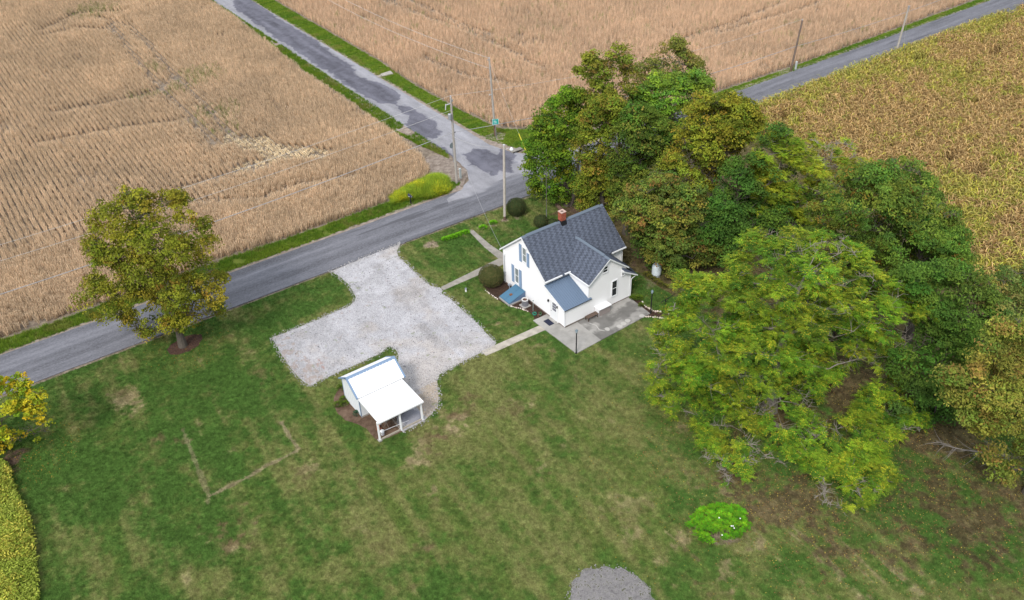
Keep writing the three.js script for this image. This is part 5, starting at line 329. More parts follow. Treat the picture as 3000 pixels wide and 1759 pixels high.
  { // low dome of fine rubble
    const P2 = wobble(D.mound, 0.42, 0.25, 45), cx = -16, cz = 24.6, g = bag(); const rings = 7, H = (x, z, t) => 0.02 + 0.16 * (1 - t * t) + 0.05 * (fbm(x * 2, z * 2, 3, 5) - 0.5) * (1 - t);
    for (let r = 0; r < rings; r++) for (let i = 0; i < P2.length; i++) { const q = (t, k) => { const [px, pz] = P2[k % P2.length], x = lerp(cx, px, t), z = lerp(cz, pz, t); return [x, H(x, z, t), z]; }; const t0 = r / rings, t1 = (r + 1) / rings; g.quad(q(t0, i), q(t1, i), q(t1, i + 1), q(t0, i + 1)); }
    const geo = g.geo(); const p = geo.attributes.position, u = geo.attributes.uv; for (let i = 0; i < p.count; i++) u.setXY(i, p.getX(i) / 3, p.getZ(i) / 3);
    struct('gravel_patch', geo, mat({ map: ash, bumpMap: rep(TILE.gravelH, 0.2), bumpScale: 0.03, roughness: 1, side: THREE.DoubleSide }), 'grey gravelly bare patch cut by the bottom edge of the lawn', 'bare patch');
  }
  struct('bare_soil', sheetGeo(wobble(D.bareCorner, 0.3, 0.5, 46), -0.012), mat({ map: rep(TILE.pale, 2.5), bumpMap: rep(TILE.gravelH, 3), bumpScale: 0.04, roughness: 1 }), 'bare pale soil at the field corner round the utility pole', 'bare soil');
  struct('bare_soil', sheetGeo(wobble([[64.2, -29.6], [67.5, -29.5], [69.5, -28.4], [65.5, -27.9], [63.2, -28.6]], 0.3, 0.5, 47), 0.012), mat({ map: rep(TILE.pale, 2.5), roughness: 1 }), 'bare pale soil round the brown pole at the roadside', 'bare soil');
  struct('bare_soil', sheetGeo(wobble([[17.2, -38.9], [19.6, -38.9], [20.2, -37.6], [18.9, -36.3], [17.4, -36.9]], 0.25, 0.4, 48), 0.012), mat({ map: rep(TILE.pale, 2.5), roughness: 1 }), 'bare pale soil at the foot of the pole with the green sign', 'bare soil');
  struct('bare_soil', sheetGeo(wobble([[D.mailbare[0] - 1.2, D.mailbare[1] - 0.4], [D.mailbare[0] + 0.3, D.mailbare[1] - 0.8], [D.mailbare[0] + 1.3, D.mailbare[1] - 0.3], [D.mailbare[0] + 1.2, D.mailbare[1] + 0.9], [D.mailbare[0] - 1.3, D.mailbare[1] + 0.9]], 0.2, 0.4, 49), 0.016), mat({ map: rep(TILE.pale, 2.5), roughness: 1 }), 'bare worn soil under the black mailbox', 'bare soil');
}
const VERGES = {
  far: { P: [[-62, -31.4], [-36, -30.9], [-21, -31.5], [-14, -31.1], [-1.5, -31.3], [6, -32.2], [8, -30], [6, -28.9], [-62, -28.8]], l: 'green roadside grass strip between the main road and the left field' },
  right: { P: [[22, -31.8], [45, -30.0], [51, -29.7], [65, -29.35], [132, -29.7], [132, -28.0], [51, -28.1], [22, -28.9]], l: 'mown green strip between the far road and the upper right field' },
  sideLeft: { P: [[10.2, -168], [8.9, -95], [8.9, -72], [9.2, -62], [8.7, -48], [9.4, -42], [10.4, -36.3], [11.0, -38], [10.9, -70], [10.9, -168]], l: 'narrow ragged green verge on the left of the side road' },
  sideRight: { P: [[16.8, -168], [20, -168], [20, -72], [19.3, -60], [19.6, -47], [20.4, -39.5], [24, -36], [28, -34], [28, -30.4], [21.5, -30.8], [18.6, -33], [17.2, -38], [16.8, -70]], l: 'wide bright mown verge on the right of the side road' },
};
{
  const vt = colorTex(512, 512, (x, y) => { const a = fbm(x / 32, y / 32, 5, 33, 16), g = hash(x, y, 6); return mix([0.075, 0.135, 0.018], [0.18, 0.21, 0.04], clamp(a * 1.6 - 0.35 + (g - 0.5) * 0.4)); });
  for (const [k, v] of Object.entries(VERGES)) struct('grass_verge', sheetGeo(wobble(v.P, 0.2, 0.8, 50), -0.004), mat({ map: rep(vt, 6), bumpMap: rep(TILE.grassH, 0.8), bumpScale: 0.05, roughness: 1 }), v.l, 'grass verge');
}

// ------------------------------------------------------------------ house
const WHITE = mat({ color: rgb(0.80, 0.80, 0.80), roughness: 0.55, bumpMap: rep(TILE.grain, 0.4), bumpScale: 0.0006 });
const WHITE2 = mat({ color: rgb(0.76, 0.77, 0.78), roughness: 0.5 });
const GLASS = new THREE.MeshPhysicalMaterial({ color: rgb(0.02, 0.024, 0.028), roughness: 0.06, metalness: 0, specularIntensity: 1 });
const CURTAIN = new THREE.MeshPhysicalMaterial({ color: rgb(0.22, 0.25, 0.25), roughness: 0.12 });
const BLUE = mat({ color: rgb(0.115, 0.185, 0.30), roughness: 0.55, bumpMap: rep(TILE.grain, 0.5), bumpScale: 0.001 });
const DARK = mat({ color: rgb(0.012, 0.012, 0.014), roughness: 0.5 });
const CONC = mat({ map: rep(TILE.concrete, 2), bumpMap: rep(TILE.grain, 0.3), bumpScale: 0.003 });
const HS = { L: 9.45, zf: -2.99, zb: -9.6, he: 4.215, hr: 7.02, zm: -6.295, sl: 0.85, xw1: 2.83, xw2: 8.0, xm: 5.13, hw: 5.77, sw: 0.79, lt0: 2.12, lt1: 3.32 };
const house = thing('house', 'white clapboard farmhouse with grey shingle roof and brick chimney', 'house', [0, 0, 0]);
{
  const h = HS, ex = 0.02, zB = -9.6;
  const gable = (z) => h.hr - 0.02 - h.sl * Math.abs(z - h.zm);
  // cores of the walls
  const slabPoly = (pts, dirAxis, a0, a1) => { // prism along x or z
    const b = bag(), n = pts.length, P = (u, v, a) => (dirAxis === 'x' ? [a, v, u] : [u, v, a]);
    const c = pts.map((p) => new THREE.Vector2(...p)), f = THREE.ShapeUtils.triangulateShape(c, []);
    for (const t of f) { b.tri(...t.map((k) => P(...pts[k], a0))); b.tri(...[...t].reverse().map((k) => P(...pts[k], a1))); }
    for (let i = 0; i < n; i++) { const p = pts[i], q = pts[(i + 1) % n]; b.quad(P(...p, a0), P(...q, a0), P(...q, a1), P(...p, a1)); }
    return b.geo();
  };
  const WALLM = mat({ color: rgb(0.78, 0.78, 0.78), roughness: 0.6, side: THREE.DoubleSide });
  obj('wall', slabPoly([[h.zf, 0.2], [h.zb, 0.2], [h.zb, h.he - 0.1], [h.zm, h.hr - 0.1], [h.zf, h.he - 0.1]], 'x', 0.02, h.L - 0.02), WALLM, house);
  obj('wall', slabPoly([[h.xw1, 0.2], [h.xw2, 0.2], [h.xw2, 2.9], [7.35, 3.75], [h.xm, h.hw - 0.12], [h.xw1, h.hw - 0.12 - h.sw * (h.xm - h.xw1)]], 'z', -3.2, -0.02), WALLM, house);
  obj('wall', slabPoly([[-0.02, 0.2], [-0.02, h.lt0 - 0.06], [-2.98, h.lt1 - 0.06], [-2.98, 0.2]], 'x', 0.02, h.xw1), WALLM, house);
  bag().box(0.03, -0.05, h.zb + 0.03, h.L - 0.03, 0.22, h.zf).box(0.03, -0.05, h.zf, h.xw2 - 0.03, 0.22, -0.03).build('foundation', mat({ map: rep(TILE.concrete, 1.5), color: rgb(0.62, 0.5, 0.46) }), house);
  // lap siding, one board at a time: span(y) gives where the board runs at that height
  const EXP = 0.115;
  const boards = (y0, y1, span, place) => { for (let y = y0; y < y1 - 0.02; y += EXP) { const t = Math.min(y + EXP, y1), s0 = span(y + 0.002), s1 = span(t); if (!s0 || !s1 || s0[1] - s0[0] < 0.05) continue; for (const [k, a, b, c, d] of [[0, s0[0], s0[1], Math.min(s1[1], s0[1]), Math.max(s1[0], s0[0])]]) {
    if (c <= d) continue; const P = (u, yy, o) => place(u, yy, o); bag().hexa([P(a, y, 0.022), P(b, y, 0.022), P(b, y, 0), P(a, y, 0), P(d, t, 0.006), P(c, t, 0.006), P(c, t, 0), P(d, t, 0)]).build('siding_board', WHITE, house); } } };
  // left gable wall and the lean-to's end, one plane
  boards(0.2, 7.0, (y) => { const e = y < h.he - 0.1 ? 3.30 : (h.hr - 0.12 - y) / h.sl; if (e < 0.1) return null; let b = h.zm + Math.min(e, 3.3); if (y < h.lt1) b = Math.max(b, Math.min(-0.02, h.zf + (h.lt1 - 0.05 - y) / 0.4)); return [h.zm - Math.min(e, 3.3), b]; }, (u, y, o) => [0.02 - o - 0.0, y, u]);
  // viewer-facing plane: lean-to front and wing gable
  boards(0.2, 5.7, (y) => { const l = y < h.lt0 - 0.05 ? 0.02 : y < 3.85 ? h.xw1 : h.xm - (h.hw - 0.12 - y) / h.sw; const r = y < 2.85 ? h.xw2 : y < 3.72 ? h.xw2 - (y - 2.85) / 1.25 : h.xm + (h.hw - 0.12 - y) / h.sw; return r - l > 0.1 ? [l, r] : null; }, (u, y, o) => [u, y, -0.02 + o]);
  // wing's left side above the metal roof; the rest of the main front wall at right
  boards(2.2, 3.85, (y) => [Math.max(-2.95, -0.02 - 99 * 0), -0.02].map((v, i) => (i ? v : -2.95)), (u, y, o) => [h.xw1 + 0.0 - o, y, u]);
  boards(0.2, 4.1, () => [h.xw2 + 0.0, h.L - 0.02], (u, y, o) => [u, y, h.zf + o]);
  boards(0.2, 2.9, () => [-2.98, -0.02], (u, y, o) => [h.xw2 - 0.02 + o, y, u]);
  // corner boards
  for (const [x, z, y1] of [[-0.008, -9.58, 4.1], [0, 0, h.lt0 - 0.03], [h.xw2, 0, 2.75], [h.L, h.zf + 0.01, 4.0]]) bag().box(x - 0.05, 0.18, z - 0.05, x + 0.05, y1, z + 0.035).build('corner_board', WHITE2, house);
  bag().box(h.xw1 - 0.035, 2.3, -0.06, h.xw1 + 0.05, 3.75, 0.02).build('corner_board', WHITE2, house);
  // roofs
  const SH = [];
  const roofPart = sub('roof', house);
  const deckM = mat({ color: rgb(0.085, 0.10, 0.13), roughness: 0.95 });
  const shM = mat({ color: rgb(1, 1, 1), vertexColors: true, roughness: 0.95, bumpMap: rep(TILE.grain, 0.25), bumpScale: 0.002 });
  const rr = rng(77);
  // slope: origin at the eave line, u along the eave, v up the slope; inside(u, v) bounds it
  function slope(O, U, Vv, lenU, lenV, inside) {
    const u = V(...U).normalize(), v = V(...Vv).normalize(), n = V().crossVectors(u, v).normalize(); if (n.y < 0) n.negate();
    const q = (a, b, c) => [O[0] + u.x * a + v.x * b + n.x * c, O[1] + u.y * a + v.y * b + n.y * c, O[2] + u.z * a + v.z * b + n.z * c];
    const EX = 0.145, TW = 0.31; let row = 0;
    for (let b = 0; b < lenV - 0.02; b += EX, row++) for (let a = -((row * 0.137) % TW); a < lenU; a += TW) {
      let a0 = Math.max(0, a + 0.004), a1 = Math.min(lenU, a + TW - 0.004); if (a1 - a0 < 0.02) continue;
      let m = (a0 + a1) / 2; if (!inside(m, b + EX / 2)) { if (inside(a0, b + EX / 2)) a1 = m; else if (inside(a1, b + EX / 2)) a0 = m; else continue; }
      const t = 0.010 + (rr() < 0.42 ? 0.007 : 0), w = 0.80 + 0.22 * rr() + ((Math.round(a / TW) + row) % 2 ? 0.20 : -0.14), tone = [0.090 * w, 0.104 * w, 0.136 * w], b1 = Math.min(b + EX + 0.03, lenV);
      SH.push({ v: [q(a0, b, t - 0.008), q(a1, b, t - 0.008), q(a1, b1, -0.004), q(a0, b1, -0.004), q(a0, b, t + 0.004), q(a1, b, t + 0.004), q(a1, b1, 0.004), q(a0, b1, 0.004)], tone, c: q(m, b, 0) });
    }
    return q;
  }
  const ov = 0.35, ox = 0.225, eY = h.he - h.sl * ov, run = 3.305 + ov, len = run * Math.hypot(1, h.sl);
  const wz0 = 0.22, lX = 2.67, lY = h.hw - h.sw * (h.xm - lX), wl = (h.xm - lX) * Math.hypot(1, h.sw);
  const valley = (x, z) => h.hw - h.sw * Math.abs(x - h.xm) > h.hr - h.sl * Math.abs(z - h.zm) + 0.0;    // the wing stands above the main slope here
  const mainIn = (a, b) => { const x = -ox + a, z = h.zf + ov - b / Math.hypot(1, h.sl); return !(valley(x, z) && x > lX && x < 7.7); };
  slope([-ox, eY, h.zf + ov], [1, 0, 0], [0, h.sl, -1], h.L + 2 * ox, len - 0.06, mainIn);
  slope([h.L + ox, eY, h.zb - ov], [-1, 0, 0], [0, h.sl, 1], h.L + 2 * ox, len - 0.06, () => true);
  const wingIn = (s) => (a, b) => { const x = h.xm + s * (wl - b) / Math.hypot(1, h.sw), z = wz0 - a; return z > h.zf - 2.2 && (valley(x, z) || z > h.zf + ov); };
  slope([lX, lY, wz0], [0, 0, -1], [1, h.sw, 0], 5.4, wl - 0.04, wingIn(-1));
  slope([2 * h.xm - lX, lY, wz0], [0, 0, -1], [-1, h.sw, 0], 5.4, wl - 0.04, wingIn(1));
  const low = 1.04, lowL = Math.hypot(1.1, 1.24);
  slope([8.62, 2.62, wz0], [0, 0, -1], [-1.03, 1.30, 0], 3.1, 1.62, () => true);
  // decks under the shingles
  const deck = bag(), dk = (a, b, c, d, t = 0.10) => deck.hexa([...[a, b, c, d].map((p) => [p[0], p[1] - t, p[2]]), ...[a, b, c, d].map((p) => [p[0], p[1] - 0.012, p[2]])]);
  dk([-ox + .01, eY, h.zf + ov - .01], [h.L + ox - .01, eY, h.zf + ov - .01], [h.L + ox - .01, h.hr, h.zm], [-ox + .01, h.hr, h.zm]);
  dk([h.L + ox - .01, eY, h.zb - ov + .01], [-ox + .01, eY, h.zb - ov + .01], [-ox + .01, h.hr - .004, h.zm], [h.L + ox - .01, h.hr - .004, h.zm]);
  dk([lX, lY, wz0 - .01], [h.xm, h.hw, wz0 - .01], [h.xm, h.hw, -4.9], [lX, lY, -2.7]);
  dk([h.xm, h.hw - .003, wz0 - .012], [2 * h.xm - lX, lY, wz0 - .012], [2 * h.xm - lX, lY, -2.7], [h.xm, h.hw - .003, -4.9]);
  dk([7.58, 3.86, wz0 - .012], [8.60, 2.62, wz0 - .012], [8.60, 2.62, -2.9], [7.58, 3.86, -2.9]);
  deck.build('roof_deck', deckM, roofPart);
  // cornice return at the gable's right foot
  bag().color([0.085, 0.1, 0.135]).hexa([[6.82, 3.70, 0.0], [7.2, 3.42, 0.36], [8.58, 2.58, 0.36], [8.58, 2.66, 0.0], [6.86, 4.02, 0.0], [7.2, 3.50, 0.37], [8.6, 2.66, 0.37], [8.6, 2.74, 0.0]]).build('return_roof', shM, house);
  bag().hexa([[6.80, 3.60, 0.372], [8.62, 2.52, 0.372], [8.62, 2.52, 0.34], [6.80, 3.60, 0.34], [6.80, 3.74, 0.372], [8.62, 2.66, 0.372], [8.62, 2.66, 0.34], [6.80, 3.74, 0.34]]).box(6.8, 3.58, 0.01, 6.83, 3.78, 0.36).build('return_trim', WHITE2, house);
  // shingles: the 300 nearest the viewer one by one, the rest together
  const eye = [-40.7, 50, 50.5]; SH.sort((a, b) => Math.hypot(a.c[0] - eye[0], a.c[1] - eye[1], a.c[2] - eye[2]) - Math.hypot(b.c[0] - eye[0], b.c[1] - eye[1], b.c[2] - eye[2]));
  const rest = bag(); SH.forEach((s, i) => { const b = i < 290 ? bag() : rest; b.color(s.tone).hexa(s.v); if (i < 290) b.build('shingle', shM, roofPart); });
  rest.build('shingles', shM, roofPart).userData = { kind: 'stuff' };
  // ridge vents and caps
  const capM = mat({ color: rgb(0.13, 0.16, 0.20), roughness: 0.9, bumpMap: rep(TILE.grain, 0.25), bumpScale: 0.002 });
  const ridgeX = (x0, x1, w, y) => bag().hexa([[x0, y - w * h.sl, h.zm + w], [x1, y - w * h.sl, h.zm + w], [x1, y - w * h.sl, h.zm - w], [x0, y - w * h.sl, h.zm - w], [x0, y + 0.0, h.zm + 0.01], [x1, y, h.zm + 0.01], [x1, y, h.zm - 0.01], [x0, y, h.zm - 0.01]]);
  ridgeX(-ox, h.L + ox, 0.17, h.hr + 0.03).build('ridge_cap', capM, house);
  ridgeX(0.35, 3.95, 0.20, h.hr + 0.10).build('ridge_vent', capM, house); ridgeX(5.35, 9.2, 0.20, h.hr + 0.10).build('ridge_vent', capM, house);
  const wr = (z0, z1, w, y) => bag().hexa([[h.xm - w, y - w * h.sw, z0], [h.xm + w, y - w * h.sw, z0], [h.xm + w, y - w * h.sw, z1], [h.xm - w, y - w * h.sw, z1], [h.xm - 0.01, y, z0], [h.xm + 0.01, y, z0], [h.xm + 0.01, y, z1], [h.xm - 0.01, y, z1]]);
  wr(0.22, -4.9, 0.16, h.hw + 0.03).build('ridge_cap', capM, house); wr(-0.55, -4.45, 0.18, h.hw + 0.10).build('ridge_vent', capM, house);
  // rake boards, fascia and gutters
  const rake = (x0, x1, z0, y0, z1, y1, t = 0.17) => bag().hexa([[x0, y0 - t, z0], [x1, y0 - t, z0], [x1, y1 - t, z1], [x0, y1 - t, z1], [x0, y0, z0], [x1, y0, z0], [x1, y1, z1], [x0, y1, z1]]);
  const up = 0.0;
  rake(-ox - 0.02, -ox + 0.012, h.zf + ov, eY - 0.01, h.zm, h.hr - 0.01).build('rake_board', WHITE2, house); rake(-ox - 0.02, -ox + 0.012, h.zm, h.hr - 0.01, h.zb - ov, eY - 0.01).build('rake_board', WHITE2, house);
  rake(h.L + ox - 0.012, h.L + ox + 0.02, h.zf + ov, eY - 0.01, h.zm, h.hr - 0.01).build('rake_board', WHITE2, house); rake(h.L + ox - 0.012, h.L + ox + 0.02, h.zm, h.hr - 0.01, h.zb - ov, eY - 0.01).build('rake_board', WHITE2, house);
  const rakeW = (x0, y0, x1, y1, t = 0.15, z = wz0) => bag().hexa([[x0, y0 - t, z + 0.02], [x1, y1 - t, z + 0.02], [x1, y1 - t, z - 0.012], [x0, y0 - t, z - 0.012], [x0, y0, z + 0.02], [x1, y1, z + 0.02], [x1, y1, z - 0.012], [x0, y0, z - 0.012]]);
  rakeW(lX, lY - 0.01, h.xm, h.hw - 0.01).build('rake_board', WHITE2, house); rakeW(h.xm, h.hw - 0.01, 7.55, 3.88).build('rake_board', WHITE2, house);
  // soffits close the eaves
  bag().box(-ox + 0.012, eY - 0.16, h.zf + 0.02, lX + 0.3, eY - 0.13, h.zf + ov).box(7.9, eY - 0.16, h.zf + 0.02, h.L + ox - 0.012, eY - 0.13, h.zf + ov).build('soffit', WHITE2, house);
  bag().box(lX + 0.02, lY - 0.15, -2.6, h.xw1, lY - 0.12, wz0 - 0.02).build('soffit', WHITE2, house);
  const gut = (x0, x1) => bag().box(x0, eY - 0.13, h.zf + ov, x1, eY - 0.015, h.zf + ov + 0.11).build('gutter', WHITE2, house);
  gut(-ox, 1.75); gut(2.02, 2.75); gut(7.9, h.L + ox);
  bag().box(1.75, eY - 0.16, h.zf + ov, 2.02, eY - 0.02, h.zf + ov + 0.10).build('gutter_outlet', mat({ color: rgb(0.09, 0.11, 0.15) }), house);
  bag().box(lX - 0.10, lY - 0.12, -2.6, lX, lY - 0.01, wz0).build('gutter', WHITE2, house);
  bag().tube([[8.5, 2.5, 0.2], [8.2, 2.25, 0.06], [8.1, 2.15, 0.05], [8.1, 0.2, 0.05]], 0.035, 6).build('downspout', WHITE2, house);
  bag().tube([[h.L + 0.06, eY - 0.2, h.zf + 0.12], [h.L + 0.06, 0.2, h.zf + 0.1]], 0.035, 6).build('downspout', WHITE2, house);
  // chimney, brick by brick
  const ch = sub('chimney', house); const cx = 4.62, cz = h.zm + 0.02, cw = 0.54, y0 = 7.10, y1 = 7.98, brickM = [0, 1, 2, 3].map((i) => mat({ color: rgb(0.27 + i * 0.035, 0.075 + i * 0.014, 0.045 + i * 0.01), roughness: 0.9 }));
  bag().box(cx - cw / 2 + 0.012, 6.2, cz - cw / 2 + 0.012, cx - cw / 2 + 0.11, y1, cz + cw / 2 - 0.012).box(cx + cw / 2 - 0.11, 6.2, cz - cw / 2 + 0.012, cx + cw / 2 - 0.012, y1, cz + cw / 2 - 0.012).box(cx - cw / 2 + 0.11, 6.2, cz + cw / 2 - 0.11, cx + cw / 2 - 0.11, y1, cz + cw / 2 - 0.012).box(cx - cw / 2 + 0.11, 6.2, cz - cw / 2 + 0.012, cx + cw / 2 - 0.11, y1, cz - cw / 2 + 0.11).box(cx - cw / 2 + 0.11, 6.2, cz - cw / 2 + 0.11, cx + cw / 2 - 0.11, y1 - 0.35, cz + cw / 2 - 0.11).build('mortar', mat({ color: rgb(0.30, 0.25, 0.22) }), ch);
  const bh = 0.068; let row = 0;
  for (let y = y0 - 0.1; y + bh <= y1 - 0.02; y += bh + 0.012, row++) for (let side = 0; side < 4; side++) { const n = 2, bl = 0.255, off = row % 2 ? 0.0 : -0.128; for (let k = 0; k < 3; k++) { let a = -cw / 2 + off + k * (bl + 0.012), b = a + bl; a = Math.max(a, -cw / 2); b = Math.min(b, cw / 2); if (b - a < 0.03) continue; const d0 = cw / 2 - 0.012, d1 = cw / 2 + 0.004 + 0.003 * rr(); const bb = bag(); const P = [[a, d1], [b, d1], [b, d0], [a, d0]].map(([u, v]) => [[u, v], [v, -u], [-u, -v], [-v, u]][side]); bb.hexa([...P.map(([x, z]) => [cx + x, y, cz + z]), ...P.map(([x, z]) => [cx + x, y + bh, cz + z])]).build('brick', brickM[Math.floor(rr() * 4)], ch); } }
  const capB = bag(), c2 = cw / 2 + 0.03; capB.box(cx - c2, y1, cz - c2, cx + c2, y1 + 0.06, cz - c2 + 0.15).box(cx - c2, y1, cz + c2 - 0.15, cx + c2, y1 + 0.06, cz + c2).box(cx - c2, y1, cz - c2 + 0.15, cx - c2 + 0.15, y1 + 0.06, cz + c2 - 0.15).box(cx + c2 - 0.15, y1, cz - c2 + 0.15, cx + c2, y1 + 0.06, cz + c2 - 0.15); capB.build('chimney_cap', mat({ color: rgb(0.50, 0.36, 0.31), roughness: 0.9 }), ch);
  bag().hexa([[cx - 0.31, 6.66, cz + 0.42], [cx + 0.31, 6.66, cz + 0.42], [cx + 0.31, 6.75, cz - 0.31], [cx - 0.31, 6.75, cz - 0.31], [cx - 0.285, 7.13, cz + 0.285], [cx + 0.285, 7.13, cz + 0.285], [cx + 0.285, 7.13, cz - 0.285], [cx - 0.285, 7.13, cz - 0.285]]).build('flashing', DARK, ch);
  // lean-to's ribbed metal roof, panel by panel
  const mr = sub('metal_roof', house), mM = new THREE.MeshStandardMaterial({ color: rgb(0.125, 0.175, 0.25), roughness: 0.42, metalness: 0.15 }), X0 = -0.15, X1 = 3.12, NP = 14, pw = (X1 - X0) / NP, zA = 0.16, zT = -2.92, yA = h.lt0 + 0.02, yT = h.lt1 + 0.03, sy = (yT - yA) / (zA - zT);
  for (let i = 0; i < NP; i++) { const a = X0 + i * pw + 0.002, b = a + pw - 0.004, Y = (z) => yA + (zA - z) * sy; const pn = bag(); pn.hexa([[a, yA - 0.02, zA], [b, yA - 0.02, zA], [b, yT - 0.02, zT], [a, yT - 0.02, zT], [a, yA, zA], [b, yA, zA], [b, yT, zT], [a, yT, zT]]); pn.hexa([[a, yA - 0.004, zA + 0.002], [a + 0.045, yA - 0.004, zA + 0.002], [a + 0.045, yT - 0.004, zT], [a, yT - 0.004, zT], [a + 0.01, yA + 0.03, zA + 0.002], [a + 0.035, yA + 0.03, zA + 0.002], [a + 0.035, yT + 0.03, zT], [a + 0.01, yT + 0.03, zT]]); pn.build('roof_panel', mM, mr); }
  bag().box(X0, yA - 0.10, zA - 0.03, X1, yA - 0.022, zA - 0.005).build('eave_trim', DARK, mr);
  rake(X0 - 0.03, X0 - 0.001, zA, yA, zT, yT, 0.12).build('rake_board', WHITE2, house);
  // windows: [centre along the wall, sill, head, width]
  const win = (place, c, y0w, y1w, w, dark, clipTop) => {
    const g = sub('window', house), fr = bag(), B = (u0, u1, a, b, o0, o1) => fr.hexa([place(u0, a, o1), place(u1, a, o1), place(u1, a, o0), place(u0, a, o0), place(u0, b, o1), place(u1, b, o1), place(u1, b, o0), place(u0, b, o0)]);
    const l = c - w / 2, r = c + w / 2, t = 0.085, m = (y0w + y1w) / 2;
    B(l - t, l, y0w - t, y1w + t, 0, 0.075); B(r, r + t, y0w - t, y1w + t, 0, 0.075); B(l, r, y1w, y1w + t, 0, 0.075); B(l, r, y0w - t, y0w, 0, 0.09);
    fr.build('frame', WHITE2, g);
    const gl = (a, b, o, mm) => { const k = bag(); k.hexa([place(l, a, o + 0.006), place(r, a, o + 0.006), place(r, a, o), place(l, a, o), place(l, b, o + 0.006), place(r, b, o + 0.006), place(r, b, o), place(l, b, o)]); return k.build('pane', mm, g); };
    gl(y0w, m - 0.02, 0.024, dark ? GLASS : CURTAIN); gl(m + 0.02, y1w, 0.034, dark ? GLASS : CURTAIN);
    const rl = bag(); rl.hexa([place(l, m - 0.025, 0.055), place(r, m - 0.025, 0.055), place(r, m - 0.025, 0.01), place(l, m - 0.025, 0.01), place(l, m + 0.025, 0.055), place(r, m + 0.025, 0.055), place(r, m + 0.025, 0.01), place(l, m + 0.025, 0.01)]); rl.build('sash_rail', WHITE2, g);
    return g;
  };
  const left = (u, y, o) => [0.0 - o, y, u], front = (u, y, o) => [u, y, 0.0 + o];
  win(left, -6.06, 4.28, 5.80, 0.52, false); win(left, -7.38, 1.18, 2.82, 0.52, false);
  win(front, 4.74, 4.36, 4.98, 0.52, true); win(front, 5.97, 1.18, 2.86, 0.56, true); win(front, 7.0, 3.08, 3.36, 0.26, true);
  const sh = (z0, z1, a, b) => { const k = bag(); k.box(-0.045, a, z0, -0.004, b, z1); for (let y = a + 0.06; y < b - 0.08; y += 0.075) k.hexa([[-0.066, y, z1 - 0.04], [-0.044, y, z1 - 0.04], [-0.044, y, z0 + 0.04], [-0.066, y, z0 + 0.04], [-0.05, y + 0.05, z1 - 0.04], [-0.044, y + 0.05, z1 - 0.04], [-0.044, y + 0.05, z0 + 0.04], [-0.05, y + 0.05, z0 + 0.04]].map((q) => q)); k.build('shutter', mat({ color: rgb(0.19, 0.27, 0.39), roughness: 0.6 }), house); };
  sh(-6.94, -6.56, 4.0, 5.92); sh(-5.73, -5.36, 3.95, 5.48); sh(-8.27, -7.89, 0.93, 2.93); sh(-7.04, -6.65, 0.93, 2.92);
  // back door in the lean-to, nine small panes
  const dr = sub('door', house); bag().box(-0.055, 0.12, -2.02, -0.004, 2.12, -1.0).build('door_leaf', WHITE2, dr);
  bag().box(-0.075, 0.1, -2.13, -0.004, 2.2, -2.03).box(-0.075, 0.1, -0.99, -0.004, 2.06, -0.89).box(-0.075, 2.125, -2.03, -0.004, 2.2, -1.2).build('door_frame', WHITE, dr);
  const PURP = new THREE.MeshPhysicalMaterial({ color: rgb(0.05, 0.05, 0.10), roughness: 0.08 });
  for (let i = 0; i < 3; i++) for (let j = 0; j < 3; j++) bag().box(-0.062, 1.2 + j * 0.3, -1.74 + i * 0.18, -0.056, 1.45 + j * 0.3, -1.6 + i * 0.18).build('pane', PURP, dr);
  bag().tube([[-0.056, 1.02, -1.9], [-0.12, 1.02, -1.9]], 0.03, 8).build('handle', mat({ color: rgb(0.3, 0.3, 0.3), metalness: 0.8, roughness: 0.35 }), dr);
  for (const z of [-2.36, -0.93 - 0.07]) bag().box(-0.16, 1.80, z - 0.06, -0.03, 1.98, z + 0.06).hexa([[-0.19, 1.98, z + 0.08], [-0.02, 1.98, z + 0.08], [-0.02, 1.98, z - 0.08], [-0.19, 1.98, z - 0.08], [-0.12, 2.05, z + 0.02], [-0.06, 2.05, z + 0.02], [-0.06, 2.05, z - 0.02], [-0.12, 2.05, z - 0.02]]).build('wall_lamp', DARK, house);
  bag().box(-0.36, 0.04, -2.1, -0.02, 0.16, -0.9).build('door_step', CONC, house);
  bag().box(0.06, 0.075, -0.03, 2.7, 0.22, 0.03).build('skirt_board', mat({ map: rep(TILE.wood, 1), color: rgb(0.8, 0.75, 0.7) }), house);
  // electric meter, service mast and a vent pipe on the left wall
  bag().box(-0.16, 1.05, -9.5, -0.02, 1.42, -9.28).tube([[-0.09, 1.42, -9.39], [-0.09, 3.4, -9.39]], 0.028, 8).tube([[-0.09, 1.05, -9.39], [-0.09, 0.1, -9.39]], 0.028, 8).build('electric_meter', mat({ color: rgb(0.35, 0.37, 0.38), metalness: 0.4, roughness: 0.45 }), house);
  bag().box(-0.10, 3.35, -9.5, -0.02, 3.6, -9.3).build('junction_box', WHITE2, house);
  bag().tube([[-0.35, 0, -8.3], [-0.35, 0.62, -8.3], [-0.25, 0.7, -8.3], [-0.2, 0.55, -8.3]], 0.03, 8).box(-0.46, 0.5, -8.4, -0.26, 0.68, -8.2).build('vent_pipe', mat({ color: rgb(0.36, 0.39, 0.44), roughness: 0.5 }), house);
}

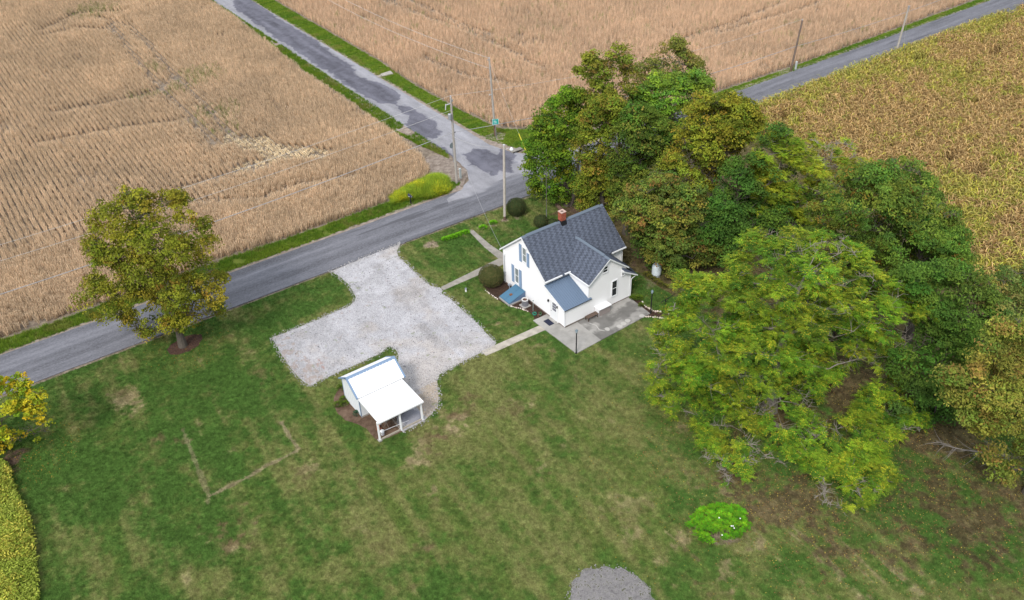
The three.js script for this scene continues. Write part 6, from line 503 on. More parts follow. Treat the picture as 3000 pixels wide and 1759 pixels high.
// ------------------------------------------------------------------ things round the house
{
  const c = thing('cellar_hatch', 'blue sloping cellar hatch with two doors against left house wall', 'cellar hatch', [-1.0, 0, -6.85]);
  const y1 = 0.86, y0 = 0.24, x0 = -0.98, x1 = 0.97, z0 = -0.78, z1 = 0.78;
  bag().hexa([[x0, 0, z1], [x1, 0, z1], [x1, 0, z0], [x0, 0, z0], [x0, y0, z1], [x1, y1, z1], [x1, y1, z0], [x0, y0, z0]]).build('frame', BLUE, c);
  bag().box(x0 - 0.09, 0, z0 - 0.08, x0, 0.16, z1 + 0.09).box(x0, 0, z1, x1 - 0.05, 0.14, z1 + 0.09).build('kerb', CONC, c);
  const leaf = (a, b) => { const k = bag(); const Y = (x) => y0 + (x - x0) / (x1 - x0) * (y1 - y0); k.hexa([[x0 - 0.03, Y(x0 - 0.03) + 0.001, b], [x1 - 0.02, Y(x1 - 0.02) + 0.001, b], [x1 - 0.02, Y(x1 - 0.02) + 0.001, a], [x0 - 0.03, Y(x0 - 0.03) + 0.001, a], [x0 - 0.03, Y(x0 - 0.03) + 0.045, b], [x1 - 0.02, Y(x1 - 0.02) + 0.045, b], [x1 - 0.02, Y(x1 - 0.02) + 0.045, a], [x0 - 0.03, Y(x0 - 0.03) + 0.045, a]]); k.build('hatch_door', mat({ color: rgb(0.060, 0.150, 0.235), roughness: 0.5, bumpMap: rep(TILE.grain, 0.6), bumpScale: 0.002 }), c); };
  leaf(z0 - 0.02, -0.012); leaf(0.012, z1 + 0.02);
  bag().box(-0.32, 0.50, -0.12, -0.06, 0.60, 0.12).build('handle', mat({ color: rgb(0.20, 0.09, 0.05) }), c);

  const a = thing('air_conditioner', 'round grey air conditioner unit on a concrete pad beside blue cellar hatch', 'air conditioner', [-0.77, 0, -5.14]);
  bag().box(-0.42, 0, -0.41, 0.42, 0.09, 0.41).build('pad', CONC, a);
  { const k = bag(); for (let i = 0; i < 40; i++) { const f = i / 40 * 2 * Math.PI, r = 0.31; k.cbox(r * Math.cos(f), 0.40, r * Math.sin(f), 0.016, 0.60, 0.03, new THREE.Matrix4().makeRotationY(-f)); } k.build('fins', mat({ color: rgb(0.30, 0.30, 0.33), metalness: 0.3, roughness: 0.5 }), a); }
  obj('body', lathe([[0, 0.09], [0.29, 0.09], [0.29, 0.70], [0, 0.70]], 20), mat({ color: rgb(0.12, 0.12, 0.14) }), a);
  obj('top_ring', lathe([[0.22, 0.69], [0.33, 0.69], [0.345, 0.74], [0.33, 0.79], [0.22, 0.77], [0.22, 0.69]], 24), mat({ color: rgb(0.55, 0.54, 0.52), roughness: 0.5 }), a);
  { const k = bag(); for (let r = 0.06; r < 0.23; r += 0.045) { const n = 18, P = []; for (let i = 0; i <= n; i++) P.push([r * Math.cos(i / n * 6.2832), 0.775, r * Math.sin(i / n * 6.2832)]); k.tube(P, 0.006, 4, false); } k.build('fan_guard', mat({ color: rgb(0.2, 0.1, 0.06) }), a); }
  { const k = bag(); for (let i = 0; i < 4; i++) k.cbox(0.10 * Math.cos(i * 1.571), 0.72, 0.10 * Math.sin(i * 1.571), 0.18, 0.012, 0.08, new THREE.Matrix4().makeRotationY(-i * 1.571).multiply(new THREE.Matrix4().makeRotationX(0.4))); k.build('fan', mat({ color: rgb(0.16, 0.075, 0.045), roughness: 0.7 }), a); }

  tag(bag().box(-0.94, 0.08, -2.03, -0.30, 0.098, -1.09).build('door_mat', mat({ color: rgb(0.028, 0.032, 0.055), bumpMap: rep(TILE.grain, 0.1), bumpScale: 0.004 })), 'dark rectangular door mat on concrete before the back door', 'door mat');
  const hs = thing('garden_hose', 'coiled green garden hose on the mulch beside the back walk', 'hose', [-0.89, 0.02, -3.45]);
  { const P = []; for (let i = 0; i <= 90; i++) { const f = i / 90 * 6.2832 * 5; P.push([(0.17 + 0.03 * Math.sin(i)) * Math.cos(f), 0.03 + i / 90 * 0.12, 0.2 * Math.sin(f)]); } bag().tube(P, 0.02, 5).build('coil', mat({ color: rgb(0.02, 0.20, 0.13), roughness: 0.5 }), hs); }
  const pot = (x, z, r, h, col, nm, l, plant) => { const p = thing(nm, l, 'plant pot', [x, 0.02, z]); obj('pot', lathe([[0, 0], [r * 0.72, 0], [r, h], [r * 1.1, h], [r * 1.1, h * 0.85], [r * 0.95, h * 0.85]], 14), mat({ color: rgb(...col), side: THREE.DoubleSide }), p); obj('potting_soil', new THREE.CircleGeometry(r * 0.95, 14).rotateX(-Math.PI / 2).translate(0, h * 0.86, 0), mat({ color: rgb(0.04, 0.03, 0.02) }), p); if (plant) { const k = bag(), q = rng(5); for (let i = 0; i < 26; i++) { const f = q() * 6.28, l2 = r * (0.6 + q()); k.quad([0, h * 0.9, 0], [0.03 * Math.sin(f), h * 0.9, -0.03 * Math.cos(f)], [Math.cos(f) * l2, h + 0.08 + q() * 0.1, Math.sin(f) * l2], [Math.cos(f) * l2 * 0.8, h + 0.12, Math.sin(f) * l2 * 0.7]); } k.build('leaves', mat({ color: rgb(0.06, 0.13, 0.05), side: THREE.DoubleSide }), p); } return p; };
  pot(-0.55, -3.0, 0.14, 0.22, [0.16, 0.25, 0.16], 'plant_pot', 'greenish round plant pot at the lean-to wall by the back walk', true);
  pot(-0.80, -2.98, 0.10, 0.14, [0.36, 0.2, 0.14], 'plant_pot', 'small terracotta pot beside the coiled hose', false);
  const hk = thing('metal_stake', 'tall thin pale stake standing in the mulch by the lean-to', 'stake', [-0.68, 0, -3.98]); bag().tube([[0, 0, 0], [0.03, 1.25, 0.02]], 0.02, 6).build('rod', mat({ color: rgb(0.35, 0.42, 0.40), roughness: 0.5 }), hk); bag().box(-0.05, 1.22, -0.02, 0.09, 1.27, 0.06).build('cap', mat({ color: rgb(0.35, 0.42, 0.40) }), hk);

  const bn = thing('bench', 'weathered brown plank bench on the patio against white siding', 'bench', [2.95, 0.075, 0.42]);
  for (let i = 0; i < 3; i++) bag().box(-0.68, 0.37, -0.24 + i * 0.162, 0.68, 0.41, -0.24 + i * 0.162 + 0.152).build('plank', mat({ map: rep(TILE.wood, 0.8), color: rgb(0.62, 0.48, 0.42) }), bn);
  for (const x of [-0.58, 0.56]) for (const z of [-0.2, 0.2]) bag().box(x - 0.035, 0, z - 0.035, x + 0.035, 0.37, z + 0.035).build('leg', mat({ map: rep(TILE.wood, 0.5), color: rgb(0.4, 0.3, 0.26) }), bn);
  bag().box(-0.6, 0.28, -0.02, 0.6, 0.35, 0.02).build('stretcher', mat({ map: rep(TILE.wood, 0.5), color: rgb(0.4, 0.3, 0.26) }), bn);

  const bx = thing('patio_box', 'boxy cabinet with white lid on the patio beside the bench', 'storage box', [4.3, 0.075, 0.36]);
  bag().box(-0.70, 0.02, -0.32, 0.70, 0.80, 0.30).build('body', mat({ color: rgb(0.30, 0.26, 0.245), bumpMap: rep(TILE.grain, 0.4), bumpScale: 0.003 }), bx);
  bag().box(-0.712, 0.02, -0.32, -0.702, 0.80, 0.31).build('side_panel', WHITE2, bx);
  bag().box(-0.77, 0.80, -0.34, 0.76, 0.87, 0.42).build('lid', WHITE2, bx);
  bag().box(-0.70, 0, -0.3, 0.7, 0.02, 0.28).build('plinth', DARK, bx);

  // two lamp posts
  const lamp = thing('lamp_post', 'black lamp post at the near corner of the patio, seen full height', 'lamp post', [-1.47, 0.0, 3.50]);
  bag().tube([[0, 0, 0], [0, 0.12, 0]], 0.075, 8).tube([[0, 0.12, 0], [0, 1.1, 0]], 0.055, 8).tube([[0, 1.1, 0], [0, 1.16, 0]], 0.068, 8).tube([[0, 1.16, 0], [0, 2.32, 0]], 0.05, 8).build('post', mat({ color: rgb(0.012, 0.013, 0.018), roughness: 0.4 }), lamp);
  { const l = sub('lantern', lamp); obj('lantern_base', lathe([[0, 2.30], [0.06, 2.30], [0.10, 2.36], [0, 2.36]], 6), DARK, l); obj('lantern_glass', lathe([[0.07, 2.362], [0.12, 2.58], [0, 2.58]], 6), mat({ color: rgb(0.30, 0.38, 0.42), roughness: 0.15 }), l); obj('lantern_cap', lathe([[0.15, 2.575], [0.14, 2.61], [0.05, 2.70], [0.015, 2.76], [0, 2.77]], 6), mat({ color: rgb(0.10, 0.15, 0.18), roughness: 0.35 }), l); }
  const l2 = lamp.clone(); l2.name = numbered('lamp_post'); l2.position.set(7.86, 0, 3.18); l2.userData = { label: 'black lamp post at the far patio corner inside the stone ring', category: 'lamp post', group: 'lamp posts at the patio corners' }; lamp.userData.group = l2.userData.group; scene.add(l2);
  const rl = thing('handrail', 'short black metal handrail standing in the grass near patio bed', 'handrail', [9.6, 0, 3.3]);
  bag().tube([[0, 0, 0], [0.02, 0.9, 0]], 0.05, 6).build('post', DARK, rl); bag().tube([[-0.62, 0.86, 0.02], [0.02, 0.92, 0], [1.05, 1.0, -0.02]], 0.032, 6).build('rail', DARK, rl); bag().tube([[0.02, 0.35, 0], [0.35, 0.93, 0]], 0.02, 5).build('brace', DARK, rl);

  // propane tank
  const tk = thing('propane_tank', 'white upright propane tank on bare ground right of the house', 'propane tank', [12.66, 0, -1.15]);
  const tankM = mat({ color: rgb(0.66, 0.74, 0.78), roughness: 0.4, bumpMap: rep(TILE.grain, 0.5), bumpScale: 0.001 });
  obj('tank_body', lathe([[0, 0.12], [0.30, 0.13], [0.43, 0.20], [0.47, 0.32], [0.47, 1.08], [0.44, 1.25], [0.33, 1.40], [0.2, 1.45], [0, 1.46]], 28), tankM, tk);
  obj('tank_foot', lathe([[0.36, 0], [0.36, 0.16], [0.34, 0.16], [0.34, 0]], 20), tankM, tk);
  obj('valve_collar', lathe([[0.23, 1.42], [0.235, 1.64], [0.20, 1.70], [0, 1.72]], 20), mat({ color: rgb(0.60, 0.68, 0.72), roughness: 0.35 }), tk);
  bag().tube([[0, 1.7, 0], [0, 1.76, 0]], 0.05, 8).build('valve', mat({ color: rgb(0.3, 0.32, 0.33) }), tk);
  bag().tube([[0.05, 1.40, 0.38], [0.2, 0.9, 0.49], [0.05, 0.4, 0.49], [0.0, 0.0, 0.5]], 0.015, 5).build('gas_line', mat({ color: rgb(0.25, 0.27, 0.28) }), tk);

  // standing pipe in the lawn
  const wp = thing('standpipe', 'short white capped pipe standing in the lawn by the path', 'pipe', [-3.98, 0, -10.63]);
  bag().tube([[0, 0, 0], [0, 0.34, 0]], 0.085, 10).build('pipe', WHITE2, wp); bag().tube([[0, 0.34, 0], [0, 0.42, 0]], 0.11, 10).build('cap', mat({ color: rgb(0.2, 0.21, 0.24) }), wp);
  // metal pole on the front lawn
  const an = thing('metal_pole', 'thin tall grey metal pole on the lawn behind the roof', 'pole', [D.ant[0], 0, D.ant[1]]);
  bag().tube([[0, 0, 0], [0, 1.3, 0]], 0.05, 6).build('sleeve', mat({ color: rgb(0.3, 0.3, 0.32), metalness: 0.5, roughness: 0.5 }), an); bag().tube([[0, 1.3, 0], [0, 6.5, 0]], 0.028, 6).build('shaft', mat({ color: rgb(0.16, 0.14, 0.13), roughness: 0.6 }), an);

  // border stones
  const sg = new THREE.IcosahedronGeometry(0.1, 1), r = rng(9), stoneM = [mat({ color: rgb(0.55, 0.47, 0.40) }), mat({ color: rgb(0.46, 0.38, 0.33) }), mat({ color: rgb(0.62, 0.56, 0.50) })];
  const stoneG = [0, 1, 2].map((k) => { const g = sg.clone(), p = g.attributes.position; for (let i = 0; i < p.count; i++) { const f = 0.75 + 0.5 * vn(p.getX(i) * 14 + k * 9, p.getY(i) * 14 + p.getZ(i) * 9, k); p.setXYZ(i, p.getX(i) * f * 1.15, p.getY(i) * f * 0.8, p.getZ(i) * f); } g.computeVertexNormals(); return g; });
  const ring = (L, spacing, label, group, sc) => { const n = L.length - 1; let acc = 0; const tot = L.slice(1).reduce((s, p, i) => s + Math.hypot(p[0] - L[i][0], p[1] - L[i][1]), 0), cnt = Math.floor(tot / spacing); for (let k = 0; k <= cnt; k++) { let d = k * spacing, i = 0; while (i < n - 1) { const q = Math.hypot(L[i + 1][0] - L[i][0], L[i + 1][1] - L[i][1]); if (d <= q) break; d -= q; i++; } const q = Math.hypot(L[i + 1][0] - L[i][0], L[i + 1][1] - L[i][1]), t = Math.min(1, d / q); const m = obj('border_stone', stoneG[Math.floor(r() * 3)], stoneM[Math.floor(r() * 3)]); m.position.set(lerp(L[i][0], L[i + 1][0], t) + (r() - 0.5) * 0.06, 0.05, lerp(L[i][1], L[i + 1][1], t) + (r() - 0.5) * 0.06); m.rotation.y = r() * 6; m.scale.setScalar(sc * (0.75 + 0.5 * r())); tag(m, label, 'stone', group); } };
  ring(D.stonesA, 0.23, 'pale border stone on the house side of the lamp post bed', 'stones on the house side of the lamp post bed', 0.95);
  ring(D.stonesB, 0.22, 'pale border stone on the lawn side of the lamp post bed', 'stones on the lawn side of the lamp post bed', 0.95);
  ring(D.stonesC, 0.24, 'pale border stone edging the mulch before the round bush by the house', 'stones edging the mulch by the round bush', 0.7);
  ring(D.stonesD, 0.20, 'pale border stone edging the mulch beside the air conditioner', 'stones edging the mulch by the air conditioner', 0.8);
}

// ------------------------------------------------------------------ shed
{
  const s = thing('shed', 'small white shed with blue roof trim and open lean-to on posts', 'shed', [-18.8, 0, -0.6]);
  const ox = 18.8, oz = 0.6, X0 = -20.75 + ox, X1 = -16.62 + ox, Z0 = -3.84 + oz, Z1 = -0.87 + oz, zr = (Z0 + Z1) / 2, eh = 2.28, rh = 3.40, k = (rh - eh) / ((Z1 - Z0) / 2 + 0.16);
  const metal = mat({ color: rgb(0.84, 0.85, 0.86), roughness: 0.45 }), trim = mat({ color: rgb(0.17, 0.25, 0.37), roughness: 0.5 });
  const wallM = mat({ color: rgb(0.70, 0.73, 0.74), roughness: 0.6, side: THREE.DoubleSide }), H = (z) => rh - 0.06 - k * Math.abs(z - zr);
  // vertical wall panels on the left end and on the side under the lean-to; plain walls elsewhere
  const NPn = 8; for (let i = 0; i < NPn; i++) { const a = lerp(Z0, Z1, i / NPn) + 0.004, b = lerp(Z0, Z1, (i + 1) / NPn) - 0.004; bag().hexa([[X0, 0.06, b], [X0 + 0.03, 0.06, b], [X0 + 0.03, 0.06, a], [X0, 0.06, a], [X0, H(b), b], [X0 + 0.03, H(b), b], [X0 + 0.03, H(a), a], [X0, H(a), a]]).hexa([[X0 - 0.014, 0.06, a + 0.03], [X0, 0.06, a + 0.03], [X0, 0.06, a], [X0 - 0.014, 0.06, a], [X0 - 0.014, H(a + .03), a + 0.03], [X0, H(a + .03), a + 0.03], [X0, H(a), a], [X0 - 0.014, H(a), a]]).build('wall_panel', wallM, s); }
  for (let i = 0; i < 14; i++) { const a = lerp(X0, X1, i / 14) + 0.003, b = lerp(X0, X1, (i + 1) / 14) - 0.003; bag().box(a, 0.06, Z1 - 0.03, b, eh - 0.05, Z1).box(a, 0.06, Z1, a + 0.03, eh - 0.05, Z1 + 0.012).build('wall_panel', wallM, s); }
  bag().box(X0 + 0.03, 0.06, Z0, X1 - 0.03, eh - 0.05, Z0 + 0.03).build('wall', wallM, s);
  { const b = bag(); b.quad([X1, 0.06, Z0], [X1, 0.06, Z1], [X1, H(Z1), Z1], [X1, H(Z0), Z0]).tri([X1, H(Z0), Z0], [X1, H(Z1), Z1], [X1, rh - 0.06, zr]); b.build('wall', wallM, s); }
  bag().box(X0 + 0.02, -0.02, Z0 + 0.02, X1 - 0.02, 0.10, Z1 - 0.02).build('floor', CONC, s);
  const ex = 0.22, ez = 0.16, roof = (z0, y0, z1, y1, x0, x1, t) => bag().hexa([[x0, y0 - t, z0], [x1, y0 - t, z0], [x1, y1 - t, z1], [x0, y1 - t, z1], [x0, y0, z0], [x1, y0, z0], [x1, y1, z1], [x0, y1, z1]]);
  const seam = (z0, y0, z1, y1, x0, x1, n, part) => { for (let i = 0; i < n; i++) { const a = lerp(x0, x1, i / n) + 0.002, b = lerp(x0, x1, (i + 1) / n) - 0.002; const q = roof(z0, y0, z1, y1, a, b, 0.03); q.hexa([[a, y0 - 0.002, z0], [a + 0.04, y0 - 0.002, z0], [a + 0.04, y1 - 0.002, z1], [a, y1 - 0.002, z1], [a + 0.01, y0 + 0.018, z0], [a + 0.03, y0 + 0.018, z0], [a + 0.03, y1 + 0.018, z1], [a + 0.01, y1 + 0.018, z1]]); q.build('roof_panel', metal, part); } };
  const rp = sub('roof', s); seam(Z1 + ez, eh, zr, rh, X0 - ex, X1 + ex, 15, rp); seam(Z0 - ez, eh, zr, rh, X0 - ex, X1 + ex, 15, rp);
  // blue ridge cap and rake trim
  bag().hexa([[X0 - ex - .02, rh - 0.16, zr + 0.22], [X1 + ex + .02, rh - 0.16, zr + 0.22], [X1 + ex + .02, rh - 0.16, zr - 0.22], [X0 - ex - .02, rh - 0.16, zr - 0.22], [X0 - ex - .02, rh + 0.045, zr + 0.01], [X1 + ex + .02, rh + 0.045, zr + 0.01], [X1 + ex + .02, rh + 0.045, zr - 0.01], [X0 - ex - .02, rh + 0.045, zr - 0.01]]).build('ridge_cap', trim, rp);
  for (const [a, b] of [[X0 - ex - 0.02, X0 - ex + 0.13], [X1 + ex - 0.13, X1 + ex + 0.02]]) for (const z of [Z1 + ez + 0.01, Z0 - ez - 0.01]) roof(z, eh + 0.028, zr, rh + 0.028, a, b, 0.12).build('rake_trim', trim, rp);
  bag().box(X0 - 0.016, 0.06, Z1 - 0.05, X0 + 0.05, eh - 0.1, Z1 + 0.016).box(X0 - 0.016, 0.06, Z0 - 0.016, X0 + 0.05, eh - 0.1, Z0 + 0.05).build('corner_trim', trim, s);
  bag().box(X0 - 0.03, 0, Z1 + 0.02, X1, 0.14, Z1 + 0.09).build('base_board', mat({ map: rep(TILE.wood, 1), color: rgb(1.5, 1.5, 1.5) }), s);
  // lean-to
  const LX0 = -20.83 + ox, LX1 = -16.72 + ox, zl0 = Z1 + 0.10, zl1 = 2.72 + oz, yl0 = 2.14, yl1 = 2.20; const lp = sub('lean_to_roof', s);
  seam(zl1, yl1 - 0.06, zl0, yl0 + 0.02, LX0, LX1, 15, lp);
  bag().box(LX0, yl1 - 0.20, zl1 - 0.05, LX1, yl1 - 0.094, zl1 - 0.004).box(LX0, yl1 - 0.2, zl0, LX0 + 0.05, yl1 - 0.092, zl1 - 0.05).box(LX1 - 0.05, yl1 - 0.2, zl0, LX1, yl1 - 0.092, zl1 - 0.05).build('fascia', metal, lp);
  for (let i = 1; i < 7; i++) { const x = lerp(LX0, LX1, i / 7); bag().box(x - 0.025, yl1 - 0.2, zl0, x + 0.025, yl1 - 0.095, zl1 - 0.05).build('rafter', mat({ map: rep(TILE.wood, 1), color: rgb(1.6, 1.55, 1.45) }), lp); }
  for (const x of [-20.84, -18.87, -16.88]) bag().box(x + ox - 0.065, 0.02, 2.45 + oz - 0.065, x + ox + 0.065, yl1 - 0.205, 2.45 + oz + 0.065).build('post', metal, s);
  bag().box(-20.84 + ox - 0.15, 0, 2.45 + oz - 0.15, -20.84 + ox + 0.15, 0.13, 2.45 + oz + 0.15).build('post_foot', CONC, s);
  bag().box(-20.77 + ox, 0.03, 2.40 + oz, -18.95 + ox, 0.17, 2.50 + oz).box(-18.79 + ox, 0.03, 2.40 + oz, -16.96 + ox, 0.17, 2.50 + oz).build('sill_beam', mat({ map: rep(TILE.wood, 0.8), color: rgb(1.8, 1.75, 1.6) }), s);
  // what stands under the lean-to
  const bk = thing('bucket', 'white plastic bucket under the near left corner of the shed lean-to', 'bucket', [-20.35, 0.02, 2.0]);
  obj('body', lathe([[0, 0], [0.14, 0], [0.165, 0.40], [0.175, 0.40], [0.175, 0.44], [0, 0.44]], 18), mat({ color: rgb(0.8, 0.81, 0.83), roughness: 0.4 }), bk); bag().tube([[-0.17, 0.36, 0], [-0.12, 0.27, 0.13], [0, 0.23, 0.18], [0.12, 0.27, 0.13], [0.17, 0.36, 0]], 0.006, 4).build('handle', DARK, bk);
  const b2 = bk.clone(); b2.name = numbered('bucket'); b2.position.set(-19.95, 0.02, 0.75); b2.scale.setScalar(1.15); b2.userData = { label: 'white bucket deeper under the lean-to beside the terracotta pots', category: 'bucket' }; scene.add(b2);
  const pipe = thing('white_pipe', 'long white plastic pipe lying across the lean-to floor', 'pipe', [-18.7, 0, 1.9]); bag().tube([[-1.45, 0.36, 0.08], [1.75, 0.05, 0.05]], 0.022, 7).build('tube', WHITE2, pipe);
  const wdM = mat({ map: rep(TILE.wood, 0.7), color: rgb(0.95, 0.85, 0.78) });
  const sw = thing('sawhorse', 'weathered grey wooden sawhorse under the lean-to roof', 'sawhorse', [-19.35, 0, 1.35], 0.5); bag().box(-0.5, 0.62, -0.05, 0.5, 0.72, 0.05).build('beam', wdM, sw); for (const x of [-0.4, 0.4]) for (const z of [-1, 1]) bag().tube([[x, 0.64, 0.03 * z], [x * 1.1, 0, 0.28 * z]], 0.035, 4).build('leg', wdM, sw);
  const pl = thing('plank', 'grey weathered plank leaning on the sawhorse', 'plank', [-19.0, 0, 1.5], 0.2); bag().cbox(0, 0.36, 0.1, 0.14, 0.04, 1.4, new THREE.Matrix4().makeRotationX(0.5)).build('board', wdM, pl);
  const tp = (x, z, tilt, l) => { const p = thing('terracotta_pot', l, 'plant pot', [x, 0.1, z]); const g = lathe([[0, 0], [0.09, 0], [0.14, 0.22], [0.16, 0.22], [0.16, 0.27], [0.14, 0.27], [0.08, 0.02], [0, 0.02]], 14); obj('pot', g, mat({ color: rgb(0.36, 0.15, 0.09), side: THREE.DoubleSide }), p); p.rotation.set(tilt, 0, tilt * 0.7); };
  tp(-20.45, 1.45, 0, 'upright terracotta pot at the left end of the lean-to'); tp(-20.1, 1.35, 1.2, 'tipped terracotta pot between the bucket and the sawhorse'); tp(-20.2, 1.05, 0.5, 'leaning terracotta pot behind the tipped one');
  const bl = thing('barrel', 'dark blue barrel in the shade at the back of the lean-to', 'barrel', [-17.75, 0, 0.55]); obj('body', lathe([[0, 0], [0.26, 0], [0.28, 0.25], [0.285, 0.45], [0.28, 0.65], [0.26, 0.9], [0, 0.9]], 20), mat({ color: rgb(0.02, 0.035, 0.10), roughness: 0.4 }), bl); obj('hoop', lathe([[0.284, 0.28], [0.295, 0.3], [0.284, 0.32]], 20), mat({ color: rgb(0.03, 0.04, 0.12) }), bl);
  const mp = tag(obj('gravel_heap', (() => { const g = new THREE.SphereGeometry(0.9, 20, 8, 0, 6.2832, 0, 1.5708); const p = g.attributes.position; for (let i = 0; i < p.count; i++) { const f = 1 + 0.25 * (vn(p.getX(i) * 6, p.getZ(i) * 6, 4) - 0.5); p.setXYZ(i, p.getX(i) * 1.0 * f, p.getY(i) * 0.22 * f, p.getZ(i) * 0.9 * f); } g.computeVertexNormals(); return g; })(), mat({ map: rep(TILE.gravel, 0.3), color: rgb(0.55, 0.57, 0.62), roughness: 1 })), 'low heap of dark gravel under the right half of the lean-to', 'gravel heap', null, 'stuff'); mp.position.set(-17.5, 0.02, 1.55);
}

// ------------------------------------------------------------------ roadside things: poles, wires, signs, mailbox, pedestals
const GREYWOOD = mat({ map: rep(TILE.wood, 0.6, 2), color: rgb(1.75, 1.75, 1.75), roughness: 0.95 }), BROWNWOOD = mat({ map: rep(TILE.wood, 0.6, 2), color: rgb(0.7, 0.52, 0.42), roughness: 0.95 }), STEEL = mat({ color: rgb(0.36, 0.38, 0.41), metalness: 0.4, roughness: 0.45 }), CABLE = mat({ color: rgb(0.33, 0.33, 0.34), roughness: 0.6 }), PALEWIRE = mat({ color: rgb(0.55, 0.54, 0.52), roughness: 0.5, metalness: 0.2 });
const INS = mat({ color: rgb(0.5, 0.5, 0.52), roughness: 0.3 });
function polePart(p, key, r0, r1, m, butt) {
  const [x, z, tx, ty, tz] = D.poles[key], dx = tx - x, dz = tz - z;
  if (butt) { bag().tube([[0, -0.3, 0], [dx * butt, ty * butt, dz * butt]], [r0, lerp(r0, r1, butt)], 12).build('butt', BROWNWOOD, p); bag().tube([[dx * butt, ty * butt, dz * butt], [dx, ty, dz]], [lerp(r0, r1, butt), r1], 12).build('shaft', m, p); }
  else bag().tube([[0, -0.3, 0], [dx, ty, dz]], [r0, r1], 12).build('shaft', m, p);
  return (t) => [dx * t, ty * t, dz * t];
}
{
  const P = (k) => [D.poles[k][0], 0, D.poles[k][1]];
  const p1 = thing('utility_pole', 'grey utility pole with transformer at the field corner by the junction', 'utility pole', P('P1')), a1 = polePart(p1, 'P1', 0.16, 0.12, GREYWOOD), t1 = D.poles.P1[3];
  const at = (f, y) => { const q = f(y); return q; };
  { const [x, y, z] = a1(0.80); obj('transformer', lathe([[0, 0], [0.20, 0], [0.22, 0.04], [0.22, 0.62], [0.20, 0.70], [0.06, 0.76], [0, 0.76]], 18).translate(x - 0.36, y - 0.35, z + 0.10), STEEL, p1); bag().tube([[x - 0.36, y + 0.40, z + 0.1], [x - 0.36, y + 0.60, z + 0.1]], [0.05, 0.03], 8).build('bushing', mat({ color: rgb(0.12, 0.08, 0.07) }), p1); bag().box(x - 0.2, y - 0.1, z, x, y + 0.1, z + 0.06).build('bracket', STEEL, p1); }
  { const [x, y, z] = a1(0.935); bag().box(x - 0.75, y - 0.04, z - 0.05, x - 0.05, y + 0.04, z + 0.05).build('standoff_arm', INS, p1); bag().tube([[x - 0.72, y + 0.12, z], [x - 0.82, y - 0.55, z + 0.05]], 0.055, 8).build('fuse_cutout', INS, p1); }
  { const [x, y, z] = a1(1); bag().tube([[x, y, z], [x, y + 0.22, z]], [0.05, 0.07], 8).build('insulator', INS, p1); bag().cbox(x + 0.05, y - 0.35, z + 0.13, 0.22, 0.22, 0.1).build('cap_band', STEEL, p1); }
  for (const f of [0.86, 0.61]) { const [x, y, z] = a1(f); bag().tube([[x + 0.08, y, z + 0.1], [x + 0.28, y, z + 0.1]], 0.045, 6).build('clamp', DARK, p1); }
  bag().tube([a1(0.62), [0.16, 5.2, 0.25], [0.2, 3.9, 0.22]].map((q) => q), 0.012, 4).build('riser_cable', CABLE, p1);
  const p2 = thing('utility_pole', 'leaning grey utility pole with dark butt behind the green road sign', 'utility pole', P('P2')), a2 = polePart(p2, 'P2', 0.16, 0.11, GREYWOOD, 0.2);
  { const [x, y, z] = a2(1); bag().tube([[x, y, z], [x, y + 0.2, z]], [0.05, 0.07], 8).build('insulator', INS, p2); bag().box(x - 0.3, y - 0.12, z - 0.05, x + 0.05, y - 0.02, z + 0.05).build('bracket', STEEL, p2); const q = a2(0.55); bag().tube([[q[0] - 0.1, q[1], q[2]], [q[0] - 0.42, q[1] + 0.1, q[2]]], [0.03, 0.08], 8).build('clamp', INS, p2); }
  const p3 = thing('utility_pole', 'pale utility pole with a street light on the front lawn', 'utility pole', P('P3')), a3 = polePart(p3, 'P3', 0.155, 0.125, mat({ map: rep(TILE.wood, 0.6, 2), color: rgb(2.3, 2.25, 2.2), roughness: 0.95 }), 0.05);
  { const [x, y, z] = a3(0.93); const lp = sub('street_light', p3); bag().tube([[x + 0.1, y, z], [x + 0.45, y + 0.12, z + 0.03], [x + 0.75, y + 0.02, z + 0.06]], 0.03, 7).build('arm', INS, lp); obj('lamp_head', lathe([[0, 0.12], [0.10, 0.12], [0.14, 0.05], [0.24, -0.10], [0.2, -0.14], [0, -0.14]], 16).translate(x + 0.92, y - 0.03, z + 0.08), mat({ color: rgb(0.72, 0.74, 0.76), roughness: 0.3 }), lp); bag().tube([[a3(1)[0], a3(1)[1], a3(1)[2]], [a3(1)[0], a3(1)[1] + 0.03, a3(1)[2]]], 0.135, 10).build('cap', INS, p3); }
  const p4 = thing('utility_pole', 'dark brown slanting utility pole on the verge beyond the trees', 'utility pole', P('P4')); polePart(p4, 'P4', 0.16, 0.12, mat({ map: rep(TILE.wood, 0.6, 2), color: rgb(0.85, 0.72, 0.66) }), 0.12); bag().tube([[D.poles.P4[2] - D.poles.P4[0], D.poles.P4[3], D.poles.P4[4] - D.poles.P4[1]], [D.poles.P4[2] - D.poles.P4[0], D.poles.P4[3] + 0.2, D.poles.P4[4] - D.poles.P4[1]]], 0.06, 8).build('insulator', INS, p4);
  const p5 = thing('utility_pole', 'tall pale utility pole standing at the corn edge by the far road', 'utility pole', P('P5')); polePart(p5, 'P5', 0.17, 0.12, mat({ map: rep(TILE.wood, 0.6, 2), color: rgb(1.9, 1.9, 1.9) })); { const q = D.poles.P5; bag().box(q[2] - q[0] - 0.12, q[3] - 0.5, q[4] - q[1] - 0.1, q[2] - q[0] + 0.14, q[3] + 0.05, q[4] - q[1] + 0.1).build('cap_bracket', STEEL, p5); }
  for (const p of [p1, p2, p3, p4, p5]) p.userData.group = 'utility poles along the roads';
  // pedestals
  const ped = thing('utility_pedestal', 'pale upright telephone pedestal on bare soil beside the transformer pole', 'utility pedestal', [D.pedZ[0], 0, D.pedZ[1]]);
